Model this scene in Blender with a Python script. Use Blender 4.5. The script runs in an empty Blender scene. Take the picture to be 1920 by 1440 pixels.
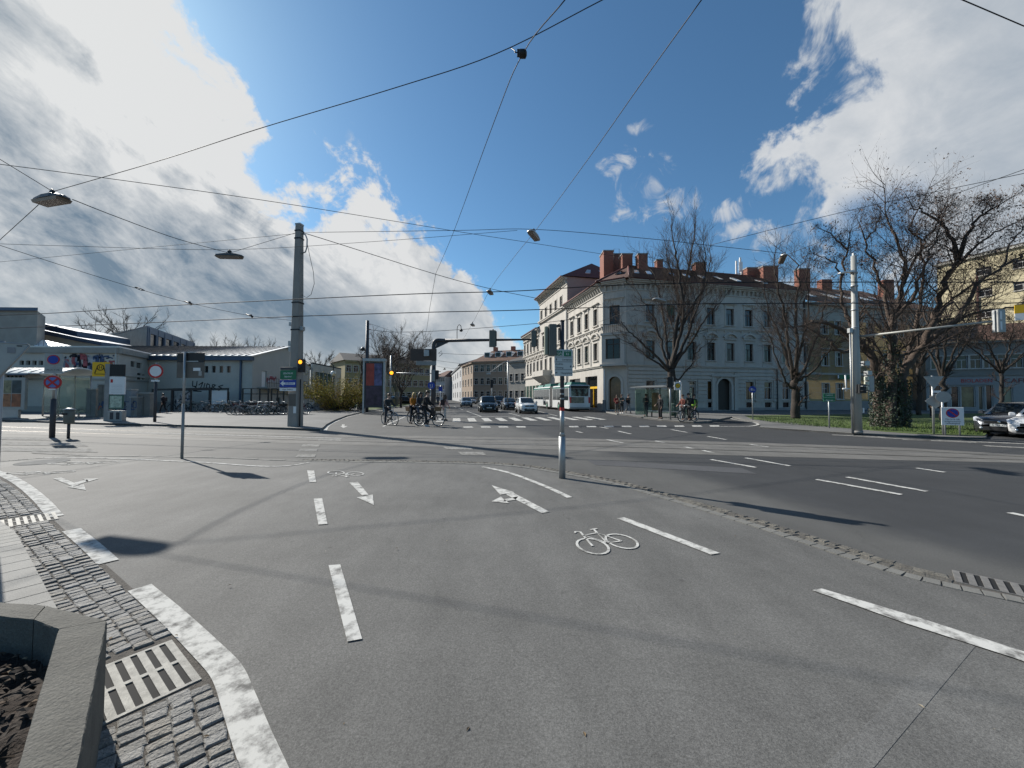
import bpy, math, random
from mathutils import Vector, Matrix
R = math.radians
sc = bpy.context.scene
COL = sc.collection
rnd = random.Random(7)
# ------------------------------------------------------------------ camera, sky, sun, exposure
EYE, FPX, CX, CY, HORIZ, ROLL = 1.68, 740.0, 960.0, 720.0, 743.0, 0.0042
PITCH = math.atan((HORIZ - CY) / FPX)
cd = bpy.data.cameras.new('camera')
cam = bpy.data.objects.new('camera', cd)
COL.objects.link(cam)
cd.sensor_width = 36.0
cd.lens = 36.0 * FPX / 1920.0
cd.clip_start, cd.clip_end = 0.05, 5000.0
cam.location = (0, 0, EYE)
cam.rotation_mode = 'QUATERNION'
cam.rotation_quaternion = (Matrix.Rotation(R(90) + PITCH, 3, 'X') @ Matrix.Rotation(ROLL, 3, 'Z')).to_quaternion()
sc.camera = cam
sc.view_settings.view_transform = 'Standard'
sc.view_settings.look = 'None'
sc.view_settings.gamma = 1.0
sc.view_settings.use_curve_mapping = False
sc.view_settings.exposure = 0.42
SUN_AZ, SUN_EL = R(-53.3), R(34.0)                     # azimuth from +Y towards +X, elevation
SUN = Vector((math.sin(SUN_AZ) * math.cos(SUN_EL), math.cos(SUN_AZ) * math.cos(SUN_EL), math.sin(SUN_EL)))
ld = bpy.data.lights.new('sun', 'SUN')
ld.energy, ld.angle, ld.color = 5.0, R(0.55), (1.0, 0.96, 0.89)
sun = bpy.data.objects.new('sun', ld)
COL.objects.link(sun)
sun.rotation_mode = 'QUATERNION'
sun.rotation_quaternion = SUN.to_track_quat('Z', 'Y')
world = bpy.data.worlds.new('World')
sc.world = world
world.use_nodes = True
def build_world():
 nt = world.node_tree
 nt.nodes.clear()
 N, L = nt.nodes, nt.links
 def put(sock, v):
  if isinstance(v, (int, float)):
   sock.default_value = v
  elif isinstance(v, tuple):
   sock.default_value = v
  else:
   L.new(v, sock)
 def M(op, a, b=0.0, c=0.0, clamp=False):
  n = N.new('ShaderNodeMath')
  n.operation, n.use_clamp = op, clamp
  for s, v in zip(n.inputs, (a, b, c)):
   put(s, v)
  return n.outputs[0]
 def smooth(v, a, b):
  n = N.new('ShaderNodeMapRange')
  n.interpolation_type = 'SMOOTHSTEP'
  for k, x in zip(('Value', 'From Min', 'From Max'), (v, a, b)):
   put(n.inputs[k], x)
  return n.outputs['Result']
 def noise(vec, scale, detail=8.0, rough=0.58, dist=0.0):
  n = N.new('ShaderNodeTexNoise')
  n.inputs['Scale'].default_value, n.inputs['Detail'].default_value = scale, detail
  n.inputs['Roughness'].default_value, n.inputs['Distortion'].default_value = rough, dist
  L.new(vec, n.inputs['Vector'])
  return n.outputs['Fac']
 def curve(v, lo, hi, stops):
  n = N.new('ShaderNodeValToRGB')
  e = n.color_ramp.elements
  while len(e) < len(stops):
   e.new(0.5)
  for el, (x, y) in zip(e, stops):
   el.position = (x - lo) / (hi - lo)
   el.color = (y, y, y, 1)
  L.new(M('DIVIDE', M('SUBTRACT', v, lo), hi - lo), n.inputs['Fac'])
  s = N.new('ShaderNodeSeparateColor')
  L.new(n.outputs['Color'], s.inputs['Color'])
  return s.outputs[0]
 def mixc(f, a, b):
  n = N.new('ShaderNodeMix')
  n.data_type = 'RGBA'
  put(n.inputs['Factor'], f)
  put(n.inputs[6], a)
  put(n.inputs[7], b)
  return n.outputs[2]
 geo = N.new('ShaderNodeTexCoord').outputs['Generated']
 s = N.new('ShaderNodeSeparateXYZ')
 L.new(geo, s.inputs[0])
 X, Y, Z = s.outputs
 az = M('MULTIPLY', M('ARCTAN2', X, Y), 180 / math.pi)
 el = M('MULTIPLY', M('ARCSINE', M('MINIMUM', M('MAXIMUM', Z, -1.0), 1.0)), 180 / math.pi)
 k = M('DIVIDE', 1.0, M('ADD', M('MAXIMUM', Z, 0.0), 0.35))
 cmb = N.new('ShaderNodeCombineXYZ')
 L.new(M('MULTIPLY', X, k), cmb.inputs[0])
 L.new(M('MULTIPLY', Y, k), cmb.inputs[1])
 L.new(M('MULTIPLY', Z, 0.8), cmb.inputs[2])
 P = cmb.outputs[0]
 n1 = noise(P, 2.1, 11, 0.6, 0.25)
 n2 = noise(P, 5.5, 10, 0.62, 0.4)
 n3 = noise(P, 1.1, 6, 0.5, 0.3)
 st = noise(geo, 9.0, 10, 0.65, 0.5)
 ca, sa_ = math.cos(R(-33)), math.sin(R(-33))
 al = M('ADD', M('MULTIPLY', az, ca), M('MULTIPLY', el, sa_))
 ac = M('ADD', M('MULTIPLY', az, -sa_), M('MULTIPLY', el, ca))
 cm2 = N.new('ShaderNodeCombineXYZ')
 L.new(M('MULTIPLY', al, 0.035), cm2.inputs[0])
 L.new(M('MULTIPLY', ac, 0.085), cm2.inputs[1])
 comb = noise(cm2.outputs[0], 1.25, 9, 0.62, 0.5)
 cm3 = N.new('ShaderNodeCombineXYZ')
 L.new(M('MULTIPLY', al, 0.05), cm3.inputs[0])
 L.new(M('MULTIPLY', ac, 0.075), cm3.inputs[1])
 cm3.inputs[2].default_value = 3.7
 billow = noise(cm3.outputs[0], 2.6, 10, 0.66, 0.35)
 lump = noise(geo, 4.2, 5, 0.55, 0.2)
 eb = M('MULTIPLY', curve(az, -180, 180, [(-180, .02), (-110, .03), (-85, .22), (-66, .54), (-58, .56), (-43, .405), (-36, .345), (-29, .310), (-24, .285), (-15, .250),
                                             (-6, .195), (-2.5, .130), (2, .075), (12, .04), (60, .03), (120, .03), (180, .02)]), 90.0)
 sdl = M('ADD', M('SUBTRACT', eb, el), M('ADD', M('MULTIPLY', M('SUBTRACT', lump, 0.5), 19.0), M('ADD', M('MULTIPLY', M('SUBTRACT', billow, 0.5), 12.0), M('MULTIPLY', M('SUBTRACT', st, 0.5), 16.0))))
 mL = smooth(sdl, -0.9, 1.8)
 ab = M('MULTIPLY', curve(el, 0, 90, [(0, .30), (9, .26), (14, .245), (17.5, .235), (21, .203), (24.5, .190), (28, .187), (31, .203), (35, .200), (39, .215), (55, .27), (75, .5), (90, .9)]), 180.0)
 sdr = M('ADD', M('SUBTRACT', az, ab), M('ADD', M('MULTIPLY', M('SUBTRACT', lump, 0.5), 26.0), M('MULTIPLY', M('SUBTRACT', st, 0.5), 20.0)))
 mR = M('MULTIPLY', smooth(sdr, -1.0, 2.6), smooth(az, 85.0, 58.0))
 hole = M('MULTIPLY', smooth(M('ABSOLUTE', M('SUBTRACT', az, 43.0)), 5.0, 1.5), smooth(M('ABSOLUTE', M('SUBTRACT', el, 18.5)), 4.0, 1.0))
 mR = M('MULTIPLY', mR, M('SUBTRACT', 1.0, M('MULTIPLY', hole, 0.85)))
 puff = 0.0
 for (a, e, ra, re) in ((15.5, 30.2, 3.0, 1.6), (18.8, 27.2, 5.0, 3.2), (17.6, 24.0, 3.2, 1.8), (23.2, 24.0, 3.6, 2.4), (28.6, 22.8, 3.0, 1.4), (34.0, 18.7, 3.4, 1.8),
                           (30.6, 20.3, 4.0, 1.2), (18.0, 33.6, 2.2, .9), (-22.7, 31.2, 1.3, 2.0), (37.0, 16.0, 4.4, 2.0), (24, 15.5, 3.4, 1.2), (31.0, 13.0, 8, 2.2)):
  d = M('ADD', M('POWER', M('DIVIDE', M('ABSOLUTE', M('SUBTRACT', az, a)), ra), 2.0), M('POWER', M('DIVIDE', M('ABSOLUTE', M('SUBTRACT', el, e)), re), 2.0))
  puff = M('MAXIMUM', M('SUBTRACT', 1.0, M('MULTIPLY', d, 0.6)), puff)
 wisp = noise(geo, 15.0, 10, 0.62, 0.9)
 mP = M('MULTIPLY', smooth(M('ADD', M('MULTIPLY', puff, 0.55), M('MULTIPLY', M('SUBTRACT', wisp, 0.5), 2.6)), 0.30, 0.95), M('MULTIPLY', smooth(puff, 0.0, 0.35), 0.85))
 dot = N.new('ShaderNodeVectorMath')
 dot.operation = 'DOT_PRODUCT'
 L.new(geo, dot.inputs[0])
 dot.inputs[1].default_value = SUN
 sd = dot.outputs['Value']
 near = smooth(sd, 0.74, 0.96)
 rim = smooth(sdl, 19.0, 4.0)
 low = smooth(el, 9.0, 1.0)
 tex = M('ADD', M('MULTIPLY', M('SUBTRACT', billow, 0.5), 1.5), M('MULTIPLY', M('SUBTRACT', comb, 0.5), 1.9))
 lit = M('MULTIPLY', rim, M('ADD', tex, 0.66))
 lit = M('MAXIMUM', lit, M('MULTIPLY', low, M('ADD', tex, 0.62)))
 lit = M('ADD', lit, M('MULTIPLY', near, M('ADD', M('MULTIPLY', tex, 1.5), 0.52)))
 lit = M('ADD', lit, M('ADD', M('MULTIPLY', smooth(az, -40.0, -5.0), 0.17), M('MULTIPLY', M('SUBTRACT', comb, 0.47), 0.30)), 0.0, True)
 G = 9.6
 cL = mixc(lit, (.19 * G, .26 * G, .34 * G, 1), (.90 * G, .90 * G, .89 * G, 1))
 litR = M('ADD', M('MULTIPLY', smooth(sdr, 16.0, 2.0), 0.62), M('MULTIPLY', M('SUBTRACT', n2, 0.33), 1.6), 0.0, True)
 cR = mixc(litR, (.44 * G, .51 * G, .59 * G, 1), (.82 * G, .84 * G, .86 * G, 1))
 sky = N.new('ShaderNodeTexSky')
 sky.sky_type = 'NISHITA'
 sky.sun_disc = False
 sky.sun_elevation, sky.sun_rotation = SUN_EL, SUN_AZ
 sky.altitude, sky.air_density, sky.dust_density, sky.ozone_density = 350, 1.0, 0.6, 2.2
 tint = N.new('ShaderNodeMix')
 tint.data_type, tint.blend_type = 'RGBA', 'MULTIPLY'
 tint.inputs['Factor'].default_value = 1.0
 L.new(sky.outputs[0], tint.inputs[6])
 tint.inputs[7].default_value = (0.88, 1.27, 1.40, 1)
 c = tint.outputs[2]
 c = mixc(mP, c, (.72 * G, .75 * G, .79 * G, 1))
 c = mixc(M('MULTIPLY', mR, 0.95), c, cR)
 c = mixc(M('MULTIPLY', mL, 0.96), c, cL)
 bg = N.new('ShaderNodeBackground')
 bg.inputs['Strength'].default_value = 0.066
 L.new(c, bg.inputs['Color'])
 out = N.new('ShaderNodeOutputWorld')
 L.new(bg.outputs[0], out.inputs['Surface'])
build_world()
world.cycles.sampling_method = 'MANUAL'
world.cycles.sample_map_resolution = 512
# ------------------------------------------------------------------ where things stand: survey helpers (photo pixel -> point of the place)
def ray(px, py):
 x, y = px - CX, py - CY
 c, s = math.cos(-ROLL), math.sin(-ROLL)
 x, y = x * c - y * s, x * s + y * c
 v = -y / FPX
 cp, sp = math.cos(PITCH), math.sin(PITCH)
 return Vector((x / FPX, cp - sp * v, sp + cp * v))
def G(px, py, z=0.0):
 d = ray(px, py)
 t = (z - EYE) / d.z
 return Vector((d.x * t, d.y * t, z))
def P(px, py, Y):
 d = ray(px, py)
 t = Y / d.y
 return Vector((d.x * t, Y, EYE + d.z * t))
def PZ(px, py, z):
 d = ray(px, py)
 t = (z - EYE) / d.z
 return Vector((d.x * t, d.y * t, z))
# ------------------------------------------------------------------ materials
MATS = {}
def mat(name, col, rough=0.7, metal=0.0, var=0.12, scale=3.0, bump=0.0, bscale=60.0, emit=None, spec=0.4, fine=0.0, fscale=90.0, coat=0.0, stretch=None, trans=0.0):
 if name in MATS:
  return MATS[name]
 m = bpy.data.materials.new(name)
 MATS[name] = m
 m.use_nodes = True
 nt = m.node_tree
 N, L = nt.nodes, nt.links
 b = N['Principled BSDF']
 b.inputs['Roughness'].default_value = rough
 b.inputs['Metallic'].default_value = metal
 b.inputs['Specular IOR Level'].default_value = spec
 b.inputs['Coat Weight'].default_value = coat
 b.inputs['Transmission Weight'].default_value = trans
 col = tuple(col) + (1.0,)
 g = N.new('ShaderNodeNewGeometry').outputs['Position']
 if stretch:
  mp = N.new('ShaderNodeMapping')
  mp.inputs['Scale'].default_value = stretch
  L.new(g, mp.inputs['Vector'])
  g = mp.outputs[0]
 def noise(s, d=6.0):
  n = N.new('ShaderNodeTexNoise')
  n.inputs['Scale'].default_value, n.inputs['Detail'].default_value = s, d
  n.inputs['Roughness'].default_value = 0.6
  L.new(g, n.inputs['Vector'])
  return n.outputs['Fac']
 def mulv(c, f, amt):
  mr = N.new('ShaderNodeMapRange')
  mr.inputs['From Min'].default_value, mr.inputs['From Max'].default_value = 0.25, 0.75
  mr.inputs['To Min'].default_value, mr.inputs['To Max'].default_value = 1 - amt, 1 + amt
  L.new(f, mr.inputs['Value'])
  v = N.new('ShaderNodeVectorMath')
  v.operation = 'SCALE'
  if isinstance(c, tuple):
   v.inputs[0].default_value = c[:3]
  else:
   L.new(c, v.inputs[0])
  L.new(mr.outputs[0], v.inputs['Scale'])
  return v.outputs[0]
 c = col
 if var:
  c = mulv(c, noise(scale), var)
 if fine:
  c = mulv(c, noise(fscale, 3.0), fine)
 if isinstance(c, tuple):
  b.inputs['Base Color'].default_value = c
 else:
  L.new(c, b.inputs['Base Color'])
 if bump:
  bp = N.new('ShaderNodeBump')
  bp.inputs['Strength'].default_value = bump
  bp.inputs['Distance'].default_value = 0.02
  L.new(noise(bscale, 4.0), bp.inputs['Height'])
  L.new(bp.outputs[0], b.inputs['Normal'])
 if emit:
  b.inputs['Emission Color'].default_value = tuple(emit[:3]) + (1,)
  b.inputs['Emission Strength'].default_value = emit[3]
 return m
def glassy(name, col, rough=0.06, spec=0.6):
 return mat(name, col, rough, 0.0, 0.25, 0.9, spec=spec)
# ------------------------------------------------------------------ meshes
class MB:
 def __init__(s):
  s.v, s.f, s.m, s.s = [], [], [], []
 def add(s, vs, fs, mi=0, sm=False):
  o = len(s.v)
  s.v.extend([tuple(p) for p in vs])
  for f in fs:
   s.f.append(tuple(i + o for i in f))
   s.m.append(mi)
   s.s.append(sm)
  return s
 def box(s, a, b, mi=0):
  x0, y0, z0 = a
  x1, y1, z1 = b
  return s.add([(x0, y0, z0), (x1, y0, z0), (x1, y1, z0), (x0, y1, z0), (x0, y0, z1), (x1, y0, z1), (x1, y1, z1), (x0, y1, z1)],
                     [(0, 3, 2, 1), (4, 5, 6, 7), (0, 1, 5, 4), (1, 2, 6, 5), (2, 3, 7, 6), (3, 0, 4, 7)], mi)
 def cbox(s, a, b, e, mi=0):
  """box with its upright and top edges chamfered by e"""
  x0, y0, z0 = a
  x1, y1, z1 = b
  def ring(i, z):
   return [(x0 + i, y0 + i + e, z), (x0 + i + e, y0 + i, z), (x1 - i - e, y0 + i, z), (x1 - i, y0 + i + e, z), (x1 - i, y1 - i - e, z), (x1 - i - e, y1 - i, z), (x0 + i + e, y1 - i, z), (x0 + i, y1 - i - e, z)]
  vs = ring(0, z0) + ring(0, z1 - e) + ring(e, z1)
  fs = [tuple(range(7, -1, -1)), tuple(range(16, 24))]
  for r in (0, 8):
   fs += [(r + i, r + (i + 1) % 8, r + 8 + (i + 1) % 8, r + 8 + i) for i in range(8)]
  return s.add(vs, fs, mi)
 def hexa(s, lo, hi, mi=0):
  """eight corners: four below, four above, same order"""
  return s.add(list(lo) + list(hi), [(3, 2, 1, 0), (4, 5, 6, 7), (0, 1, 5, 4), (1, 2, 6, 5), (2, 3, 7, 6), (3, 0, 4, 7)], mi)
 def prism(s, poly, z0, z1, mi=0):
  n = len(poly)
  vs = [(p[0], p[1], z0) for p in poly] + [(p[0], p[1], z1) for p in poly]
  fs = [tuple(range(n - 1, -1, -1)), tuple(range(n, 2 * n))] + [(i, (i + 1) % n, n + (i + 1) % n, n + i) for i in range(n)]
  return s.add(vs, fs, mi)
 def plate(s, pts, off, mi=0):
  """polygon in space given thickness by the vector off"""
  n = len(pts)
  off = Vector(off)
  vs = [Vector(p) for p in pts] + [Vector(p) + off for p in pts]
  fs = [tuple(range(n)), tuple(range(2 * n - 1, n - 1, -1))] + [(i, n + i, n + (i + 1) % n, (i + 1) % n) for i in range(n)]
  return s.add(vs, fs, mi)
 def face(s, pts, mi=0):
  return s.add(pts, [tuple(range(len(pts)))], mi)
 def tube(s, pts, r, n=8, mi=0, cap=True, sm=True, flat=None):
  pts = [Vector(p) for p in pts]
  k = len(pts)
  rs = r if isinstance(r, (list, tuple)) else [r] * k
  vs, up = [], None
  for i, p in enumerate(pts):
   t = (pts[min(i + 1, k - 1)] - pts[max(i - 1, 0)])
   t = t.normalized() if t.length > 1e-9 else Vector((0, 0, 1))
   if up is None:
    a = Vector((0, 0, 1)) if abs(t.z) < 0.9 else Vector((1, 0, 0))
    up = (a - t * a.dot(t)).normalized()
   else:
    up = up - t * up.dot(t)
    up = up.normalized() if up.length > 1e-6 else t.orthogonal().normalized()
   w = t.cross(up)
   for j in range(n):
    q = 2 * math.pi * (j + 0.5) / n
    vs.append(p + (up * math.cos(q) * (flat or 1.0) + w * math.sin(q)) * rs[i])
  fs = [(i * n + j, i * n + (j + 1) % n, (i + 1) * n + (j + 1) % n, (i + 1) * n + j) for i in range(k - 1) for j in range(n)]
  if cap:
   fs += [tuple(range(n - 1, -1, -1)), tuple(range((k - 1) * n, k * n))]
  return s.add(vs, fs, mi, sm)
 def lathe(s, prof, c=(0, 0, 0), n=16, mi=0, axis='Z', sm=True):
  vs = []
  for r, h in prof:
   for j in range(n):
    q = 2 * math.pi * j / n
    a, b = r * math.cos(q), r * math.sin(q)
    p = (a, b, h) if axis == 'Z' else ((h, a, b) if axis == 'X' else (b, h, a))
    vs.append((p[0] + c[0], p[1] + c[1], p[2] + c[2]))
  k = len(prof)
  fs = [(i * n + j, i * n + (j + 1) % n, (i + 1) * n + (j + 1) % n, (i + 1) * n + j) for i in range(k - 1) for j in range(n)]
  fs += [tuple(range(n - 1, -1, -1)), tuple(range((k - 1) * n, k * n))]
  return s.add(vs, fs, mi, sm)
 def torus(s, c, R0, r, n=20, k=6, mi=0, axis='Y'):
  vs = []
  for i in range(n):
   a = 2 * math.pi * i / n
   for j in range(k):
    b = 2 * math.pi * j / k
    q = R0 + r * math.cos(b)
    h = r * math.sin(b)
    p = (q * math.cos(a), h, q * math.sin(a)) if axis == 'Y' else (q * math.cos(a), q * math.sin(a), h)
    vs.append((p[0] + c[0], p[1] + c[1], p[2] + c[2]))
  fs = [(i * k + j, i * k + (j + 1) % k, ((i + 1) % n) * k + (j + 1) % k, ((i + 1) % n) * k + j) for i in range(n) for j in range(k)]
  return s.add(vs, fs, mi, True)
 def ball(s, c, r, n=10, k=7, mi=0, sq=(1, 1, 1)):
  vs = []
  for i in range(k + 1):
   a = math.pi * i / k
   for j in range(n):
    b = 2 * math.pi * j / n
    vs.append((c[0] + r * sq[0] * math.sin(a) * math.cos(b), c[1] + r * sq[1] * math.sin(a) * math.sin(b), c[2] + r * sq[2] * math.cos(a)))
  fs = [(i * n + j, (i + 1) * n + j, (i + 1) * n + (j + 1) % n, i * n + (j + 1) % n) for i in range(k) for j in range(n)]
  return s.add(vs, fs, mi, True)
 def mesh(s, name, mats):
  me = bpy.data.meshes.new(name)
  me.from_pydata(s.v, [], s.f)
  for m in (mats if isinstance(mats, (list, tuple)) else [mats]):
   me.materials.append(m)
  me.polygons.foreach_set('material_index', s.m)
  me.polygons.foreach_set('use_smooth', s.s)
  me.update()
  return me
 def build(s, name, mats, parent=None, world=False, kind=None):
  if world and parent is not None:
   o = parent.location
   s.v = [(p[0] - o[0], p[1] - o[1], p[2] - o[2]) for p in s.v]
  return link(name, s.mesh(name, mats), parent, kind)
def link(name, data, parent=None, kind=None, loc=None, rz=None):
 o = bpy.data.objects.new(name, data)
 COL.objects.link(o)
 if parent is not None:
  o.parent = parent
 if kind:
  o['kind'] = kind
 if loc is not None:
  o.location = loc
 if rz is not None:
  o.rotation_euler = (0, 0, rz)
 return o
def tag(o, label, cat, group=None):
 o['label'], o['category'] = label, cat
 if group:
  o['group'] = group
 return o
def thing(name, label, cat, loc=(0, 0, 0), rz=0.0, group=None):
 o = bpy.data.objects.new(name, None)
 COL.objects.link(o)
 o.empty_display_size = 0.2
 o.location, o.rotation_euler = loc, (0, 0, rz)
 return tag(o, label, cat, group)
def copy_tree(o, parent=None):
 c = o.copy()
 COL.objects.link(c)
 if parent is not None:
  c.parent = parent
 for ch in o.children:
  copy_tree(ch, c)
 return c
def yaw(v):
 return math.atan2(v[1], v[0])
_font_cache = {}
def text(txt, size, name, m, parent, loc, rz=0.0, depth=0.003, align='LEFT', sx=1.0, tilt=R(90)):
 cu = bpy.data.curves.new('t', 'FONT')
 cu.body, cu.size, cu.extrude, cu.resolution_u, cu.align_x, cu.align_y = txt, size, depth, 2, align, 'CENTER'
 t = bpy.data.objects.new('t', cu)
 COL.objects.link(t)
 me = bpy.data.meshes.new_from_object(t.evaluated_get(bpy.context.evaluated_depsgraph_get()))
 bpy.data.objects.remove(t)
 bpy.data.curves.remove(cu)
 me.materials.clear()
 me.materials.append(m)
 o = link(name, me, parent)
 o.location, o.rotation_euler, o.scale = loc, (tilt, 0, rz), (sx, 1, 1)
 return o
def lerp(a, b, t):
 return a + (b - a) * t
def resample(pts, step):
 pts = [Vector(p) for p in pts]
 out, acc = [pts[0]], 0.0
 for a, b in zip(pts, pts[1:]):
  n = max(1, int(round((b - a).length / step)))
  out += [a.lerp(b, i / n) for i in range(1, n + 1)]
 return out
def catmull(pts, n=6):
 p = [Vector(q) for q in pts]
 p = [p[0] * 2 - p[1]] + p + [p[-1] * 2 - p[-2]]
 out = []
 for i in range(1, len(p) - 2):
  for j in range(n):
   t = j / n
   out.append(0.5 * ((2 * p[i]) + (p[i + 1] - p[i - 1]) * t + (2 * p[i - 1] - 5 * p[i] + 4 * p[i + 1] - p[i + 2]) * t * t + (3 * p[i] - p[i - 1] - 3 * p[i + 1] + p[i + 2]) * t ** 3))
 return out + [p[-2]]
# ------------------------------------------------------------------ asphalt and stone materials
def asphalt(name, col, dark=None, line=None, big=0.10, mid=0.10, grain=0.35):
 m = bpy.data.materials.new(name)
 m.use_nodes = True
 nt = m.node_tree
 N, L = nt.nodes, nt.links
 b = N['Principled BSDF']
 b.inputs['Roughness'].default_value = 0.82
 b.inputs['Specular IOR Level'].default_value = 0.32
 g = N.new('ShaderNodeNewGeometry').outputs['Position']
 def noise(s, d=5.0, r=0.6, st=None, dist=0.0):
  v = g
  if st:
   mp = N.new('ShaderNodeMapping')
   mp.inputs['Scale'].default_value = st
   mp.inputs['Rotation'].default_value = (0, 0, R(14))
   L.new(g, mp.inputs['Vector'])
   v = mp.outputs[0]
  n = N.new('ShaderNodeTexNoise')
  n.inputs['Scale'].default_value, n.inputs['Detail'].default_value, n.inputs['Roughness'].default_value = s, d, r
  n.inputs['Distortion'].default_value = dist
  L.new(v, n.inputs['Vector'])
  return n.outputs['Fac']
 def rng(f, a, bb, lo=0.3, hi=0.7):
  mr = N.new('ShaderNodeMapRange')
  for k, x in zip(('From Min', 'From Max', 'To Min', 'To Max'), (lo, hi, a, bb)):
   mr.inputs[k].default_value = x
  L.new(f, mr.inputs['Value'])
  return mr.outputs[0]
 def mul(a, bb):
  n = N.new('ShaderNodeMath')
  n.operation = 'MULTIPLY'
  L.new(a, n.inputs[0])
  L.new(bb, n.inputs[1])
  return n.outputs[0]
 f = rng(noise(0.35, 4), 1 - big, 1 + big)
 f = mul(f, rng(noise(2.2, 6, 0.65, (1, 0.35, 1)), 1 - mid, 1 + mid))
 f = mul(f, rng(noise(70, 2, 0.7), 1 - grain * .6, 1 + grain * .6))
 sp = noise(160, 2, 0.8)
 f = mul(f, rng(sp, 1 - grain, 1 + grain, 0.25, 0.75))
 v2 = N.new('ShaderNodeTexVoronoi')
 v2.inputs['Scale'].default_value, v2.inputs['Randomness'].default_value = 1.7, 1.0
 L.new(g, v2.inputs['Vector'])
 f = mul(f, rng(v2.outputs['Distance'], 0.72, 1.0, 0.02, 0.06))
 v3 = N.new('ShaderNodeTexVoronoi')
 v3.inputs['Scale'].default_value = 0.28
 L.new(g, v3.inputs['Vector'])
 f = mul(f, rng(v3.outputs['Distance'], 0.84, 1.0, 0.05, 0.32))
 f = mul(f, rng(noise(0.9, 7, 0.7, (0.25, 1.6, 1), 0.4), 0.93, 1.06))
 vo = N.new('ShaderNodeTexVoronoi')
 vo.feature = 'DISTANCE_TO_EDGE'
 vo.inputs['Scale'].default_value = 0.23
 ad = N.new('ShaderNodeVectorMath')
 ad.operation = 'ADD'
 nz = N.new('ShaderNodeTexNoise')
 nz.inputs['Scale'].default_value, nz.inputs['Detail'].default_value = 0.9, 6
 L.new(g, nz.inputs['Vector'])
 L.new(g, ad.inputs[0])
 L.new(nz.outputs['Color'], ad.inputs[1])
 L.new(ad.outputs[0], vo.inputs['Vector'])
 f = mul(f, rng(vo.outputs['Distance'], 0.90, 1.0, 0.0, 0.004))
 base = tuple(col) + (1,)
 v = N.new('ShaderNodeVectorMath')
 v.operation = 'SCALE'
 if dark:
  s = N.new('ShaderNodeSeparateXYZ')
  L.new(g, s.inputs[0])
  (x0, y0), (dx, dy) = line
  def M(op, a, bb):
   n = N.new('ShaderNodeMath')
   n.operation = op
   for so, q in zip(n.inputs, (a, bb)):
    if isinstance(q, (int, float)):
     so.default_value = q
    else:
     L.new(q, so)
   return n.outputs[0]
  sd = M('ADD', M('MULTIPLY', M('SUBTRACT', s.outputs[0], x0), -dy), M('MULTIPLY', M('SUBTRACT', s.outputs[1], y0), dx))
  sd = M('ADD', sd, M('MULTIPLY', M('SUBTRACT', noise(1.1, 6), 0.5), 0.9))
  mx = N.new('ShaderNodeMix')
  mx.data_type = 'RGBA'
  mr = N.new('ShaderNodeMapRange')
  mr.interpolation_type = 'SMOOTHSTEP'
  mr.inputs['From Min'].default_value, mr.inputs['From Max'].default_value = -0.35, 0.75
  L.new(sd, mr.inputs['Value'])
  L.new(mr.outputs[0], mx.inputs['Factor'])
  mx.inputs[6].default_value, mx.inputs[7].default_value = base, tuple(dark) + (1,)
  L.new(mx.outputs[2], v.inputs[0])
 else:
  v.inputs[0].default_value = base[:3]
 L.new(f, v.inputs['Scale'])
 L.new(v.outputs[0], b.inputs['Base Color'])
 bp = N.new('ShaderNodeBump')
 bp.inputs['Strength'].default_value, bp.inputs['Distance'].default_value = 0.35, 0.008
 L.new(sp, bp.inputs['Height'])
 L.new(bp.outputs[0], b.inputs['Normal'])
 return m
def worn_paint(name='road_paint', lo=(.155, .15, .14, 1), hi=(.53, .52, .485, 1), p0=0.36, p1=0.54):
 """road paint rubbed through to the asphalt in patches"""
 m = bpy.data.materials.new(name)
 m.use_nodes = True
 nt = m.node_tree
 N, L = nt.nodes, nt.links
 b = N['Principled BSDF']
 b.inputs['Roughness'].default_value = 0.95
 b.inputs['Specular IOR Level'].default_value = 0.12
 g = N.new('ShaderNodeNewGeometry').outputs['Position']
 n = N.new('ShaderNodeTexNoise')
 n.inputs['Scale'].default_value, n.inputs['Detail'].default_value, n.inputs['Roughness'].default_value = 7, 9, 0.72
 L.new(g, n.inputs['Vector'])
 r = N.new('ShaderNodeValToRGB')
 e = r.color_ramp.elements
 e[0].position, e[0].color = p0, lo
 e[1].position, e[1].color = p1, hi
 L.new(n.outputs['Fac'], r.inputs['Fac'])
 L.new(r.outputs['Color'], b.inputs['Base Color'])
 bp = N.new('ShaderNodeBump')
 bp.inputs['Strength'].default_value, bp.inputs['Distance'].default_value = 0.3, 0.004
 n2 = N.new('ShaderNodeTexNoise')
 n2.inputs['Scale'].default_value = 140
 L.new(g, n2.inputs['Vector'])
 L.new(n2.outputs['Fac'], bp.inputs['Height'])
 L.new(bp.outputs[0], b.inputs['Normal'])
 return m
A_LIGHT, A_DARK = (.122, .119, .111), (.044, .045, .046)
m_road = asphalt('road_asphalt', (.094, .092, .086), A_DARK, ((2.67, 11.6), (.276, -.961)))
m_plaza = asphalt('plaza_asphalt', A_LIGHT, big=.18, mid=.16, grain=.42)
m_pave = asphalt('pavement_asphalt', (.140, .138, .132), big=.14, mid=.12, grain=.25)
m_bed = asphalt('track_concrete', (.140, .134, .122), big=.12, mid=.16, grain=.2)
m_patch = asphalt('repair_asphalt', (.078, .078, .080), big=.1, mid=.1, grain=.3)
m_paint = worn_paint()
m_faded = worn_paint('faded_road_paint', (.12, .115, .105, 1), (.36, .35, .325, 1), .36, .66)
m_ground = mat('ground_soil', (.10, .095, .085), .95, var=.2, scale=.2)
m_granite = mat('granite', (.235, .23, .22), .8, var=.16, scale=5, bump=.5, bscale=70, fine=.22, fscale=130)
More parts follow.
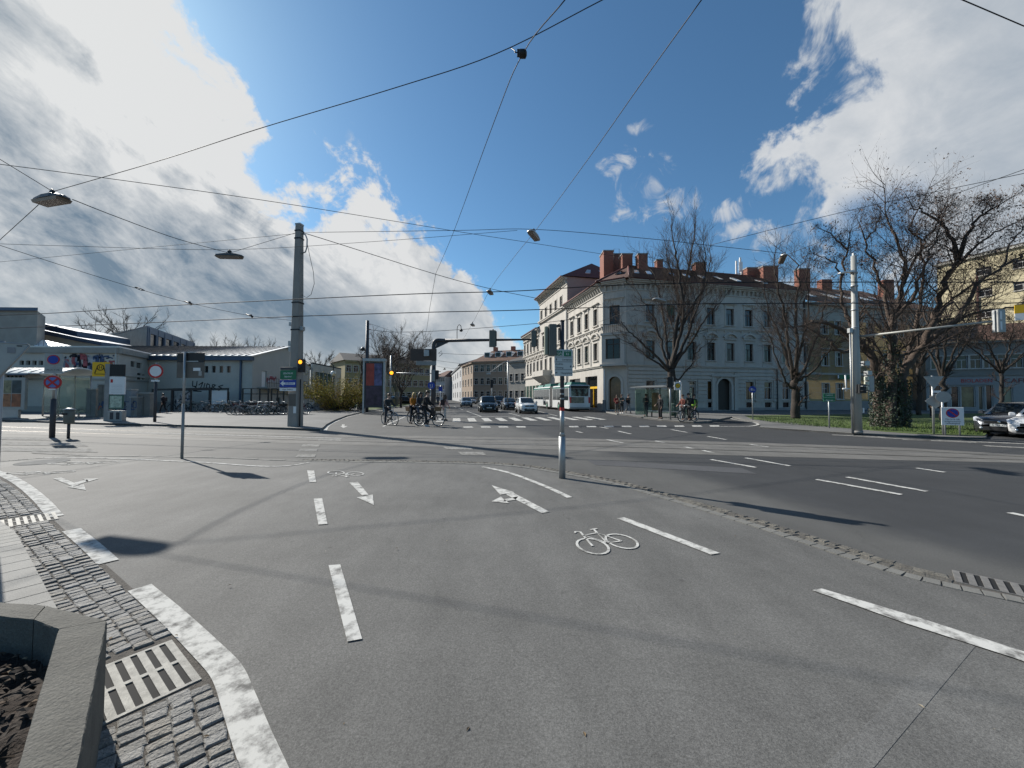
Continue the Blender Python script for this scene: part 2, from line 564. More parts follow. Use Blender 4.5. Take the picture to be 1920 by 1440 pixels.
m_granite_l = mat('granite_light', (.225, .218, .20), .8, var=.12, scale=4, bump=.4, bscale=80, fine=.2, fscale=150)
m_sett = [mat('sett_%d' % i, c, .78, var=.22, scale=14, bump=.9, bscale=55, fine=.22, fscale=170) for i, c in
          enumerate([(.20, .193, .178), (.235, .228, .212), (.17, .165, .155), (.22, .205, .18), (.25, .243, .228)])]
m_joint = mat('joint_sand', (.10, .09, .078), .95, var=.3, scale=25, bump=.8, bscale=90)
m_iron = mat('cast_iron', (.24, .235, .215), .7, .2, var=.38, scale=18, bump=.3, bscale=120)
m_iron_rust = mat('worn_iron', (.25, .235, .215), .6, .5, var=.25, scale=16, bump=.4, bscale=120)
m_pit = mat('drain_pit', (.012, .012, .012), .9)
m_rail = mat('rail_steel', (.20, .18, .16), .35, .9, var=.2, scale=2)
m_groove = mat('rail_groove', (.02, .018, .016), .9)
m_grass = mat('grass', (.064, .092, .024), .95, var=.55, scale=1.1, fine=.5, fscale=40, bump=.9, bscale=30)
m_conc = mat('planter_concrete', (.105, .100, .086), .9, var=.34, scale=3.2, bump=.5, bscale=60, fine=.28, fscale=110)
m_soil = mat('planter_soil', (.030, .021, .015), .95, var=.5, scale=18, bump=1.0, bscale=40, fine=.5, fscale=90)
m_mulch = [mat('mulch_%d' % i, c, .9, var=.3, scale=20) for i, c in enumerate([(.05, .033, .02), (.09, .06, .036), (.028, .02, .014), (.22, .17, .11)])]
# ------------------------------------------------------------------ the ground, roads, plaza
MB().face([(-1500, -300, -.06), (1500, -300, -.06), (1500, 2500, -.06), (-1500, 2500, -.06)]).build('ground', m_ground, kind='structure')
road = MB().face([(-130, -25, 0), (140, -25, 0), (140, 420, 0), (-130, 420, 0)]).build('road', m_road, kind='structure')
def sheet(name, pts, m, z, parent=None):
 pts = [Vector((p[0], p[1], z)) for p in pts]
 a = sum(pts[i].x * pts[(i + 1) % len(pts)].y - pts[(i + 1) % len(pts)].x * pts[i].y for i in range(len(pts)))
 if a < 0:
  pts.reverse()
 if z > .05:
  mb = MB().face(pts)
  n = len(pts)
  mb.add([(p.x, p.y, -.04) for p in pts] + pts, [(i, (i + 1) % n, n + (i + 1) % n, n + i) for i in range(n)])
  return mb.build(name, m, parent, kind=None if parent else 'structure')
 return MB().face(pts).build(name, m, parent, kind=None if parent else 'structure')
def strip(mb, pts, w, z, mi=0):
 """flat ribbon of width w along a ground line"""
 pts = [Vector((p[0], p[1], 0)) for p in pts]
 vs, k = [], len(pts)
 for i, p in enumerate(pts):
  t = (pts[min(i + 1, k - 1)] - pts[max(i - 1, 0)]).normalized()
  n = Vector((-t.y, t.x, 0)) * (w if isinstance(w, (int, float)) else w[i]) / 2
  vs += [(p.x - n.x, p.y - n.y, z), (p.x + n.x, p.y + n.y, z)]
 return mb.add(vs, [(2 * i, 2 * i + 2, 2 * i + 3, 2 * i + 1) for i in range(k - 1)], mi)
KERB = [(-900, 890), (-150, 873), (0, 866), (100, 858), (200, 855.5), (400, 858.5), (560, 864.5), (700, 866.5), (850, 869), (960, 874), (1060, 889), (1150, 907), (1240, 932.5), (1383, 976), (1527, 1023), (1695, 1078), (1920, 1129), (2150, 1176), (2700, 1290)]
kerb_line = resample(catmull([G(*p) for p in KERB], 6), .5)
plaza_pts = [p for p in kerb_line] + [Vector((9, -6, 0)), Vector((-30, -6, 0))]
plaza = sheet('cycle_plaza', plaza_pts, m_plaza, .004)
up = [G(2300, 862), G(1920, 853), G(1700, 840), G(1400, 829.5), G(1050, 821.5), G(600, 814.5), (-27, 21.4, 0), (-75, 32, 0)]
lo = [G(2300, 882), G(1920, 868), G(1700, 863.5), G(1400, 855), G(1050, 843.5), G(600, 833), (-27, 17.9, 0), (-75, 27.5, 0)]
bed = sheet('tram_track_bed', [Vector(p) for p in up] + [Vector(p) for p in reversed(lo)], m_bed, .004)
cu, cl = catmull(up, 10), catmull(lo, 10)
for f in (.27, .70):
 line = [a.lerp(b, f) for a, b in zip(cu, cl)]
 strip(MB(), line, .055, .011).build('rail', m_rail, bed)
 strip(MB(), [Vector(p) + Vector((.015, .06, 0)) for p in line], .035, .008).build('rail_groove', m_groove, bed)
ZR = .0085
def mark(name, pts, parent=road, z=ZR, px=True, m=None):
 pts = [G(*p) if px else Vector(p) for p in pts]
 return sheet(name, pts, m or m_paint, z, parent)
for k in range(-3, 9):
 o = Vector((-2.1 + 1.03 * k, 30.35 + .30 * k, 0))
 u, d = Vector((.26, .075, 0)), Vector((.55, -3.9, 0))
 mark('crossing_stripe', [o - u, o + u, o + u + d, o - u + d], px=False)
strip(MB(), [G(846, 782.2), G(903, 781.4), G(1031, 780.0)], .28, ZR).build('stop_line', m_paint, road)
for x in range(868, 1360, 33):
 if 990 < x < 1060:
  continue
 y = 801 - (x - 868) * .0045
 mark('crossing_block', [(x, y - 1.1), (x + 17, y - 1.2), (x + 20, y + 1.1), (x + 2, y + 1.2)])
for a, b, w in [((1333, 862), (1418, 877), .12), ((1398, 859), (1481, 874), .12), ((1531, 899.5), (1690, 928), .12), ((1588, 895), (1738, 922), .12), ((1718, 878), (1772, 886), .12), ((1893, 962), (1990, 983), .12),
    ((1159, 808.5), (1183, 814), .13), ((1258, 805.5), (1288, 811), .13), ((1327, 818.5), (1362, 824.6), .13), ((1138, 824.6), (1168, 830.6), .13), ((1228, 827), (1246, 830), .13),
    ((1283, 838), (1299, 841.3), .13), ((1317, 844.6), (1337, 849), .13), ((1406, 833.6), (1442, 838.6), .13), ((1080, 809), (1092, 811.7), .13), ((1125, 800.7), (1140, 803.6), .13),
    ((903, 781.4), (875, 771), .13), ((868, 768.5), (860, 765.4), .13), ((856, 764), (851, 762), .13), ((975, 780), (953, 774.5), .13), ((1045, 780), (1005, 770), .13), ((940, 771), (925, 767), .13), ((1085, 788), (1118, 787.4), .14)]:
 strip(MB(), [G(*a), G(*b)], w, ZR).build('lane_dash', m_paint, road)
strip(MB(), catmull([G(*p) for p in [(1350, 800), (1400, 799.5), (1417, 797.5), (1421, 795), (1410, 791.5), (1395, 789.5), (1376, 786.5), (1369, 784)]], 5), .15, ZR).build('island_line', m_paint, road)
strip(MB(), catmull([G(*p) for p in [(609.5, 808), (614.5, 799.6), (629, 791), (652, 782), (683, 774.6), (712, 769.6)]], 5), .16, ZR).build('cycle_lane_line', m_paint, road)
strip(MB(), [G(718, 800), G(760, 781), G(800, 771.5)], .14, ZR).build('cycle_lane_line', m_paint, road)
for y in (800,):
 mark('lane_arrow', [(641, y - 4), (646, y - 4), (646, y - 1), (652, y - 1), (644, y + 3), (637, y - 1), (641, y - 1)])
for a, b, w in [((-60, 801), (640, 822.5), .12), ((80, 803), (185, 806.3), .12), ((190, 799.8), (330, 802.4), .14), ((-40, 809), (70, 812.6), .13), ((345, 803.8), (470, 806.4), .12)]:
 strip(MB(), [G(*a), G(*b)], w, ZR).build('lane_line', m_paint, road)
for y0, y1, xa, xb in [(819, 823.5, -180, 118), (828.5, 834, -200, 150), (839, 845.5, -220, 168), (850, 852.6, 60, 160)]:
 mark('crossing_stripe', [(xa, y0 - 3), (xb, y0 + 2.5), (xb + 16, y1 + 3), (xa, y1 - 2)], m=m_faded)
for pts in ([(568, 833.2), (600, 833.2), (598, 838), (564, 838)], [(563, 842), (596, 842), (594, 847.2), (559, 847.2)], [(559, 852.4), (593, 852.4), (590, 858.2), (553, 858.2)],
   [(598, 823), (640, 823.4), (640, 827), (596, 826.6)], [(830, 838), (882, 838.5), (888, 843.5), (838, 843)], [(858, 847.5), (905, 848), (912, 853.5), (866, 853)]):
 mark('crossing_block', pts, m=m_faded)
for a, b in [((1600, 818), (1745, 826)), ((1690, 824), (1830, 830)), ((1560, 815.6), (1660, 820)), ((1845, 836), (2100, 849)), ((1760, 826), (1990, 835))]:
 strip(MB(), [G(*a), G(*b)], .42, ZR).build('crossing_stripe', m_faded, road)
ZP = .0125
for pts in ([(576, 883), (589, 883), (593, 905), (580, 905)], [(588, 936), (604, 935), (614, 984), (597, 985.5)], [(616, 1062), (638, 1060.5), (679, 1201), (651, 1206)]):
 mark('centre_dash', pts, plaza, ZP)
for pts in ([(1157, 973.5), (1171, 971.5), (1350, 1039), (1333, 1042)], [(1523, 1109), (1541, 1106), (1720, 1160), (1920, 1225), (1960, 1240), (1990, 1270), (1905, 1238), (1700, 1172)]):
 mark('edge_dash', pts, plaza, ZP)
strip(MB(), catmull([G(*p) for p in [(905, 876), (950, 886), (985, 898), (1030, 916), (1068, 934)]], 5), .105, ZP).build('edge_dash', m_paint, plaza)
strip(MB(), catmull([G(*p) for p in [(75, 859), (200, 860), (300, 864), (400, 869), (480, 874.6), (535, 874.5), (579, 868.5)]], 5), .085, ZP).build('edge_line', m_paint, plaza)
def arrow(parts):
 mb = MB()
 for pts in parts:
  q = [G(*p) for p in pts]
  mb.add([(p.x, p.y, ZP) for p in q], [tuple(range(len(q)))])
 mb.build('lane_arrow', m_paint, plaza)
arrow([[(655, 906), (671, 904.5), (691, 929), (679, 930.5)], [(669, 934), (699, 928.5), (701, 948)]])
arrow([[(1015.5, 963.5), (1030, 961), (961, 924.5), (949, 928.5)], [(922, 911), (938, 929), (965, 924.5)], [(972, 932), (966, 938.5), (946, 941.5), (944.5, 937.5)], [(921.5, 941.5), (939, 932.5), (955, 945)]])
arrow([[(100, 898.5), (115, 896.5), (150, 911), (138, 913.5)], [(126, 914.5), (157, 909), (161, 920)], [(139, 906), (163, 900.5), (166, 903), (146, 909.5)], [(155, 898.5), (185, 898.3), (164, 904.5)]])
def bike_symbol(o, ux, uy):
 """painted bicycle; o = midpoint between the hubs, ux towards the front hub, uy upwards (ground vectors of a metre of symbol)"""
 o, ux, uy = Vector(o), Vector(ux), Vector(uy)
 mb = MB()
 def st(pts, w):
  strip(mb, [o + ux * a + uy * b for a, b in pts], w * ux.length, ZP)
 for c in (-.5, .5):
  st([(c + .42 * math.cos(2 * math.pi * i / 22), .42 * math.sin(2 * math.pi * i / 22)) for i in range(23)], .075)
 for pts in ([(-.5, 0), (-.16, .62), (-.02, .02), (-.5, 0)], [(-.02, .02), (.34, .60), (-.16, .62)], [(.5, 0), (.30, .82), (.44, .88), (.50, .80)], [(-.16, .62), (-.22, .84)], [(-.36, .86), (-.10, .86)]):
  st(pts, .07)
 mb.build('bicycle_symbol', m_paint, plaza)
w1, w2 = G(1111, 1025.4), G(1165, 1016)
bike_symbol((w1 + w2) / 2, (w1 - w2), Vector((-.16, .52, 0)))
bike_symbol(G(648, 888), Vector((-.46, .12, 0)), Vector((.1, -.45, 0)))
bike_symbol(G(78, 886.5), Vector((.62, .12, 0)), Vector((.12, -.30, 0)))
bike_symbol(G(158, 868), Vector((.75, .15, 0)), Vector((.1, -.34, 0)))
q = G(80, 867)
MB().lathe([(.46, 0), (.46, .006)], (q.x, q.y, .006), 24, sm=False).build('manhole_cover', mat('lid_metal', (.19, .187, .178), .95, 0, var=.3, scale=6, spec=.1), plaza)
kerb = thing('flush_kerb', 'light granite flush kerb curving along the edge of the cycle plaza', 'kerb', (0, 0, 0))
kl = resample(catmull([G(*p) for p in KERB[2:]], 6), .9)
for a, b in zip(kl, kl[1:]):
 t = (b - a).normalized()
 n = Vector((-t.y, t.x, 0)) * .065
 a2, b2 = a + t * .006, b - t * .006
 z = rnd.uniform(.010, .016)
 MB().hexa([(q.x, q.y, -.05) for q in (a2 - n, b2 - n, b2 + n, a2 + n)], [(q.x, q.y, z) for q in (a2 - n, b2 - n, b2 + n, a2 + n)]).build('kerb_stone', mat('worn_kerb', (.165, .16, .145), .85, var=.2, scale=3, bump=.4, bscale=80, fine=.2, fscale=150), kerb)
sett_meshes = []
for i in range(14):
 r = random.Random(i)
 j = [(r.uniform(-.07, .07), r.uniform(-.07, .07)) for _ in range(4)]
 base = [(-.5, -.5), (.5, -.5), (.5, .5), (-.5, .5)]
 b0 = [(x + dx * .8, y + dy * .8) for (x, y), (dx, dy) in zip(base, j)]
 t0 = [(x * .86 + dx * .8, y * .84 + dy * .8) for (x, y), (dx, dy) in zip(base, j)]
 hz = [r.uniform(-.12, .12) for _ in range(4)]
 mid = (r.uniform(-.15, .15), r.uniform(-.15, .15), 1.0 + r.uniform(.02, .16))
 vs = [(x, y, -1.0) for x, y in b0] + [(x, y, .55 + h) for (x, y), h in zip(b0, hz)] + [(x, y, 1.0 + h) for (x, y), h in zip(t0, hz)] + [mid]
 fs = [(i, (i + 1) % 4, 4 + (i + 1) % 4, 4 + i) for i in range(4)] + [(4 + i, 4 + (i + 1) % 4, 8 + (i + 1) % 4, 8 + i) for i in range(4)] + [(8 + i, 8 + (i + 1) % 4, 12) for i in range(4)]
 mb = MB().add(vs, fs)
 sett_meshes.append(mb.mesh('sett', m_sett[i % 5]))
m_sett_b = [mat('brown_sett_%d' % i, c, .85, var=.25, scale=12, bump=.9, bscale=55, fine=.22, fscale=170) for i, c in enumerate([(.125, .115, .096), (.15, .138, .115), (.105, .097, .083)])]
strip_meshes = []
for i, me in enumerate(sett_meshes):
 m2 = me.copy()
 m2.materials.clear()
 m2.materials.append(m_sett_b[i % 3])
 strip_meshes.append(m2)
def lay_sett(parent, c, ang, lx, ly, h, pool=sett_meshes):
 o = link('sett', rnd.choice(pool), parent)
 o.location, o.rotation_euler, o.scale = c, (rnd.uniform(-.03, .03), rnd.uniform(-.03, .03), ang), (lx, ly, h)
 return o
setts = thing('sett_strip', 'double row of grey granite setts beside the flush kerb of the plaza', 'paving', (0, 0, 0))
line = [p for p in resample(catmull([G(*p) for p in KERB[6:]], 8), .11)]
bedmb = MB()
rows = []
for i in range(len(line) - 1):
 a, b = line[i], line[i + 1]
 t = (b - a).normalized()
 n = Vector((-t.y, t.x, 0))
 if n.y < 0:
  n = -n
 for k in range(2):
  c = a + n * (.065 + .062 + .112 * k) + t * (.055 if k else 0)
  rows.append((c.length, c, yaw(t)))
strip(bedmb, [p + Vector((.11, .14, 0)) for p in resample(line, .5)], .24, .006)
bedmb.build('bedding', m_joint, setts)
rows.sort(key=lambda q: q[0])
gr_c = G(1893, 1104)
gr_t = (G(1920, 1129) - G(1695, 1078)).normalized()
far = MB()
for i, (d, c, a) in enumerate(rows):
 if (Vector((c.x, c.y, 0)) - gr_c).length < .36:
  continue
 if i < 290:
  lay_sett(setts, (c.x, c.y, .0), a + rnd.uniform(-.12, .12), .107 * rnd.uniform(.88, 1), .108 * rnd.uniform(.88, 1), .013 + rnd.uniform(-.004, .005), strip_meshes)
 else:
  ca, sa = math.cos(a), math.sin(a)
  m_ = sett_meshes[i % 14]
  far.add([(c.x + (v.co.x * .1 * ca - v.co.y * .12 * sa), c.y + (v.co.x * .1 * sa + v.co.y * .12 * ca), v.co.z * .018) for v in m_.vertices], [tuple(p.vertices) for p in m_.polygons])
far.build('distant_setts', m_sett_b[0], setts, kind='stuff')
def drain(label, c, ux, uy, cols, rows_, m, raise_=.014):
 """cast grate: ux, uy half extents on the ground; slots cut in cols x rows"""
 t = thing('drain_grate', label, 'drain grate', (c.x, c.y, 0))
 ux, uy = Vector((ux[0], ux[1], 0)), Vector((uy[0], uy[1], 0))
 if ux.cross(uy).z < 0:
  uy = -uy
 def q(a, b, z):
  p = ux * a + uy * b
  return (p.x, p.y, z)
 MB().face([q(-1, -1, raise_ - .007), q(1, -1, raise_ - .007), q(1, 1, raise_ - .007), q(-1, 1, raise_ - .007)]).build('pit', m_pit, t)
 fr = MB()
 def bar(a0, b0, a1, b1, nm=None, mb=None):
  mb = mb or MB()
  mb.hexa([q(a0, b0, raise_ - .02), q(a1, b0, raise_ - .02), q(a1, b1, raise_ - .02), q(a0, b1, raise_ - .02)], [q(a0, b0, raise_), q(a1, b0, raise_), q(a1, b1, raise_), q(a0, b1, raise_)])
  return mb
 e = .07
 bar(-1, -1, 1, -1 + e, mb=fr)
 bar(-1, 1 - e, 1, 1, mb=fr)
 bar(-1, -1 + e, -1 + e, 1 - e, mb=fr)
 bar(1 - e, -1 + e, 1, 1 - e, mb=fr)
 for r in range(1, rows_):
  y = -1 + 2 * r / rows_
  bar(-1 + e, y - .05, 1 - e, y + .05, mb=fr)
 fr.build('frame', m, t)
 w = (2 - 2 * e) / cols
 for r in range(rows_):
  y0, y1 = -1 + 2 * r / rows_ + (e if r == 0 else .05), -1 + 2 * (r + 1) / rows_ - (e if r == rows_ - 1 else .05)
  for i in range(cols + 1):
   x = -1 + e + w * i
   bar(max(x - w * .27, -1 + e), y0, min(x + w * .27, 1 - e), y1).build('bar', m, t)
A_, B_ = G(322, 1203), G(378, 1277)
s_ = (B_ - A_)
nrm = Vector((-s_.y, s_.x, 0)).normalized()
if nrm.dot(Vector((-1, -.6, 0))) < 0:
 nrm = -nrm
drain('pale cast iron drain grate right beside the concrete planter', (A_ + B_) / 2 + nrm * .30, nrm * .30, s_ / 2, 8, 2, m_iron)
c2 = G(48, 977)
drain('small pale drain grate set in the cobbled gutter at the far left', c2, nrm * .27, s_.normalized() * .25, 8, 2, m_iron)
drain('worn drain grate in the sett strip at the right edge', gr_c, gr_t * .33, Vector((-gr_t.y, gr_t.x, 0)) * .17, 7, 1, m_iron_rust)
for seg in ([(-70, 872), (-20, 882), (12, 893), (45, 912), (78, 940), (104, 970)], [(134, 995), (170, 1025), (203, 1056)], [(262, 1104), (320, 1155), (385, 1218), (425, 1262), (448, 1318), (472, 1385), (500, 1455), (540, 1560)]):
 strip(MB(), catmull([G(*p) for p in seg], 6), .155, ZP).build('gutter_line', m_paint, plaza)
gut = thing('cobbled_gutter', 'gutter of small grey cobbles between the white line and the planter', 'paving', (0, 0, 0))
outer = catmull([G(*p) for p in [(-160, 868), (-70, 877), (-20, 888), (8, 900), (40, 920), (70, 946), (96, 973), (120, 996), (195, 1060), (247, 1107), (305, 1158), (368, 1222), (405, 1266), (430, 1330), (452, 1390), (476, 1455), (520, 1570)]], 10)
outer = resample(outer, .066)
o2 = [outer[0]]
for p in outer:
 if (p - o2[-1]).length > .064:
  o2.append(p)
COLS, CW = 9, .098
cell, inn = [], []
gr_boxes = [((A_ + B_) / 2 + nrm * .30, nrm, s_.normalized(), .33, s_.length / 2 + .03), (c2, nrm, s_.normalized(), .30, .28)]
for i in range(len(o2) - 1):
 a, b = o2[i], o2[i + 1]
 t = (b - a).normalized()
 n = Vector((t.y, -t.x, 0))
 if n.dot(Vector((-1, -.7, 0))) < 0:
  n = -n
 if i % 4 == 0:
  inn.append((a, n))
 for k in range(COLS):
  if i < 40 and k > 6:
   continue
  c = a + n * (.085 + CW * k + rnd.uniform(-.006, .006)) + t * (.03 * (k % 3) + rnd.uniform(-.008, .008))
  bad = False
  for gc, gu, gv, hu, hv in gr_boxes:
   dlt = c - gc
   if abs(dlt.dot(gu)) < hu + .03 and abs(dlt.dot(gv)) < hv + .03:
    bad = True
  if not bad:
   cell.append((c.length, c, yaw(n)))
vs = []
for a, n in inn:
 vs += [(a.x - n.x * .01, a.y - n.y * .01, .0065), (a.x + n.x * 1.0, a.y + n.y * 1.0, .0065)]
MB().add(vs, [(2 * i, 2 * i + 1, 2 * i + 3, 2 * i + 2) for i in range(len(inn) - 1)]).build('bedding', m_joint, gut)
cell.sort(key=lambda q: q[0])
def in_view(c):
 v = c - Vector((0, 0, EYE))
 return v.y > .4 and abs(v.x / v.y) < 1.45 and (EYE / v.y) * FPX + HORIZ < 1500
vis = [q for q in cell if in_view(q[1])]
rest = [MB() for _ in range(5)]
n_ind = 0
for d, c, a in vis:
 if c.x < -2.12 and c.y < 2.1 and c.x + c.y < -.06:
  continue
 if n_ind < 298:
  n_ind += 1
  lay_sett(gut, (c.x, c.y, .004), a + rnd.uniform(-.1, .1), .097 * rnd.uniform(.92, 1), .067 * rnd.uniform(.92, 1.03), .013 + rnd.uniform(-.003, .004))
 else:
  i = rnd.randrange(5)
  m_ = sett_meshes[i]
  a += rnd.uniform(-.1, .1)
  ca, sa = math.cos(a), math.sin(a)
  l1, l2, h = .097 * rnd.uniform(.92, 1), .067 * rnd.uniform(.92, 1.03), .014 + rnd.uniform(-.003, .004)
  rest[i].add([(c.x + (v.co.x * l1 * ca - v.co.y * l2 * sa), c.y + (v.co.x * l1 * sa + v.co.y * l2 * ca), .004 + v.co.z * h) for v in m_.vertices], [tuple(p.vertices) for p in m_.polygons])
allr = MB()
for i, r_ in enumerate(rest):
 allr.add(r_.v, r_.f, i)
allr.build('distant_cobbles', m_sett, gut, kind='stuff')
inner = [G(*p) for p in [(-260, 912), (-120, 935), (-40, 965), (20, 1003), (45, 1040), (89, 1126), (150, 1240)]]
nrm2 = Vector((-.55, -.83, 0)).normalized()
slabs = thing('edging_slabs', 'row of pale granite edging slabs behind the cobbled gutter', 'edging', (0, 0, 0))
il = resample(catmull(inner, 6), .72)
for a, b in zip(il, il[1:]):
 t = (b - a).normalized()
 n = Vector((t.y, -t.x, 0))
 if n.dot(nrm2) < 0:
  n = -n
 a2, b2 = a + t * .006, b - t * .006
 pts = [a2, b2, b2 + n * .24, a2 + n * .24]
 if (b2 - a2).cross(n).z < 0:
  pts.reverse()
 MB().hexa([(p.x, p.y, -.03) for p in pts], [(p.x, p.y, .075) for p in pts]).build('edging_slab', m_granite_l, slabs)
sheet('near_pavement', [p + nrm2 * .235 for p in il] + [Vector((-3, -3, 0)), Vector((-25, -3, 0)), Vector((-25, 6, 0))], m_pave, .068)
t = thing('concrete_planter', 'weathered concrete planter with dark soil in the near left corner', 'planter', (-2.1, 2.1, 0))
ZT = .50
out_ = [Vector((-5.2, 2.35, 0)), Vector((-2.96, 2.285, 0)), Vector((-2.60, 2.245, 0)), Vector((-2.11, 2.10, 0)), Vector((-1.335, 1.25, 0)), Vector((-.95, .60, 0))]
in_ = [Vector((-5.2, 2.20, 0)), Vector((-2.83, 2.150, 0)), Vector((-2.50, 2.105, 0)), Vector((-2.275, 2.02, 0)), Vector((-1.525, 1.25, 0)), Vector((-1.16, .60, 0))]
def rim_seg(i, j, gapb=.004):
 a0, a1, b0, b1 = out_[i], out_[j], in_[i], in_[j]
 e = (a1 - a0).normalized() * gapb
 n = Vector((-e.y, e.x, 0)).normalized()
 n = n if n.dot(b0 - a0) > 0 else -n
 c = .014
 rc = random.Random(i * 7 + 1)
 mb = MB()
 N_ = max(4, int((a1 - a0).length / .05))
 q0, q1, q2, q3_ = a0 + e, a1 - e, b1 - e, b0 + e
 prof = [(0, 0, .0), (0, 0, ZT - .02), (.006, 0, ZT - .007), (.022, 0, ZT), (.5, 0, ZT + .002), (.978, 0, ZT), (.994, 0, ZT - .007), (1, 0, ZT - .02), (1, 0, 0)]
 vs = []
 for k in range(N_ + 1):
  fa_, fb2 = q0.lerp(q1, k / N_), q3_.lerp(q2, k / N_)
  for j, (w_, _, z) in enumerate(prof):
   p = fa_.lerp(fb2, w_)
   ch = rc.random() ** 6 * .012 if j in (2, 6) else 0
   vs.append((p.x + rc.uniform(-.0015, .0015), p.y + rc.uniform(-.0015, .0015), z - ch + (rc.uniform(-.0012, .0012) if j > 1 else 0)))
 n_ = len(prof)
 fs = [(k * n_ + j, (k + 1) * n_ + j, (k + 1) * n_ + j + 1, k * n_ + j + 1) for k in range(N_) for j in range(n_ - 1)]
 fs += [tuple(range(n_)), tuple(range((N_ + 1) * n_ - 1, N_ * n_ - 1, -1))]
 mb.add(vs, fs)
 mb.build('rim_slab', m_conc, t, world=True)
for i in range(5):
 rim_seg(i, i + 1)
so = MB()
rs = random.Random(4)
gx, gy = 44, 36
vs = []
for iy in range(gy + 1):
 for ix in range(gx + 1):
  x, y = lerp(-4.2, -1.0, ix / gx), lerp(.5, 2.2, iy / gy)
  vs.append((x, y, .31 + rs.uniform(-.022, .022) + .03 * math.sin(x * 7) * math.cos(y * 5)))
ins = [(p.x - .004, p.y) for p in in_]
def inside(x, y):
 poly = ins + [(-5.2, .5)]
 k = False
 for i in range(len(poly)):
  x1, y1 = poly[i]
  x2, y2 = poly[i - 1]
  if (y1 > y) != (y2 > y) and x < (x2 - x1) * (y - y1) / (y2 - y1) + x1:
   k = not k
 return k
W_ = gx + 1
fs = [(iy * W_ + ix, iy * W_ + ix + 1, (iy + 1) * W_ + ix + 1, (iy + 1) * W_ + ix) for iy in range(gy) for ix in range(gx)]
cent = lambda f: (sum(vs[i][0] for i in f) / 4, sum(vs[i][1] for i in f) / 4)
fs = [f for f in fs if inside(cent(f)[0] - .03, cent(f)[1] - .02)]
so.add(vs, fs, 0, True)
so.build('soil', m_soil, t, world=True)
ml = MB()
for i in range(1500):
 x, y = rs.uniform(-3.4, -1.1), rs.uniform(.7, 2.15)
 if not inside(x - .04, y - .03) or not inside(x + .03, y + .03):
  continue
 L_, w_, a, z = rs.uniform(.008, .035), rs.uniform(.003, .012), rs.uniform(0, 6.3), .325 + rs.uniform(-.01, .03)
 c, s = math.cos(a), math.sin(a)
 up_ = rs.uniform(-.012, .012)
 ml.add([(x - c * L_ - s * w_, y - s * L_ + c * w_, z - up_), (x - c * L_ + s * w_, y - s * L_ - c * w_, z - up_ + .003), (x + c * L_ + s * w_, y + s * L_ - c * w_, z + up_), (x + c * L_ - s * w_, y + s * L_ + c * w_, z + up_ + .004), (x, y, z + .010)],
           [(0, 1, 4), (1, 2, 4), (2, 3, 4), (3, 0, 4)], rs.choice([0, 0, 1, 2, 2, 2, 0, 1, 2, 3]) if rs.random() < .6 else 2)
ml.build('mulch', m_mulch, t, world=True, kind='stuff')
# ------------------------------------------------------------------ pavements behind kerbs, grass
ZK = .11
def pavement(name, edge, back, m=m_pave, kerb_label=None, z=ZK, step=1.6):
 """raised sheet with a row of kerb stones along its front edge"""
 ed = resample(edge, step)
 sheet(name, [Vector(p) for p in ed] + [Vector(p) for p in back], m, z - .004)
 k = thing('kerb', kerb_label, 'kerb', (0, 0, 0))
 for a, b in zip(ed, ed[1:]):
  t_ = (b - a).normalized()
  n = Vector((-t_.y, t_.x, 0)) * .16
  if n.y < 0:
   n = -n
  a2, b2 = a + t_ * .006, b - t_ * .006
  pts = [a2, b2, b2 + n, a2 + n]
  if (b2 - a2).cross(n).z < 0:
   pts.reverse()
  MB().hexa([(p.x, p.y, -.02) for p in pts], [(p.x, p.y, z) for p in pts]).build('kerb_stone', m_granite_l, k)
pavement('left_pavement', [G(*p) for p in [(-420, 786), (-150, 786.5), (0, 789.5), (150, 795.5), (280, 798.8), (335, 800.3), (450, 803.3), (540, 806), (600, 808.5)]],
         [G(607, 804), G(612, 799), G(627, 790.4), G(650, 781.4), G(681, 774), G(712, 769), G(760, 762.5), G(800, 758.5), Vector((-20, 120, 0)), Vector((-100, 120, 0)), Vector((-110, 40, 0))],
         kerb_label='kerb of pale stones in front of the tram stop on the left')
sheet('lawn', [G(652, 763), G(690, 771), G(740, 765), G(790, 756.5), G(815, 753.5), Vector((-18, 100, 0)), Vector((-40, 90, 0)), Vector((-36, 60, 0))], m_grass, ZK + .01)
pavement('right_pavement', [Vector((6.1, 80, 0)), Vector((7.6, 66, 0)), Vector((9.0, 52, 0)), G(1108, 768.6), G(1128, 769.8), G(1137, 772.0), G(1139, 773.8), G(1160, 777.8), G(1205, 784.2), G(1240, 789.6), G(1275, 792.6), G(1300, 794)],
         [G(1325, 793.5), G(1372, 783.5), G(1396, 788.6), G(1412, 790.6), G(1424, 794), G(1424, 800), Vector((36, 24, 0)), Vector((70, 40, 0)), Vector((70, 62, 0)), Vector((6, 110, 0))],
         kerb_label='sunlit kerb nose of the bus stop platform near the bus')
pavement('corner_pavement', [G(1424, 803.5), G(1520, 810), G(1600, 815.6), G(1680, 819.6), G(1800, 823.4), G(1848, 824.2)],
         [G(1852, 816), G(1800, 814), G(1700, 806), G(1428, 797)], kerb_label='low kerb in front of the lawn with the ivy covered tree', z=.09)
lawn_pts = [G(*p) for p in [(1412, 789.4), (1450, 792.5), (1500, 797), (1550, 801.5), (1610, 808), (1660, 813), (1720, 817.5), (1800, 820.5), (1846, 821.5)]]
sheet('grass_verge', lawn_pts + [G(1856, 812), G(1874, 798), G(1890, 786), Vector((50, 41, 0)), Vector((34, 38, 0)), Vector((20, 34, 0))], m_grass, .118)
gb = MB()
rg = random.Random(3)
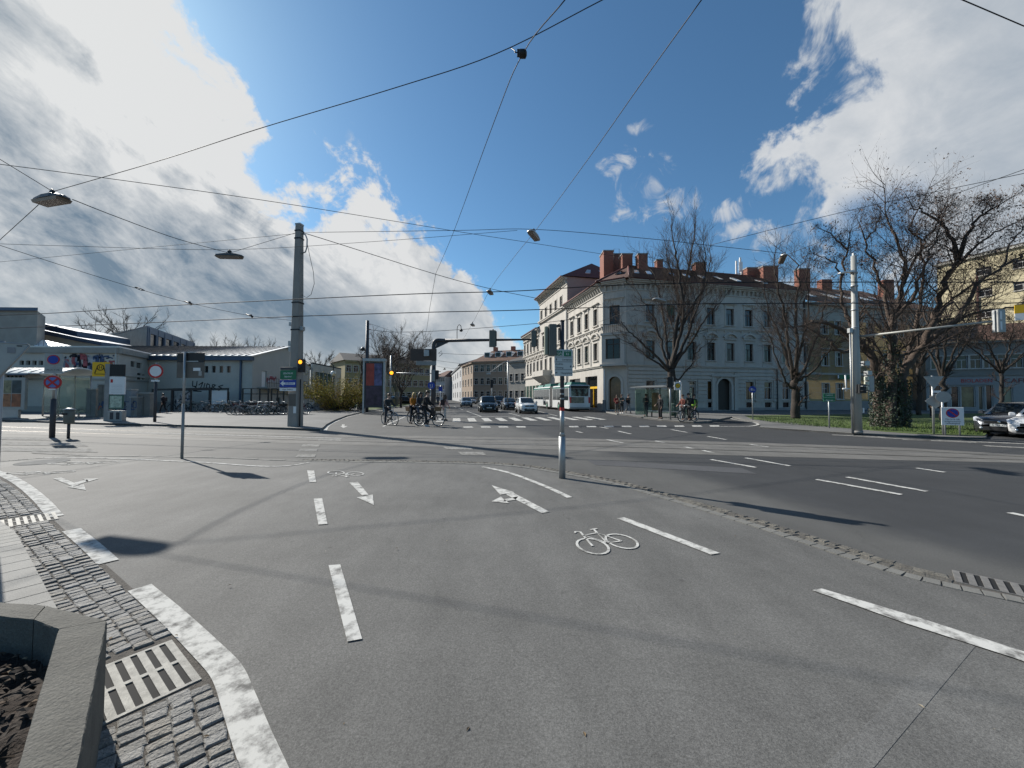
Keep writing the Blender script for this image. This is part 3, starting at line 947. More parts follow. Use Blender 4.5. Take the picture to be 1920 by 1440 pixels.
for i in range(9000):
 f = rg.random()
 px_ = lerp(1420, 1842, f)
 py_ = lerp(789, 821, f ** .6) - rg.random() ** 1.4 * 22
 p = G(px_, max(py_, 770))
 if p.y > 31 or p.y < 14:
  continue
 h, a, w = rg.uniform(.04, .13), rg.uniform(0, 6.3), .012
 dx, dy = math.cos(a) * w, math.sin(a) * w
 gb.add([(p.x - dx, p.y - dy, .115), (p.x + dx, p.y + dy, .115), (p.x + rg.uniform(-.05, .05), p.y + rg.uniform(-.05, .05), .115 + h)], [(0, 1, 2)], rg.randrange(3))
gb.build('grass_blades', [mat('blade_%d' % i, c, .8, var=0) for i, c in enumerate([(.07, .12, .025), (.10, .14, .03), (.05, .085, .02)])], kind='stuff')
lv = MB()
rl_ = random.Random(31)
for i in range(150):
 q = rl_.choice(cell)[1] if rl_.random() < .75 else Vector((rl_.uniform(-4, 4), rl_.uniform(1.6, 7), 0))
 p = Vector((q.x + rl_.uniform(-.05, .05), q.y + rl_.uniform(-.05, .05), .0225))
 if p.x > -.9 or p.y > 5:
  p.z = .0065
 a, s_ = rl_.uniform(0, 6.3), rl_.uniform(.006, .020)
 u, w = Vector((math.cos(a), math.sin(a), 0)) * s_, Vector((-math.sin(a), math.cos(a), 0)) * s_ * rl_.uniform(.2, .6)
 lv.add([p - u, p + w + Vector((0, 0, .004)), p + u, p - w + Vector((0, 0, .003))], [(0, 1, 2, 3)], rl_.randrange(3))
lv.build('dry_leaves', [mat('litter_%d' % i, c, .9, var=.2) for i, c in enumerate([(.16, .11, .06), (.30, .26, .19), (.07, .05, .03)])], kind='stuff')
m_p2 = asphalt('trench_asphalt', (.136, .133, .125), big=.1, mid=.12, grain=.45)
sheet('repair_patch', [G(*p) for p in [(1795, 1192), (1835, 1206), (1640, 1440), (1560, 1500), (1500, 1480)]], m_p2, .0055, plaza)
sheet('repair_patch', [G(*p) for p in [(1100, 862), (1390, 878), (1420, 889), (1115, 872)]], m_patch, .004, road)
# ------------------------------------------------------------------ building materials
m_stucco = mat('white_stucco', (.47, .437, .39), .85, var=.17, scale=1.3, fine=.05, fscale=9, stretch=(1, 1, .28))
m_stucco2 = m_stucco
m_trim = mat('stucco_trim', (.48, .448, .40), .85, var=.08, scale=1.5)
m_plinth = mat('stone_plinth', (.27, .26, .25), .85, var=.14, scale=1.2)
m_roof = mat('clay_tiles', (.115, .060, .044), .85, var=.25, scale=1.6, fine=.3, fscale=22)
m_roof_b = mat('brown_tiles', (.115, .062, .042), .85, var=.3, scale=1.2, fine=.3, fscale=20)
m_roof_d = mat('dark_roof', (.055, .052, .050), .8, var=.2, scale=.8)
m_copper = mat('roof_flashing', (.115, .035, .028), .55, var=.15, scale=2)
m_brick = mat('red_brick', (.235, .095, .066), .85, var=.2, scale=3, fine=.25, fscale=14)
m_pane = glassy('window_glass', (.012, .013, .015), .05, .5)
m_pane2 = mat('window_glass_curtain', (.075, .072, .066), .12, var=.35, scale=1.6, spec=.6)
m_pane_g = mat('window_glass_green', (.035, .07, .055), .10, var=.3, scale=1.1, spec=.6)
m_pane_w = mat('shop_glass_warm', (.10, .055, .02), .12, var=.7, scale=1.4, spec=.6)
m_fr_b = mat('brown_frame', (.075, .048, .036), .6, var=.1)
m_fr_w = mat('white_frame', (.50, .49, .47), .55, var=.05)
m_skyl = mat('skylight_glass', (.45, .48, .50), .08, .2, var=.1, spec=.8)
m_zinc = mat('zinc', (.36, .365, .37), .42, .55, var=.12, scale=2)
m_cream = mat('cream_stucco', (.35, .335, .295), .85, var=.08, scale=.8)
m_yellow = mat('yellow_stucco', (.36, .285, .15), .85, var=.08, scale=.8)
m_bluegrey = mat('bluegrey_stucco', (.215, .208, .19), .85, var=.1, scale=.7)
m_beige = mat('beige_stucco', (.52, .45, .29), .85, var=.06, scale=.5)
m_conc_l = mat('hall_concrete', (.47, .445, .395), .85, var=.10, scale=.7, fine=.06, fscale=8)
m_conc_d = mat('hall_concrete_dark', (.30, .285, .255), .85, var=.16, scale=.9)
m_bluemet = mat('blue_sheet_metal', (.065, .095, .145), .45, .35, var=.12, scale=1.5)
m_metroof = mat('metal_roof', (.46, .46, .455), .38, .55, var=.14, scale=1.4)
m_dark = mat('dark_steel', (.035, .036, .038), .5, .4, var=.1)
m_black = mat('black_plastic', (.012, .012, .013), .5, var=0)
m_red = mat('sign_red', (.45, .022, .02), .5, var=.05)
m_blue = mat('sign_blue', (.012, .045, .30), .45, var=.05)
m_white = mat('sign_white', (.72, .72, .71), .5, var=.04)
m_yel = mat('sign_yellow', (.72, .42, .012), .5, var=.05)
m_green = mat('sign_green', (.012, .14, .065), .5, var=.05)
m_ink = mat('ink', (.02, .02, .022), .6, var=0)
m_galv = mat('galvanised', (.36, .37, .37), .48, .6, var=.16, scale=4)
m_polegrey = mat('pole_grey', (.25, .255, .25), .6, .2, var=.16, scale=3)
m_signback = mat('sign_back', (.33, .33, .315), .55, .35, var=.1, scale=5)
class Facade:
 """a frame on a wall: s along it (viewer's left to right), o outwards, z up"""
 def __init__(s, root, A, B):
  s.root, s.A, s.B = root, Vector((A[0], A[1], 0)), Vector((B[0], B[1], 0))
  s.len = (s.B - s.A).length
  s.u = (s.B - s.A) / s.len
  s.n = Vector((s.u.y, -s.u.x, 0))
  s.rz = yaw(s.u)
 def W(s, a, o, z):
  p = s.A + s.u * a + s.n * o
  return (p.x, p.y, z)
 def at(s, px, py=740):
  """distance along the wall where the sight line of a photo column meets it"""
  d = ray(px, py)
  d = Vector((d.x, d.y, 0))
  det = s.u.x * -d.y + d.x * s.u.y
  return (-s.A.x * -d.y + -d.x * s.A.y) / det if abs(det) > 1e-9 else 0
 def z(s, px, py):
  p = s.A + s.u * s.at(px, py)
  return P(px, py, p.y).z
 def box(s, mb, a0, a1, o0, o1, z0, z1, mi=0):
  mb.hexa([s.W(a0, o0, z0), s.W(a1, o0, z0), s.W(a1, o1, z0), s.W(a0, o1, z0)][::-1], [s.W(a0, o0, z1), s.W(a1, o0, z1), s.W(a1, o1, z1), s.W(a0, o1, z1)][::-1], mi)
  return mb
 def part(s, name, m, a0, a1, o0, o1, z0, z1, parent=None):
  return s.box(MB(), a0, a1, o0, o1, z0, z1).build(name, m, parent or s.root, world=True)
 def wall(s, z0, z1, holes, m, name='wall', depth=.30, a0=0.0, a1=None, build=True, mb=None, mi=0):
  """wall face with holes (a0,a1,z0,z1) cut out, with reveals"""
  mb = mb or MB()
  a1 = s.len if a1 is None else a1
  hs = [h for h in holes if h[0] > a0 and h[1] < a1]
  xs = sorted({a0, a1} | {h[0] for h in hs} | {h[1] for h in hs})
  zs = sorted({z0, z1} | {h[2] for h in hs} | {h[3] for h in hs})
  for i in range(len(xs) - 1):
   run = None
   for k in range(len(zs) - 1):
    cx, cz = (xs[i] + xs[i + 1]) / 2, (zs[k] + zs[k + 1]) / 2
    if any(h[0] < cx < h[1] and h[2] < cz < h[3] for h in hs):
     if run is not None:
      mb.face([s.W(xs[i], 0, run), s.W(xs[i + 1], 0, run), s.W(xs[i + 1], 0, zs[k]), s.W(xs[i], 0, zs[k])], mi)
      run = None
    elif run is None:
     run = zs[k]
   if run is not None:
    mb.face([s.W(xs[i], 0, run), s.W(xs[i + 1], 0, run), s.W(xs[i + 1], 0, zs[-1]), s.W(xs[i], 0, zs[-1])], mi)
  for h in hs:
   q = [(h[0], h[2]), (h[1], h[2]), (h[1], h[3]), (h[0], h[3])]
   for (xa, za), (xb, zb) in zip(q, q[1:] + q[:1]):
    mb.face([s.W(xa, 0, za), s.W(xa, -depth, za), s.W(xb, -depth, zb), s.W(xb, 0, zb)], mi)
  return mb.build(name, m, s.root, world=True) if build else mb
 def put(s, proto, a, o, z, parent=None):
  c = copy_tree(proto, parent or s.root)
  p = s.A + s.u * a + s.n * o - s.root.location
  c.location, c.rotation_euler = (p.x, p.y, z - s.root.location.z), (0, 0, s.rz)
  return c
PROTO = []
def window(w, h, glass=None, frame=None, surround=.14, sill=True, depth=.24, cross=True, trim=None, blind=None):
 """window centred on x, base at z=0, wall face at y=0, outside is -y; root mesh is the moulded surround"""
 glass, frame, trim = glass or m_pane, frame or m_fr_b, trim or m_trim
 mb = MB()
 s = surround
 if s:
  for x0, x1, z0, z1 in ((-w / 2 - s, -w / 2, 0, h + s), (w / 2, w / 2 + s, 0, h + s), (-w / 2, w / 2, h, h + s)):
   mb.box((x0, -.055, z0), (x1, .02, z1))
 else:
  mb.box((-w / 2, depth - .02, -.01), (w / 2, depth + .03, .01))
 root = link('window', mb.mesh('window', trim))
 f, b = MB(), .065
 y0, y1 = depth - .06, depth
 for x0, x1, z0, z1 in ((-w / 2, -w / 2 + b, 0, h), (w / 2 - b, w / 2, 0, h), (-w / 2 + b, w / 2 - b, 0, b), (-w / 2 + b, w / 2 - b, h - b, h)):
  f.box((x0, y0, z0), (x1, y1, z1))
 if cross:
  f.box((-b / 2, y0 + .006, b), (b / 2, y1 - .006, h * .66))
  f.box((-w / 2 + b, y0 + .003, h * .66), (w / 2 - b, y1 - .003, h * .66 + b))
 link('frame', f.mesh('frame', frame), root)
 g = MB().box((-w / 2 + .01, depth - .025, .01), (w / 2 - .01, depth - .012, h - .01))
 link('pane', g.mesh('pane', glass), root)
 if sill:
  link('sill', MB().box((-w / 2 - s - .06, -.16, -.11), (w / 2 + s + .06, depth - .06, -.002)).mesh('sill', trim), root)
 if blind:
  link('blind', MB().box((-w / 2 + b, depth - .10, h * blind[0]), (w / 2 - b, depth - .08, h - .02)).mesh('blind', blind[1]), root)
 PROTO.append(root)
 return root
def drop_protos():
 for r in PROTO:
  for c in list(r.children_recursive):
   bpy.data.objects.remove(c)
  bpy.data.objects.remove(r)
 PROTO.clear()
def arch_strip(fc, mb, ac, r0, r1, zc, o0, o1, a_lo, a_hi, n=10, sq=1.0, mi=0):
 """curved moulding: ring segment between radii r0 and r1 about (ac, zc)"""
 for i in range(n):
  q0, q1 = lerp(a_lo, a_hi, i / n), lerp(a_lo, a_hi, (i + 1) / n)
  p = lambda r, q: (ac + r * math.cos(q), zc + r * sq * math.sin(q))
  c4 = [p(r0, q0), p(r1, q0), p(r1, q1), p(r0, q1)]
  mb.hexa([fc.W(a, o0, z) for a, z in c4], [fc.W(a, o1, z) for a, z in c4], mi)
# ------------------------------------------------------------------ the white corner building
S = 1.07
C0 = P(1131, 743, 43.0 * S)
C1 = P(1176, 743, 41.6 * S)
dirR = Vector((.977, .213, 0))
dirL = Vector((-.213, .977, 0))
LEN_R = 23.0 * S
C2 = C1 + dirR * LEN_R
LA = C0 + dirL * (11.2 * S)
LB = C0 + dirL * (24.7 * S)
LC = C0 + dirL * (36.0 * S)
bw = thing('corner_building', 'white stuccoed corner building with red tiled roof and brick chimneys', 'building', (C1.x, C1.y, 0))
zs_ = lambda z: (z - EYE) * S + EYE
Z_GF, Z_ST2, Z_FR, Z_EAVE, Z_RIDGE = zs_(4.9), zs_(9.42), zs_(13.0), zs_(14.1), zs_(17.7)
Z_TALL = zs_(18.2)
W1B, W1T = zs_(5.75), zs_(7.75)       # first floor windows
W2B, W2T = zs_(9.75), zs_(11.65)      # second floor windows
fR, fC, fL1, fL2, fL3 = Facade(bw, C1, C2), Facade(bw, C0, C1), Facade(bw, LA, C0), Facade(bw, LB, LA), Facade(bw, LC, LB)
w1 = window(1.12, W1T - W1B, m_pane)
w1c = window(1.12, W1T - W1B, m_pane2)
w2 = window(1.12, W2T - W2B, m_pane)
w2c = window(1.12, W2T - W2B, m_pane2)
w2g = window(1.12, W2T - W2B, m_pane, blind=(.45, mat('green_awning', (.02, .10, .075), .8)))
w1g = window(1.12, W1T - W1B, m_pane_g)
wg = window(1.15, 2.15, m_pane, frame=m_fr_w)
wgw = window(1.15, 2.15, m_pane_w)
wch = window(1.75, 2.45, m_pane)
wch2 = window(1.2, 2.2, m_pane)
wat = window(1.0, 1.85, m_pane)
wcel = window(1.0, .62, m_pane, surround=0, sill=False, cross=False)
def hood(fc, a, z, wide=1.7):
 mb = MB()
 fc.box(mb, a - wide / 2, a + wide / 2, 0, .12, z, z + .10)
 fc.box(mb, a - wide / 2 - .10, a + wide / 2 + .10, 0, .26, z + .10, z + .20)
 fc.box(mb, a - wide / 2 + .12, a - wide / 2 + .30, 0, .10, z - .32, z - .002)
 fc.box(mb, a + wide / 2 - .30, a + wide / 2 - .12, 0, .10, z - .32, z - .002)
 mb.build('hood_moulding', m_trim, bw, world=True)
def segment_pediment(fc, a, z, wide=1.75):
 mb = MB()
 fc.box(mb, a - wide / 2, a + wide / 2, 0, .18, z, z + .12)
 r = wide * .62
 q = math.acos(wide / 2 / r)
 zc = z + .125 - r * math.sin(q) + .10
 arch_strip(fc, mb, a, r - .02, r + .20, zc, .002, .24, q, math.pi - q, 10)
 mb.build('arched_pediment', m_trim, bw, world=True)
 rl = MB()
 arch_strip(fc, rl, a, .22, .34, z + .16, .002, .09, .25, math.pi - .25, 6, .7)
 rl.build('shell_relief', m_trim, bw, world=True)
def courses(fc, z0, z1, holes, a0, a1, n, m):
 """channelled stone courses standing proud of the ground floor wall"""
 dz = (z1 - z0) / n
 for k in range(n):
  za, zb = z0 + dz * k + .05, z0 + dz * (k + 1) - .05
  cuts = sorted((h[0] - .18, h[1] + .18) for h in holes if h[2] - .14 < zb and h[3] + .2 > za)
  x = a0
  for h0, h1 in cuts + [(a1, a1)]:
   if h0 - x > .25:
    fc.part('stone_course', m, x + .01, min(h0, a1) - .01, 0, .13, za, zb)
   x = max(x, h1)
def cornice(fc, a0, a1, ze, brackets=True, m=None, over=.75):
 m = m or m_trim
 mb = MB()
 fc.box(mb, a0, a1, 0, .10, ze - 1.10, ze - .98)
 fc.box(mb, a0, a1, 0, .30, ze - .42, ze - .28)
 fc.box(mb, a0, a1, 0, .55, ze - .27, ze - .13)
 fc.box(mb, a0, a1, 0, over, ze - .12, ze)
 mb.build('cornice', m, bw, world=True)
 if brackets:
  n = max(2, int((a1 - a0) / .62))
  for i in range(n):
   a = a0 + (i + .5) * (a1 - a0) / n
   b = MB()
   b.hexa([fc.W(a - .09, 0, ze - .95), fc.W(a - .09, .12, ze - .95), fc.W(a + .09, .12, ze - .95), fc.W(a + .09, 0, ze - .95)],
                   [fc.W(a - .09, 0, ze - .42), fc.W(a - .09, .42, ze - .42), fc.W(a + .09, .42, ze - .42), fc.W(a + .09, 0, ze - .42)])
   b.build('bracket', m, bw, world=True)
 fc.part('gutter', m_copper, a0, a1, over - .02, over + .12, ze + .004, ze + .14)
def band(fc, a0, a1, z, o=.12, h=.22, name='string_course', dent=False):
 mb = MB()
 fc.box(mb, a0, a1, 0, o, z, z + h * .55)
 fc.box(mb, a0, a1, 0, o + .1, z + h * .55, z + h)
 if dent:
  n = int((a1 - a0) / 1.15)
  for i in range(n + 1):
   a = a0 + .1 + i * (a1 - a0 - .2) / n
   fc.box(mb, a - .07, a + .07, 0, .12, z - .20, z - .002)
 mb.build(name, m_trim, bw, world=True)
def uppers(fc, sa, z1T, hoods=True, wid=1.12):
 h = []
 for a in sa:
  h += [(a - wid / 2, a + wid / 2, W1B, W1T), (a - wid / 2, a + wid / 2, W2B, W2T)]
 return h
s0, s9 = fR.at(1220), fR.at(1507)
axR = [s0 + (s9 - s0) * i / 8 for i in range(9)]
hR = uppers(fR, axR, 0)
door_a = fR.at(1358)
gax = [a for a in axR if abs(a - door_a) > 1.6]
GW0 = zs_(1.42)
hG = [(a - .575, a + .575, GW0, GW0 + 2.15) for a in gax]
hC = [(a - .5, a + .5, .45, 1.07) for a in gax]
dR = (door_a - .95, door_a + .95, .14, 3.9)
fR.wall(0, Z_EAVE, hR + hG + hC + [dR], m_stucco2)
for i, a in enumerate(axR):
 fR.put([w1, w1c, w1, w1, w1c, w1, w1, w1c, w1][i], a, 0, W1B)
 fR.put([w2c, w2g, w2, w2, w2c, w2, w2c, w2, w2][i] if i != 1 else w2g, a, 0, W2B)
 hood(fR, a, W2T + .42)
 segment_pediment(fR, a, W1T + .40)
 fR.part('apron_panel', m_trim, a - .75, a + .75, 0, .05, W1B - .78, W1B - .2)
for i, a in enumerate(gax):
 fR.put([wg, wg, wg, wgw, wgw, wg, wg, wg][i % 8], a, 0, GW0)
 fR.put(wcel, a, 0, .45)
 kb = MB()
 fR.box(kb, a - .16, a + .16, 0, .12, GW0 + 2.3, GW0 + 2.62)
 kb.build('keystone', m_trim, bw, world=True)
courses(fR, zs_(1.15), Z_GF - .05, hG + [(dR[0] - .25, dR[1] + .25, 0, 4.4)], .1, fR.len - .05, 9, m_stucco2)
fR.part('plinth', m_plinth, .0, dR[0] - .3, 0, .10, .10, .42)
fR.part('plinth', m_plinth, dR[1] + .3, fR.len, 0, .10, .10, .42)
dm = MB()
arch_strip(fR, dm, door_a, .951, 1.22, 2.95, .002, .12, 0, math.pi, 14)
for sgn in (-1, 1):
 a_, b_ = sorted((door_a + sgn * .951, door_a + sgn * 1.22))
 fR.box(dm, a_, b_, 0, .12, .14, 2.95)
 a_, b_ = sorted((door_a + sgn * 1.32, door_a + sgn * 1.78))
 fR.box(dm, a_, b_, 0, .2, .1, 4.1)
fR.box(dm, door_a - 1.9, door_a + 1.9, 0, .3, 4.12, 4.36)
dd = dm.build('doorway', m_trim, bw, world=True)
sp = MB()
for i in range(12):   # spandrels above the arch
 q0, q1 = math.pi * i / 12, math.pi * (i + 1) / 12
 pa, pb = (door_a + .951 * math.cos(q0), 2.95 + .951 * math.sin(q0)), (door_a + .951 * math.cos(q1), 2.95 + .951 * math.sin(q1))
 sp.face([fR.W(pa[0], -.01, pa[1]), fR.W(pa[0], -.01, 3.9), fR.W(pb[0], -.01, 3.9), fR.W(pb[0], -.01, pb[1])])
o_ = sp.build('spandrel', m_stucco2, bw, world=True)
o_ = MB()
fR.box(o_, door_a - .95, door_a + .95, -.4, -.3, .14, 3.9)
o_.build('door', mat('dark_door', (.02, .017, .014), .5, var=.2), bw, world=True)
band(fR, 0, fR.len, Z_GF, .14, .26)
band(fR, 0, fR.len, Z_ST2 - .3, .10, .24, dent=True)
cornice(fR, 0, fR.len, Z_EAVE)
fR.part('downpipe', m_dark, fR.len - .18, fR.len - .02, .02, .18, .2, Z_EAVE - .3)
fR.part('downpipe', m_dark, fR.at(1455), fR.at(1455) + .12, .08, .2, .2, Z_GF)
ac = fC.len / 2
hCh = [(ac - .6, ac + .6, W2B - .3, W2B + 1.9), (ac - .72, ac + .72, .2, 4.0)]
fC.wall(0, Z_EAVE, hCh, m_stucco2)
fC.put(wch2, ac, 0, W2B - .3)
hood(fC, ac, W2T + .55, 2.1)
fC.part('door', m_pane_w, ac - .72, ac + .72, -.35, -.3, .2, 4.0)
dm = MB()
arch_strip(fC, dm, ac, .722, 1.0, 3.28, .002, .14, 0, math.pi, 12)
for sgn in (-1, 1):
 a_, b_ = sorted((ac + sgn * .722, ac + sgn * 1.0))
 fC.box(dm, a_, b_, 0, .14, .14, 3.28)
dm.build('doorway', m_trim, bw, world=True)
sp = MB()
for i in range(12):
 q0, q1 = math.pi * i / 12, math.pi * (i + 1) / 12
 pa, pb = (ac + .722 * math.cos(q0), 3.28 + .722 * math.sin(q0)), (ac + .722 * math.cos(q1), 3.28 + .722 * math.sin(q1))
 sp.face([fC.W(pa[0], -.01, pa[1]), fC.W(pa[0], -.01, 4.0), fC.W(pb[0], -.01, 4.0), fC.W(pb[0], -.01, pb[1])])
sp.build('spandrel', m_stucco2, bw, world=True)
bay = MB()
fC.box(bay, .1, fC.len - .1, 0, .75, Z_GF + .25, W1B - .05)
fC.box(bay, .1, .55, 0, .75, W1B - .05, W1T + .5)
fC.box(bay, fC.len - .55, fC.len - .1, 0, .75, W1B - .05, W1T + .5)
fC.box(bay, .55, fC.len - .55, 0, .75, W1T + .1, W1T + .5)
fC.box(bay, .0, fC.len, 0, .9, W1T + .52, W1T + .78)
fC.box(bay, -.05, fC.len + .05, 0, .95, Z_GF + .05, Z_GF + .25)
bay.build('bay', m_trim, bw, world=True)
fC.part('bay_window', m_pane, .55, fC.len - .55, .3, .5, W1B - .04, W1T + .09)
fb = MB()
for a in (.6, ac - .04, fC.len - .68):
 fC.box(fb, a, a + .08, .501, .56, W1B - .04, W1T + .09)
fC.box(fb, .69, fC.len - .69, .502, .55, W1T - .55, W1T - .47)
fb.build('bay_frame', m_fr_b, bw, world=True)
rl = MB()
fC.box(rl, .02, fC.len - .02, .82, .88, W1T + 1.72, W1T + 1.80)
for i in range(13):
 a = .05 + i * (fC.len - .12) / 12
 fC.box(rl, a, a + .025, .83, .86, W1T + .79, W1T + 1.72)
rl.build('balcony_railing', m_dark, bw, world=True)
for i, a in enumerate((.02, fC.len - .18)):
 fC.part('pilaster', m_trim, a, a + .16, 0, .10, Z_GF + .3, Z_EAVE - 1.2)
cornice(fC, 0, fC.len, Z_EAVE)
band(fC, 0, fC.len, Z_GF - .22, .14, .24)
fC.part('downpipe', m_white, .1, .24, .02, .16, .9, Z_GF - .3)
fC.part('plinth', m_plinth, .0, ac - 1.05, 0, .22, .10, 1.3)
fC.part('plinth', m_plinth, ac + 1.05, fC.len, 0, .22, .10, 1.3)
n4 = [fL1.at(x) for x in (1072.5, 1086, 1100, 1117)]
hL = uppers(fL1, n4, 0)
sh1 = (fL1.at(1068), fL1.at(1088), .3, zs_(3.95))
sh2 = (fL1.at(1097.5), fL1.at(1120), .3, zs_(4.05))
fL1.wall(0, Z_EAVE, hL + [sh1, sh2], m_stucco)
for i, a in enumerate(n4):
 fL1.put([w1, w1, w1g, w1c][i], a, 0, W1B)
 fL1.put([w2, w2, w2, w2c][i], a, 0, W2B)
 hood(fL1, a, W2T + .42)
 segment_pediment(fL1, a, W1T + .38, 1.9)
for i in range(5):
 a = [.12, (n4[0] + n4[1]) / 2, (n4[1] + n4[2]) / 2, (n4[2] + n4[3]) / 2, fL1.len - .2][i]
 fL1.part('pilaster', m_trim, a - .07, a + .07, 0, .09, Z_GF + .3, W1T + .3)
for h in (sh1, sh2):
 fL1.part('shop_window', m_pane, h[0], h[1], -.5, -.42, .3, h[3])
 fr = MB()
 for a in (h[0], (h[0] + h[1]) / 2 - .05, h[1] - .1):
  fL1.box(fr, a, a + .1, -.42, -.3, .3, zs_(2.6))
 fL1.box(fr, h[0], h[1], -.42, -.28, zs_(2.6), zs_(2.85))
 fr.build('shop_frame', m_yel if h is sh2 else m_fr_w, bw, world=True)
band(fL1, 0, fL1.len, Z_GF, .14, .26)
band(fL1, 0, fL1.len, Z_ST2 - .3, .12, .24, dent=True)
cornice(fL1, 0, fL1.len, Z_EAVE)
fL1.part('downpipe', m_zinc, .02, .2, .06, .24, .2, Z_EAVE - .4)
n5 = [fL2.at(x) for x in (1015, 1023.5, 1032.5, 1042, 1052)]
hM = []
for a in n5:
 hM += [(a - .5, a + .5, zs_(14.35), zs_(14.35) + 1.85), (a - .56, a + .56, W1B, W1T)]
m3 = [fL2.at(x) for x in (1019, 1034, 1049)]
hM2 = [(a - .56, a + .56, W2B, W2T) for a in m3]
shops = [(fL2.at(x0), fL2.at(x1), .3, zs_(3.7)) for x0, x1 in ((1012, 1026), (1040, 1054))]
fL2.wall(0, Z_TALL, hM + hM2 + shops, m_stucco)
for i, a in enumerate(n5):
 fL2.put(wat, a, 0, zs_(14.35))
 fL2.put([w1, w1c, w1, w1, w1][i], a, 0, W1B)
 segment_pediment(fL2, a, W1T + .38, 1.7)
for a in m3:
 fL2.put(w2, a, 0, W2B)
 hood(fL2, a, W2T + .45, 2.0)
for a in (m3[1] - 1.2, m3[1] + 1.2):
 cb = MB()
 cb.tube([fL2.W(a, .35, W2B - .3), fL2.W(a, .35, W2T + .3)], [.24, .19], 10)
 cb.build('column', m_trim, bw, world=True)
for h in shops:
 fL2.part('shop_window', m_pane_g, h[0], h[1], -.4, -.3, .3, h[3])
band(fL2, 0, fL2.len, Z_GF, .14, .26)
band(fL2, 0, fL2.len, Z_ST2 - .3, .12, .24, dent=True)
band(fL2, 0, fL2.len, Z_EAVE - .15, .3, .4)
cornice(fL2, -.3, fL2.len, Z_TALL, over=.9)
bal = MB()
b0, b1 = fL2.at(1012), fL2.at(1034)
bal.hexa([fL2.W(b0 + .8, 0, zs_(3.9)), fL2.W(b1 - .8, 0, zs_(3.9)), fL2.W(b1 - .8, .3, zs_(3.9)), fL2.W(b0 + .8, .3, zs_(3.9))][::-1], [fL2.W(b0, 0, zs_(4.9)), fL2.W(b1, 0, zs_(4.9)), fL2.W(b1, 1.5, zs_(4.9)), fL2.W(b0, 1.5, zs_(4.9))][::-1])
fL2.box(bal, b0, b1, 1.35, 1.5, zs_(4.902), zs_(5.75))
fL2.box(bal, b0, b0 + .14, 0, 1.35, zs_(4.902), zs_(5.75))
fL2.box(bal, b1 - .14, b1, 0, 1.35, zs_(4.902), zs_(5.75))
bal.build('balcony', m_trim, bw, world=True)
n6 = [fL3.len * (i + .5) / 5 for i in range(5)]
hF = uppers(fL3, n6, 0)
fL3.wall(0, Z_EAVE - .8, [h for h in hF], m_stucco)
for a in n6:
 fL3.put(w1, a, 0, W1B)
 fL3.put(w2, a, 0, W2B)
 hood(fL3, a, W2T + .4)
 segment_pediment(fL3, a, W1T + .38)
 fL3.part('shop_window', m_pane_g, a - .9, a + .9, .02, .06, .4, zs_(3.6))
band(fL3, 0, fL3.len, Z_GF, .14, .26)
band(fL3, 0, fL3.len, Z_ST2 - .3, .12, .24, dent=True)
cornice(fL3, 0, fL3.len - .05, Z_EAVE - .8, over=.6)
nR, nL = -fR.n, -fL1.n
def q3(p, z):
 return (p.x, p.y, z)
E0, E1, E2 = LA + fL1.n * .75, (C0 + fC.n * .45 + fL1.n * .5), None
ov = .78
eL0, eL1 = LA + fL1.n * ov, C0 + fL1.n * ov + fC.n * .25
eR1, eR2 = C1 + fR.n * ov + fC.n * .25, C2 + fR.n * ov
rdg0 = LA - fL1.n * 6.3
rdg1 = C1 + dirR * 3.6 - fR.n * 6.2
rdg2 = C2 - fR.n * 6.3
zr = Z_RIDGE
roof = MB()
z1 = Z_EAVE + .06
roof.face([q3(eL0, z1), q3(eL1, z1), q3(rdg1, zr), q3(rdg0, zr)])
roof.face([q3(eL1, z1), q3(eR1, z1), q3(rdg1, zr)])
roof.face([q3(eR1, z1), q3(eR2, z1), q3(rdg2, zr), q3(rdg1, zr)])
bk = C2 - fR.n * 12.5
roof.face([q3(eR2, z1), q3(bk, z1), q3(rdg2, zr)])
roof.face([q3(rdg1, zr), q3(rdg2, zr), q3(bk, z1), q3(C1 + dirR * 12 - fR.n * 12.5, z1)])
rf = roof.build('roof', m_roof, bw, world=True)
hip = MB()
for a, b in ((eL1, rdg1), (eR1, rdg1)):
 hip.tube([q3(a, z1 + .03), q3(b, zr + .03)], .13, 6)
hip.tube([q3(rdg1, zr + .03), q3(rdg2, zr + .03)], .13, 6)
hip.build('ridge_tiles', m_copper, bw, world=True)
tc = MB()
for i in range(1, 26):
 f = i / 26
 a, b = eR1.lerp(rdg1, f), eR2.lerp(rdg2, f)
 z = lerp(z1, zr, f)
 tc.tube([q3(a, z + .012), q3(b, z + .012)], .035, 4, sm=False, cap=False)
tc.build('tile_courses', m_roof, bw, world=True, kind='stuff')
tA, tB = LA + dirL * 0.0, LB
tb0, tb1 = LA - fL2.n * 9.5, LB - fL2.n * 9.5
MB().face([q3(LA, Z_EAVE - 1), q3(tb0, Z_EAVE - 1), q3(tb0, Z_TALL), q3(LA, Z_TALL)]).build('gable_wall', mat('pinkish_stucco', (.33, .255, .235), .85, var=.08), bw, world=True)
tr = MB()
ea, eb = LA + fL2.n * .9 - dirL * .3, LB + fL2.n * .9 + dirL * .3
ra, rb = LA - fL2.n * 5.0 + dirL * 2.6, LB - fL2.n * 5.0 - dirL * 2.5
ba, bb = LA - fL2.n * 10 - dirL * .3, LB - fL2.n * 10 + dirL * .3
zt, zrr = Z_TALL + .05, zs_(21.2)
tr.face([q3(eb, zt), q3(ea, zt), q3(ra, zrr), q3(rb, zrr)])
tr.face([q3(ea, zt), q3(ba, zt), q3(ra, zrr)])
tr.face([q3(ba, zt), q3(bb, zt), q3(rb, zrr), q3(ra, zrr)])
tr.face([q3(bb, zt), q3(eb, zt), q3(rb, zrr)])
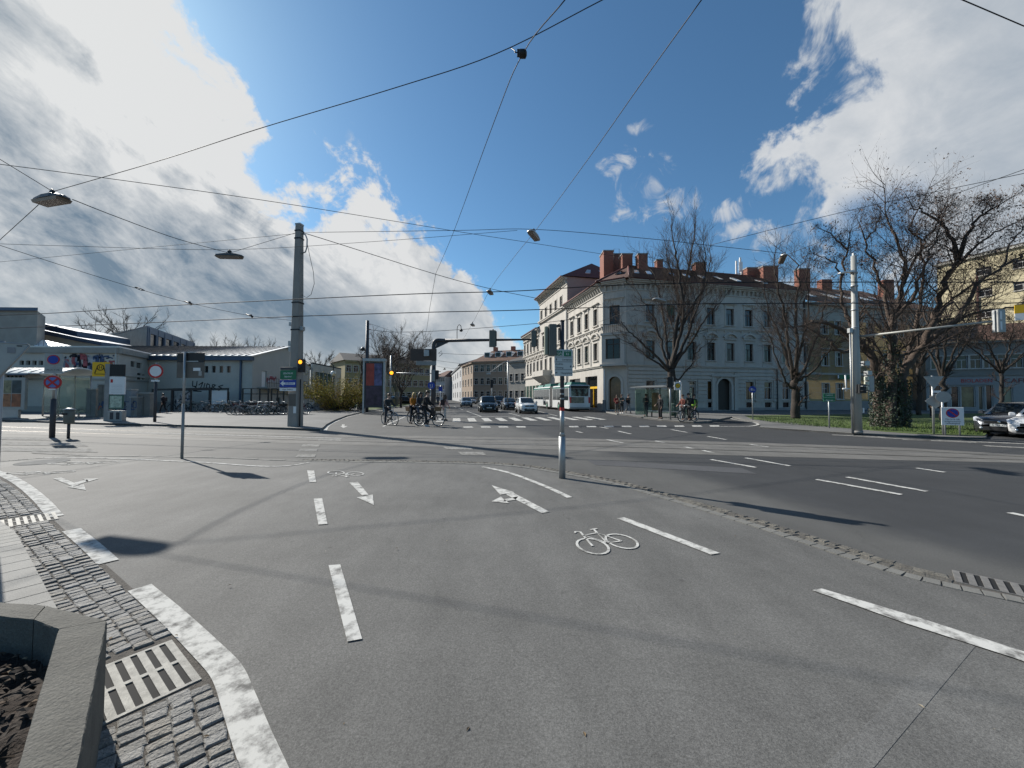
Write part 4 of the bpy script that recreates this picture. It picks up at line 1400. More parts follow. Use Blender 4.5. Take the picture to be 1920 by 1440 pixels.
tr.build('upper_roof', m_copper, bw, world=True)
MB().face([q3(LB, 0), q3(LB - fL2.n * 10, 0), q3(LB - fL2.n * 10, Z_TALL), q3(LB, Z_TALL)]).build('rear_gable', m_stucco2, bw, world=True)
lr = MB()
lr.face([q3(LC + fL3.n * .6, Z_EAVE - .75), q3(LB + fL3.n * .6, Z_EAVE - .75), q3(LB - fL3.n * 5, Z_EAVE + 2.2), q3(LC - fL3.n * 5, Z_EAVE + 2.2)])
lr.build('lower_roof', m_roof, bw, world=True)
MB().face([q3(LC, 0), q3(LC - fL3.n * 11, 0), q3(LC - fL3.n * 11, Z_EAVE), q3(LC, Z_EAVE - .8)]).build('end_wall', m_stucco2, bw, world=True)
def chimney(px0, px1, py0, d, z0, name='chimney', wid=1.0, cap=True):
 a, b = P(px0, py0, d), P(px1, py0, d)
 mb = MB()
 mb.box((a.x, d, z0), (b.x, d + wid, a.z))
 o = mb.build(name, m_brick, bw, world=True)
 if cap:
  MB().box((a.x - .08, d - .08, a.z + .002), (b.x + .08, d + wid + .08, a.z + .16)).build('chimney_cap', m_plinth, o, world=False) if False else None
  cb = MB().box((a.x - .08 - bw.location.x, d - .08 - bw.location.y, a.z + .002), (b.x + .08 - bw.location.x, d + wid + .08 - bw.location.y, a.z + .16))
  cb.build('chimney_cap', m_plinth, o)
 return o
chimney(1132, 1150, 471, 50 * S, Z_EAVE, wid=2.4)
chimney(1150, 1168, 477, 51.2 * S, Z_EAVE, wid=1.2)
chimney(1167, 1186, 477, 48 * S, Z_EAVE, wid=1.6)
chimney(1197, 1214, 477, 46.6 * S, Z_EAVE + 1, wid=1.2)
chimney(1232, 1243, 488, 49 * S, Z_EAVE + 2, wid=1.0)
chimney(1304, 1324, 493.5, 50 * S, Z_EAVE + 2, wid=1.0)
chimney(1401, 1432, 503, 52.5 * S, Z_EAVE + 2, wid=1.1)
chimney(1431, 1459, 500, 51 * S, Z_EAVE + 2, wid=1.0)
chimney(1498, 1519, 505, 53.0 * S, Z_EAVE + 2, wid=1.0)
def rest_on(face_a, face_b, ridge_a, ridge_b, s, f, up=.05):
 """point on a roof slope: s along the eaves, f up the slope"""
 e = face_a.lerp(face_b, s)
 r = ridge_a.lerp(ridge_b, s)
 p = e.lerp(r, f)
 return Vector((p.x, p.y, lerp(z1, zr, f) + up))
for i, s in enumerate((.03, .10, .24, .325, .42, .52, .63, .80)):
 a, b = rest_on(eR1, eR2, rdg1, rdg2, s, .30, .08), rest_on(eR1, eR2, rdg1, rdg2, s + .026, .30, .08)
 c, d = rest_on(eR1, eR2, rdg1, rdg2, s + .026, .52, .08), rest_on(eR1, eR2, rdg1, rdg2, s, .52, .08)
 o = MB().plate([a, b, c, d], (0, 0, .10)).build('skylight', m_skyl if i % 3 != 2 else m_pane, bw, world=True)
for s in (.55, .72):
 a, b = Vector(q3(eL1.lerp(eR1, s - .1), 0)), None
 def tri(s_, f):
  p = eL1.lerp(eR1, s_).lerp(rdg1, f)
  return Vector((p.x, p.y, lerp(z1, zr, f) + .08))
 MB().plate([tri(s - .16, .3), tri(s, .3), tri(s, .5), tri(s - .16, .5)], (0, 0, .1)).build('skylight', m_pane, bw, world=True)
for f0 in (.30, .62):
 def tri2(s_, f):
  p = Vector(ea).lerp(Vector(ba), s_).lerp(Vector(ra), f)
  return Vector((p.x, p.y, lerp(zt, zrr, f) + .06))
 MB().plate([tri2(f0, .22), tri2(f0 + .10, .22), tri2(f0 + .10, .45), tri2(f0, .45)], (0, 0, .1)).build('skylight', m_skyl, bw, world=True)
drop_protos()
an = P(1386, 505, 54 * S)
t = thing('rooftop_antenna', 'white mobile phone antenna mast on the ridge of the corner building', 'antenna', (an.x, an.y, Z_RIDGE - .6))
MB().tube([(0, 0, 0), (0, 0, 3.9)], .05, 6).build('mast', m_galv, t)
for dx, dy, h in ((-.42, 0, 3.6), (.42, .1, 3.5), (0, -.3, 4.0)):
 MB().box((dx - .11, dy - .08, h - 2.1), (dx + .11, dy + .08, h)).build('panel', m_white, t)
MB().box((-.45, -.03, 1.7), (.45, .03, 1.76)).build('bracket', m_galv, t)
for px, py in ((1156, 466), (1219, 470)):
 a = P(px, py + 12, 48.5 * S)
 tt = thing('roof_frame', 'thin steel frame beside the %s brick chimney' % ('tallest' if px < 1200 else 'small corner'), 'roof frame', (a.x, a.y, a.z - 1.4))
 mb = MB()
 for q in ([(-.35, 0, 0), (-.35, 0, 2.2), (.35, 0, 2.2), (.35, 0, 0)],):
  mb.tube(q, .035, 4)
 mb.tube([(-.35, 0, 1.4), (.35, 0, 1.4)], .035, 4)
 mb.build('rail', m_dark, tt)
# ------------------------------------------------------------------ yellow house to its right
Y0 = C2 + dirR * .03
Y1 = C1 + dirR * (44.4 * S)
by = thing('yellow_house', 'cream upper storeyed house with yellow ground floor behind the ivy covered tree', 'building', (Y0.x, Y0.y, 0))
fY = Facade(by, Y0, Y1)
wy = window(1.05, 1.75, m_pane, frame=m_fr_w, surround=.10)
wy2 = window(1.05, 2.0, m_pane2, frame=m_fr_w, surround=.10)
axY = [fY.at(x) for x in (1548, 1574, 1607, 1634, 1664, 1690, 1716)]
zb_ = [zs_(1.5), zs_(5.5), zs_(9.3)]
ZE_Y = zs_(13.0)
holes = [(a - .525, a + .525, z, z + h) for a in axY for z, h in zip(zb_, (2.0, 1.75, 1.75))]
fY.wall(zs_(4.4), ZE_Y, holes, m_cream, name='upper_wall')
fY.wall(1.25, zs_(4.4), holes, m_yellow, name='ground_floor_wall')
fY.part('plinth', m_plinth, 0, fY.len, -.05, .06, 0, 1.25)
for a in axY:
 for k, z in enumerate(zb_):
  fY.put(wy2 if k == 0 else wy, a, 0, z)
 mb = MB()
 fY.box(mb, a - .8, a + .8, 0, .2, zb_[1] + 2.1, zb_[1] + 2.26)
 mb.build('hood_moulding', m_cream, by, world=True)
mb = MB()
fY.box(mb, 0, fY.len, 0, .14, zs_(4.4), zs_(4.4) + .25)
fY.box(mb, 0, fY.len, 0, .5, ZE_Y - .3, ZE_Y)
mb.build('cornice', m_cream, by, world=True)
n = fY.n
ryA, ryB = Y0 - n * 6.5, Y1 - n * 6.5 - dirR * 4.5
rb_ = MB()
ey0, ey1 = Y0 + n * .6, Y1 + n * .6
rb_.face([q3(ey0, ZE_Y), q3(ey1, ZE_Y), q3(ryB, zs_(16.9)), q3(ryA, zs_(16.9))])
rb_.face([q3(ey1, ZE_Y), q3(Y1 - n * 13, ZE_Y), q3(ryB, zs_(16.9))])
rb_.build('roof', m_roof_b, by, world=True)
MB().face([q3(Y1, 0), q3(Y1 - n * 13, 0), q3(Y1 - n * 13, ZE_Y), q3(Y1, ZE_Y)]).build('side_wall', m_cream, by, world=True)
for s in (.02, .12, .30, .42, .56, .70):
 def ry(s_, f):
  p = ey0.lerp(ey1, s_).lerp(ryA.lerp(ryB, s_), f)
  return Vector((p.x, p.y, lerp(ZE_Y, zs_(16.9), f) + .06))
 MB().plate([ry(s, .28), ry(s + .045, .28), ry(s + .045, .5), ry(s, .5)], (0, 0, .1)).build('skylight', m_skyl, by, world=True)
for px in (1535, 1650):
 a = P(px, 520, 58)
 o = MB().box((a.x, 57.4, ZE_Y + 1.5), (a.x + 1.5, 58.4, zs_(17.9))).build('chimney', m_brick, by, world=True)
drop_protos()
a = fY.at(1578)
tsg = thing('shop_sign', 'small green shop sign projecting from the yellow house', 'sign', fY.W(a, 0, zs_(3.9)), fY.rz)
MB().box((-.7, -.35, 0), (1.0, -.27, .55)).build('panel', m_green, tsg)
MB().box((-.95, -.33, .1), (-.75, -.28, .5)).build('lamp', m_white, tsg)
MB().tube([(-.6, -.28, .3), (-.6, 0, .3)], .03, 5).build('bracket', m_dark, tsg)
# ------------------------------------------------------------------ low shop house at the right edge
X0 = P(1737, 743, 50)
X1 = P(2030, 743, 44)
bs = thing('shop_house', 'low blue grey house with shop fronts and brown roof behind the parked cars', 'building', (X0.x, X0.y, 0))
fS = Facade(bs, X0, X1)
ZES = 8.6
wS = window(1.0, 1.6, m_pane, frame=m_fr_w, surround=.1)
axS = [fS.at(x) for x in (1758, 1782, 1806, 1832, 1858, 1884, 1910, 1938)]
hS = [(a - .5, a + .5, 5.3, 6.9) for a in axS]
shp = [(fS.at(1783), fS.at(1799), .6, 3.1), (fS.at(1801.5), fS.at(1829), .6, 3.1), (fS.at(1834), fS.at(1845), .35, 3.1), (fS.at(1848), fS.at(1862), .35, 3.2), (fS.at(1878), fS.at(1900), .9, 3.0), (fS.at(1742), fS.at(1766), .4, 3.2)]
fS.wall(4.4, ZES, hS, m_bluegrey, name='upper_wall')
fS.wall(0, 4.4, shp, mat('shop_stucco', (.30, .30, .29), .85, var=.1), name='shop_wall')
for a in axS:
 fS.put(wS, a, 0, 5.3)
glows = [m_pane, mat('lit_shop_window', (.12, .12, .06), .15, var=.8, scale=1.3, spec=.6), m_pane_g, m_pane, mat('cream_blind', (.34, .31, .20), .5, var=.1), m_pane]
for h, m_ in zip(shp, glows):
 fS.part('shop_window', m_, h[0], h[1], -.25, -.2, h[2], h[3])
 fr = MB()
 for a_ in (h[0], h[1] - .09):
  fS.box(fr, a_, a_ + .09, -.2, -.1, h[2], h[3])
 fr.build('shop_frame', m_zinc, bs, world=True)
fS.part('fascia', mat('fascia_grey', (.26, .26, .265), .6, var=.06), fS.at(1770), fS.at(1865), 0, .14, 3.3, 4.25)
mb = MB()
fS.box(mb, 0, fS.len, 0, .16, 4.4, 4.62)
fS.box(mb, 0, fS.len, 0, .45, ZES - .25, ZES)
mb.build('cornice', m_bluegrey, bs, world=True)
ns = fS.n
rs_ = MB()
e0, e1, r0, r1 = X0 + ns * .55, X1 + ns * .55, X0 - ns * 5.5, X1 - ns * 5.5
rs_.face([q3(e0, ZES), q3(e1, ZES), q3(r1, 11.3), q3(r0, 11.3)])
rs_.build('roof', m_roof_b, bs, world=True)
MB().face([q3(X0, 0), q3(X0, ZES), q3(r0, 11.3), q3(X0 - ns * 11, ZES), q3(X0 - ns * 11, 0)]).build('side_wall', m_bluegrey, bs, world=True)
text('BIOLADEN', .62, 'lettering', m_red, bs, Vector(fS.W(fS.at(1801), .16, 3.78)) - bs.location, fS.rz, sx=.9)
text('CAFE', .75, 'lettering', mat('dull_red', (.22, .05, .04), .6), bs, Vector(fS.W(fS.at(1882), .05, 3.75)) - bs.location, fS.rz, sx=1.1)
drop_protos()
B0 = P(1764, 743, 71)
B1 = P(1992, 743, 58)
bb_ = thing('apartment_block', 'tall beige apartment block lit by the sun at the right edge', 'building', (B0.x, B0.y, 0))
fB = Facade(bb_, B0, B1)
zTop = P(1764, 500, 71).z
wB = window(1.9, 1.35, m_pane, frame=m_fr_w, surround=0, sill=True, depth=.2)
axB = [fB.at(1852), fB.at(1925), fB.at(1957)]
zsB = [4.5 + 3.55 * i for i in range(6)]
fB.wall(0, zTop, [(a - .95, a + .95, z, z + 1.35) for a in axB for z in zsB], m_beige)
for a in axB:
 for z in zsB:
  fB.put(wB, a, 0, z)
fB.part('downpipe', m_copper, fB.at(1838), fB.at(1838) + .22, .02, .2, 2, zTop - 3.2)
mb = MB()
fB.box(mb, -.3, fB.len, 0, .35, zTop - .05, zTop + .3)
mb.build('cornice', m_cream, bb_, world=True)
MB().prism([(p.x, p.y) for p in (B0, B1, B1 - fB.n * 12, B0 - fB.n * 12)], zTop + .305, zTop + .6).build('roof', m_roof_d, bb_, world=True)
MB().face([q3(B0, 0), q3(B0, zTop), q3(B0 - fB.n * 12, zTop), q3(B0 - fB.n * 12, 0)]).build('side_wall', m_beige, bb_, world=True)
MB().face([q3(B0 - fB.n * .001, 0), q3(B0, zTop), q3(B1, zTop), q3(B1, 0)]) if False else None
drop_protos()
# ------------------------------------------------------------------ far end of the street
def house(name, label, px0, px1, d0, d1, ze, zr_, floors, n, mw, mr, depth=11, hw=1.0, hh=1.6, z0=1.3, fh=3.3, glass=None, ground=None, dormers=0, chim=0, hip_=2.5):
 A, B = P(px0, 743, d0), P(px1, 743, d1)
 t = thing(name, label, 'building', (A.x, A.y, 0))
 f = Facade(t, A, B)
 w = window(hw, hh, glass or m_pane, frame=m_fr_w, surround=.10, depth=.14)
 ax = [f.len * (i + .5) / n for i in range(n)]
 zz = [z0 + fh * k for k in range(floors)]
 holes = [(a - hw / 2, a + hw / 2, z, z + hh) for a in ax for z in zz]
 f.wall(0, ze, holes, mw)
 for a in ax:
  for z in zz:
   f.put(w, a, 0, z)
 nn = f.n
 mb = MB()
 e0, e1, b0, b1 = A + nn * .5 - f.u * .4, B + nn * .5 + f.u * .4, A - nn * depth - f.u * .4, B - nn * depth + f.u * .4
 r0, r1 = A - nn * depth / 2 + f.u * hip_, B - nn * depth / 2 - f.u * hip_
 mb.face([q3(e0, ze), q3(e1, ze), q3(r1, zr_), q3(r0, zr_)])
 mb.face([q3(e1, ze), q3(b1, ze), q3(r1, zr_)])
 mb.face([q3(b0, ze), q3(e0, ze), q3(r0, zr_)])
 mb.face([q3(b1, ze), q3(b0, ze), q3(r0, zr_), q3(r1, zr_)])
 rf = mb.build('roof', mr, t, world=True)
 m2 = MB()
 f.box(m2, 0, f.len, 0, .4, ze - .3, ze - .01)
 m2.build('cornice', mw, t, world=True)
 for p_, q_ in ((A, A - nn * depth), (B, B - nn * depth)):
  MB().face([q3(p_, 0), q3(q_, 0), q3(q_, ze), q3(p_, ze)]).build('side_wall', mw, t, world=True)
 for i in range(dormers):
  a = f.len * (i + 1) / (dormers + 1)
  zc = lerp(ze, zr_, .35)
  o0 = -(depth / 2) * .35 + .2
  m3_ = MB()
  f.box(m3_, a - .8, a + .8, o0 - 2.2, o0, zc, zc + 1.3)
  dr = m3_.build('dormer', m_white, t, world=True)
  f.box(MB(), 0, 1, 0, 1, 0, 1)
  m4 = MB()
  f.box(m4, a - .6, a + .6, o0 + .001, o0 + .03, zc + .15, zc + 1.15)
  m4.v = [tuple(Vector(v) - t.location) for v in m4.v]
  m4.build('pane', m_pane, dr)
 for i in range(chim):
  a = f.len * (i + .7) / chim
  m5 = MB()
  f.box(m5, a - .5, a + .5, -depth / 2 - .4, -depth / 2 + .4, zr_ - 1, zr_ + .9)
  m5.build('chimney', m_brick, t, world=True)
 drop_protos()
 return t, f
m_tan = mat('tan_stucco', (.30, .235, .18), .85, var=.08, scale=.6)
m_ochre = mat('ochre_stucco', (.33, .285, .165), .85, var=.1, scale=.6)
m_rose = mat('rose_stucco', (.40, .26, .22), .85, var=.08, scale=.6)
m_grey_s = mat('pale_grey_stucco', (.40, .40, .40), .85, var=.08, scale=.6)
house('street_end_house', 'broad tan house with dormers closing the street behind the waiting cars', 887, 992, 98, 92, 10.2, 13.4, 3, 9, m_tan, m_roof_b, dormers=4, chim=3, fh=3.2)
house('narrow_tan_house', 'narrow sunlit tan house front turned to the street left of the dormered house', 866, 886.4, 112, 98.5, 10.2, 13.0, 3, 4, m_tan, m_roof_b, fh=3.2)
house('modern_street_house', 'pale grey modern house with long white balconies down the street', 846, 865.5, 165, 113, 10.8, 13, 3, 5, m_grey_s, m_roof_d, fh=3.2, hw=2.0)
house('rose_street_house', 'rose coloured house with red roof far down the street', 834.5, 845.7, 220, 167, 10.0, 13, 3, 4, m_rose, m_roof, fh=3.1)
house('pale_street_house', 'pale house with red roof behind the signal gantry', 812, 833.5, 165, 160, 9.6, 12.4, 3, 6, m_grey_s, m_roof, fh=3.1)
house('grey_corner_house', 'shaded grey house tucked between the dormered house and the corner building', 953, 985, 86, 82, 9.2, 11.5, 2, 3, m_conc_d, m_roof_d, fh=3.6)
house('ochre_apartment_house', 'long ochre house with dark roof behind the advertising column', 646, 806, 80, 92, 8.9, 10.9, 3, 13, m_ochre, m_roof_d, fh=2.75, z0=1.0, hh=1.4, hip_=.4, chim=1)
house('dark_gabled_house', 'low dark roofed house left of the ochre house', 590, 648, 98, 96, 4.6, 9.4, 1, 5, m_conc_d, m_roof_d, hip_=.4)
hl = MB()
vs = [(-420, 1500, -1), (-330, 1500, 18), (-270, 1500, 42), (-215, 1500, 58), (-150, 1500, 66), (-80, 1500, 60), (10, 1500, 40), (90, 1500, 20), (200, 1500, -1)]
hl.add([(x, y, z) for x, y, z in vs] + [(x, y + 300, z * .7 - 2) for x, y, z in vs], [(i, i + 1, 10 + i, 9 + i) for i in range(8)] + [tuple(range(8, -1, -1))], 0, True)
hl.build('hill', mat('far_wood', (.10, .13, .16), .95, var=.2, scale=.02), kind='structure')
# ------------------------------------------------------------------ the hall and low buildings on the left
def wallpart(f, name, m, z0, z1, holes=()):
 return f.wall(z0, z1, list(holes), m, name=name)
F0, F1 = P(-330, 743, 36), P(220, 743, 36)
F2 = P(276, 743, 41.6)
bl = thing('low_station_house', 'low grey house with graffiti wall behind the tram shelter', 'building', (F1.x, F1.y, 0))
fa, fb_ = Facade(bl, F0, F1), Facade(bl, F1, F2)
ZF = 6.0
slot = [(fa.at(x) - .2, fa.at(x) + .2, 4.35, 4.75) for x in (38, 50, 62, 74)]
glass_bay = (fa.at(4), fa.at(44), .9, 3.4)
sq_a = (fa.at(182), fa.at(197), 1.95, 2.5)
bar_a = (fa.at(214), fa.at(219), 1.0, 2.6)
fa.wall(0, ZF, slot + [glass_bay, sq_a], m_conc_l)
sm1 = [(fb_.at(x0), fb_.at(x1), z0, z1) for x0, x1, z0, z1 in ((243, 252.5, 4.4, 4.95), (254, 264.5, 4.35, 4.9), (256, 265, 3.2, 3.85), (266, 271, 3.2, 3.8), (255, 279, .95, 2.25))]
sm1 = [s for s in sm1 if s[1] < fb_.len]
fb_.wall(0, ZF, sm1, m_conc_l)
for h in slot + [sq_a]:
 fa.part('window', m_pane, h[0], h[1], -.3, -.2, h[2], h[3])
for h in sm1:
 fb_.part('window', m_pane2 if h[2] > 4 else m_pane, h[0], h[1], -.2, -.15, h[2], h[3])
fa.part('entrance_glazing', m_pane_g, glass_bay[0], glass_bay[1], -.4, -.3, .9, 3.4)
for i in range(6):
 a = lerp(glass_bay[0], glass_bay[1], i / 5)
 fa.part('mullion', m_zinc, a - .04, a + .04, -.3, -.2, .9, 3.4)
fa.part('transom', m_zinc, glass_bay[0], glass_bay[1], -.302, -.19, 2.45, 2.55)
ca = MB()
ca.plate([fa.W(fa.at(-60), .02, 4.0), fa.W(fa.at(88), .02, 4.0), fa.W(fa.at(88), 1.6, 3.35), fa.W(fa.at(-60), 1.6, 3.35)], (0, 0, .06))
cn = ca.build('entrance_canopy', m_bluemet, bl, world=True)
for i in range(9):
 a = lerp(fa.at(-60), fa.at(88), i / 8)
 rb__ = MB()
 rb__.tube([fa.W(a, .02, 4.09), fa.W(a, 1.6, 3.44)], .03, 4)
 rb__.build('canopy_rib', m_zinc, bl, world=True)
for f_, a0, a1 in ((fa, 0, fa.len), (fb_, 0, fb_.len)):
 f_.part('cornice', m_conc_d, a0, a1, 0, .22, ZF - .55, ZF - .05)
 f_.part('ledge', m_conc_l, a0, a1, 0, .12, 3.42, 3.62)
 f_.part('ledge', m_conc_d, a0, a1, 0, .09, 2.98, 3.14)
 f_.part('plinth', m_conc_d, a0, a1, 0, .05, 0, .6)
MB().prism([(p.x, p.y) for p in (F0, F1, F2, F2 + Vector((-2, 14, 0)), F0 + Vector((0, 14, 0)))], ZF, ZF + .12).build('roof', m_metroof, bl, world=True)
dp = MB()
dp.tube([fa.W(fa.len - .12, .14, .2), fa.W(fa.len - .12, .14, ZF - .02)], .06, 6)
dp.build('downpipe', m_conc_l, bl, world=True)
rgd = random.Random(11)
gcol = [mat('spray_%s' % n_, c, .8, var=.2, scale=3) for n_, c in (('blue', (.05, .08, .16)), ('black', (.02, .02, .03)), ('pink', (.34, .09, .10)), ('white', (.42, .42, .44)), ('orange', (.34, .12, .05)), ('pale', (.20, .23, .27)))]
def tagging(f, name, par, x0, x1, z0, z1, n, cols, o=.012, seed=1, w=(.05, .14)):
 """sprayed letter shapes: looping strokes of paint, each a hair proud of the wall"""
 r = random.Random(seed)
 mb = MB()
 for i in range(n):
  a, z = lerp(x0, x1, (i + r.random()) / n), lerp(z0, z1, r.random())
  pts = []
  q = r.uniform(0, 6.28)
  for k in range(6):
   pts.append((a, z))
   q += r.uniform(-1.5, 1.5)
   a += math.cos(q) * (x1 - x0) / n * r.uniform(.5, 1.6)
   z += math.sin(q) * (z1 - z0) * r.uniform(.15, .45)
   z = min(max(z, z0), z1)
   a = min(max(a, x0), x1)
  ww = r.uniform(*w)
  cv = catmull([Vector((a_, z_, 0)) for a_, z_ in pts], 4)
  oo = o + i * .0006
  mi = cols[r.randrange(len(cols))]
  for p, q_ in zip(cv, cv[1:]):
   t_ = q_ - p
   if t_.length < 1e-5:
    continue
   t_.normalize()
   nn = Vector((-t_.y, t_.x, 0)) * ww
   mb.add([f.W(c.x, oo, c.y) for c in (p - nn, q_ - nn, q_ + nn, p + nn)], [(0, 1, 2, 3)], mi)
 return mb.build(name, gcol, par, world=True)
tagging(fa, 'graffiti', bl, fa.at(118), fa.at(158), 3.75, 5.25, 16, [0, 1, 2, 3, 5, 0], seed=2, w=(.08, .2))
tagging(fa, 'graffiti', bl, fa.at(140), fa.at(190), 3.7, 5.2, 16, [0, 1, 5, 3, 1], seed=4, w=(.08, .22))
tagging(fa, 'graffiti', bl, fa.at(182), fa.at(216), 4.0, 4.7, 8, [4, 4, 2], seed=9, w=(.07, .14))
tagging(fa, 'graffiti', bl, fa.at(190), fa.at(211), 5.0, 5.25, 4, [0, 0], seed=5, w=(.05, .08))
H0, H1 = P(150, 743, 41.7), P(472, 743, 41.7)
H2 = Vector((H1.x - 2.0, 57.5, 0))
bh = thing('metal_roofed_hall', 'pale hall with ribbed sheet metal roof behind the parked bicycles', 'building', (H1.x, H1.y, 0))
fh_, fg = Facade(bh, H0, H1), Facade(bh, H1, H2)
ZH = 5.75
sq = [(fh_.at(x0), fh_.at(x1), 4.05, 4.75) for x0, x1 in ((382, 389), (396, 403), (410, 417), (424, 431))]
lowwin = (fh_.at(424), fh_.at(430), .95, 2.0)
fh_.wall(0, ZH, sq + [lowwin], m_conc_l)
for h in sq + [lowwin]:
 fh_.part('window', m_pane, h[0], h[1], -.2, -.14, h[2], h[3])
gdoor = (fg.at(490), fg.at(499.5), 3.0, 5.0)
gdoor = (gdoor[0], gdoor[1], 2.6, 4.4)
low_d = (fg.at(518), fg.at(526), .2, 1.4)
fg.wall(0, ZH, [gdoor, low_d], mat('hall_end_wall', (.40, .39, .36), .85, var=.07, scale=.7))
fg.part('door', m_white, gdoor[0], gdoor[1], -.2, -.15, gdoor[2], gdoor[3])
fg.part('door', m_dark, low_d[0], low_d[1], -.2, -.15, .2, 1.4)
apex = H1.lerp(H2, .50)
MB().face([q3(H1, ZH), q3(H2, ZH), (apex.x, apex.y, 7.75)]).build('gable', MATS['hall_end_wall'], bh, world=True)
gl = MB()
fg.box(gl, fg.at(482), fg.at(560), 0, 1.1, 2.42, 2.58)
gl.build('gallery', m_conc_d, bh, world=True)
rl = MB()
for i in range(28):
 a = lerp(fg.at(482), fg.at(560), i / 27)
 rl.tube([fg.W(a, 1.05, 2.58), fg.W(a, 1.05, 3.55)], .018, 4)
for z in (3.55, 3.05):
 rl.tube([fg.W(fg.at(482), 1.05, z), fg.W(fg.at(560), 1.05, z)], .025, 4)
rl.build('gallery_railing', m_dark, bh, world=True)
tagging(fg, 'graffiti', bh, fg.at(500), fg.at(516), 3.2, 3.9, 9, [2, 3], seed=21, w=(.10, .2))
tagging(fg, 'graffiti', bh, fg.at(518), fg.at(536), 2.9, 3.5, 7, [3, 5], seed=22, w=(.06, .12))
bt = MB()
gx = lambda px, py: (fh_.at(px), fh_.z(px, py))
for pts, w in (([(361, 714), (360.5, 724), (368, 724.5), (369, 714.5)], .05), ([(364, 724), (372, 731), (362, 733), (378, 734)], .05), ([(372, 722), (380, 716.5), (376, 727), (379, 730)], .05),
               ([(384, 718), (381, 731)], .05), ([(388, 719), (393, 722), (392, 731), (386, 730), (388, 719)], .05), ([(397, 731), (398, 721), (404, 722), (399, 726), (408, 731)], .05),
               ([(418, 722), (409, 725), (416, 728), (407, 734)], .05), ([(353, 733), (368, 729)], .04)):
 cv = [Vector((*gx(*p), 0)) for p in pts]
 for p, q_ in zip(cv, cv[1:]):
  t_ = (q_ - p).normalized()
  nn = Vector((-t_.y, t_.x, 0)) * w
  bt.add([fh_.W(c.x, .013, c.y) for c in (p - nn, q_ - nn, q_ + nn, p + nn)], [(0, 1, 2, 3)])
bt.build('graffiti', m_ink, bh, world=True)
fh_.part('fascia', m_bluemet, fh_.at(272), fh_.len + .1, .02, .5, ZH - .42, ZH)
fg.part('fascia', m_bluemet, 0, .12, .02, .1, ZH - .4, ZH)
fh_.part('downpipe', m_bluemet, fh_.at(450), fh_.at(450) + .16, .02, .18, .2, ZH - .42)
fh_.part('dark_band', m_conc_d, 0, fh_.len, 0, .03, .0, .9)
ea_, eb__ = Vector((H0.x - 6, 41.1, ZH + .01)), Vector((H1.x + .35, 41.1, ZH + .01))
ra_, rb2 = Vector((H0.x - 2, 49.6, 7.75)), Vector((apex.x + .35, 49.6, 7.75))
NS = 34
for i in range(NS):
 s0_, s1_ = i / NS, (i + 1) / NS
 a, b, c, d = ea_.lerp(eb__, s0_), ea_.lerp(eb__, s1_), ra_.lerp(rb2, s1_), ra_.lerp(rb2, s0_)
 MB().plate([a, b, c, d], (0, 0, .06)).build('roof_sheet', mat('sheet_metal_light', (.70, .70, .68), .6, 0, var=.15, scale=1.2), bh, world=True)
 sm = MB()
 sm.tube([a + Vector((0, 0, .09)), d + Vector((0, 0, .09))], .05, 4, sm=False)
 sm.build('roof_seam', mat('dark_seam', (.05, .05, .052), .9, var=.1), bh, world=True)
MB().face([ra_, rb2, Vector((H2.x, 58, ZH)), Vector((H0.x, 58, ZH))]).build('rear_roof', m_metroof, bh, world=True)
G0, G1 = Vector((H2.x + .05, 57.6, 0)), P(585, 743, 57.6)
ba_ = thing('hall_annexe', 'pale annexe with tall dark glazing right of the sheet metal hall', 'building', (G0.x, G0.y, 0))
f2 = Facade(ba_, G0, G1)
f2.wall(0, 6.3, [], m_conc_l)
f2.part('lower_storey', m_conc_l, -.2, f2.len, .02, .8, 0, 3.2)
G2 = G1 + Vector((-1.0, 12, 0))
f3 = Facade(ba_, G1, G2)
f3.wall(0, 6.3, [(1, 9, .5, 5.2)], m_conc_l)
f3.part('glazing', m_pane_g, 1, 9, -.2, -.1, .5, 5.2)
for i in range(6):
 f3.part('mullion', m_zinc, 1 + i * 1.6 - .06, 1 + i * 1.6 + .06 if i < 5 else 9, -.1, .02, .5, 5.2)
MB().prism([(p.x, p.y) for p in (G0, G1, G2, G2 + Vector((-14, 2, 0)), G0 + Vector((-2, 14, 0)))], 6.3, 6.5).build('roof', m_roof_d, ba_, world=True)
T0, T1 = P(-330, 743, 50), P(64, 743, 50)
bt_ = thing('tall_hall_wall', 'tall blank grey hall at the far left edge of the photo', 'building', (T1.x, T1.y, 0))
zt0, zt1 = P(-200, 579, 50).z, P(64, 583, 50).z
mb = MB()
mb.add([q3(T0, 0), q3(T1, 0), q3(T1, zt1), q3(T0, zt1 + .3)], [(0, 1, 2, 3)])
mb.add([q3(T1, 0), q3(T1 + Vector((-3.5, 3.8, 0)), 0), q3(T1 + Vector((-3.5, 3.8, 0)), zt1), q3(T1, zt1)], [(0, 1, 2, 3)])
mb.build('wall', m_conc_d, bt_, world=True)
MB().plate([q3(T0 + Vector((0, -.4, 0)), zt1 + .1), q3(T1 + Vector((.5, -.4, 0)), zt1 - .05), q3(T1 + Vector((-17, 12, 0)), zt1 + 2.0), q3(T0 + Vector((0, 12, 0)), zt1 + 2.0)], (0, 0, .4)).build('roof', m_bluemet, bt_, world=True)
MB().box((T1.x - 16, 49.9, zt1 - 6.4), (T1.x - 5, 49.985, zt1 - 2.2)).build('render_patch', mat('patched_render', (.235, .235, .215), .85, var=.12), bt_, world=True)
gr = thing('glass_roofed_hall', 'hall with sloping glass roof and stepped dark blue roofs behind the low house', 'building', (P(64, 743, 54).x, 54, 0))
a0, a1 = P(64, 660, 47.5), P(152, 656.5, 46)
b0, b1 = P(64, 634, 53), P(152, 653, 53)
NP = 10
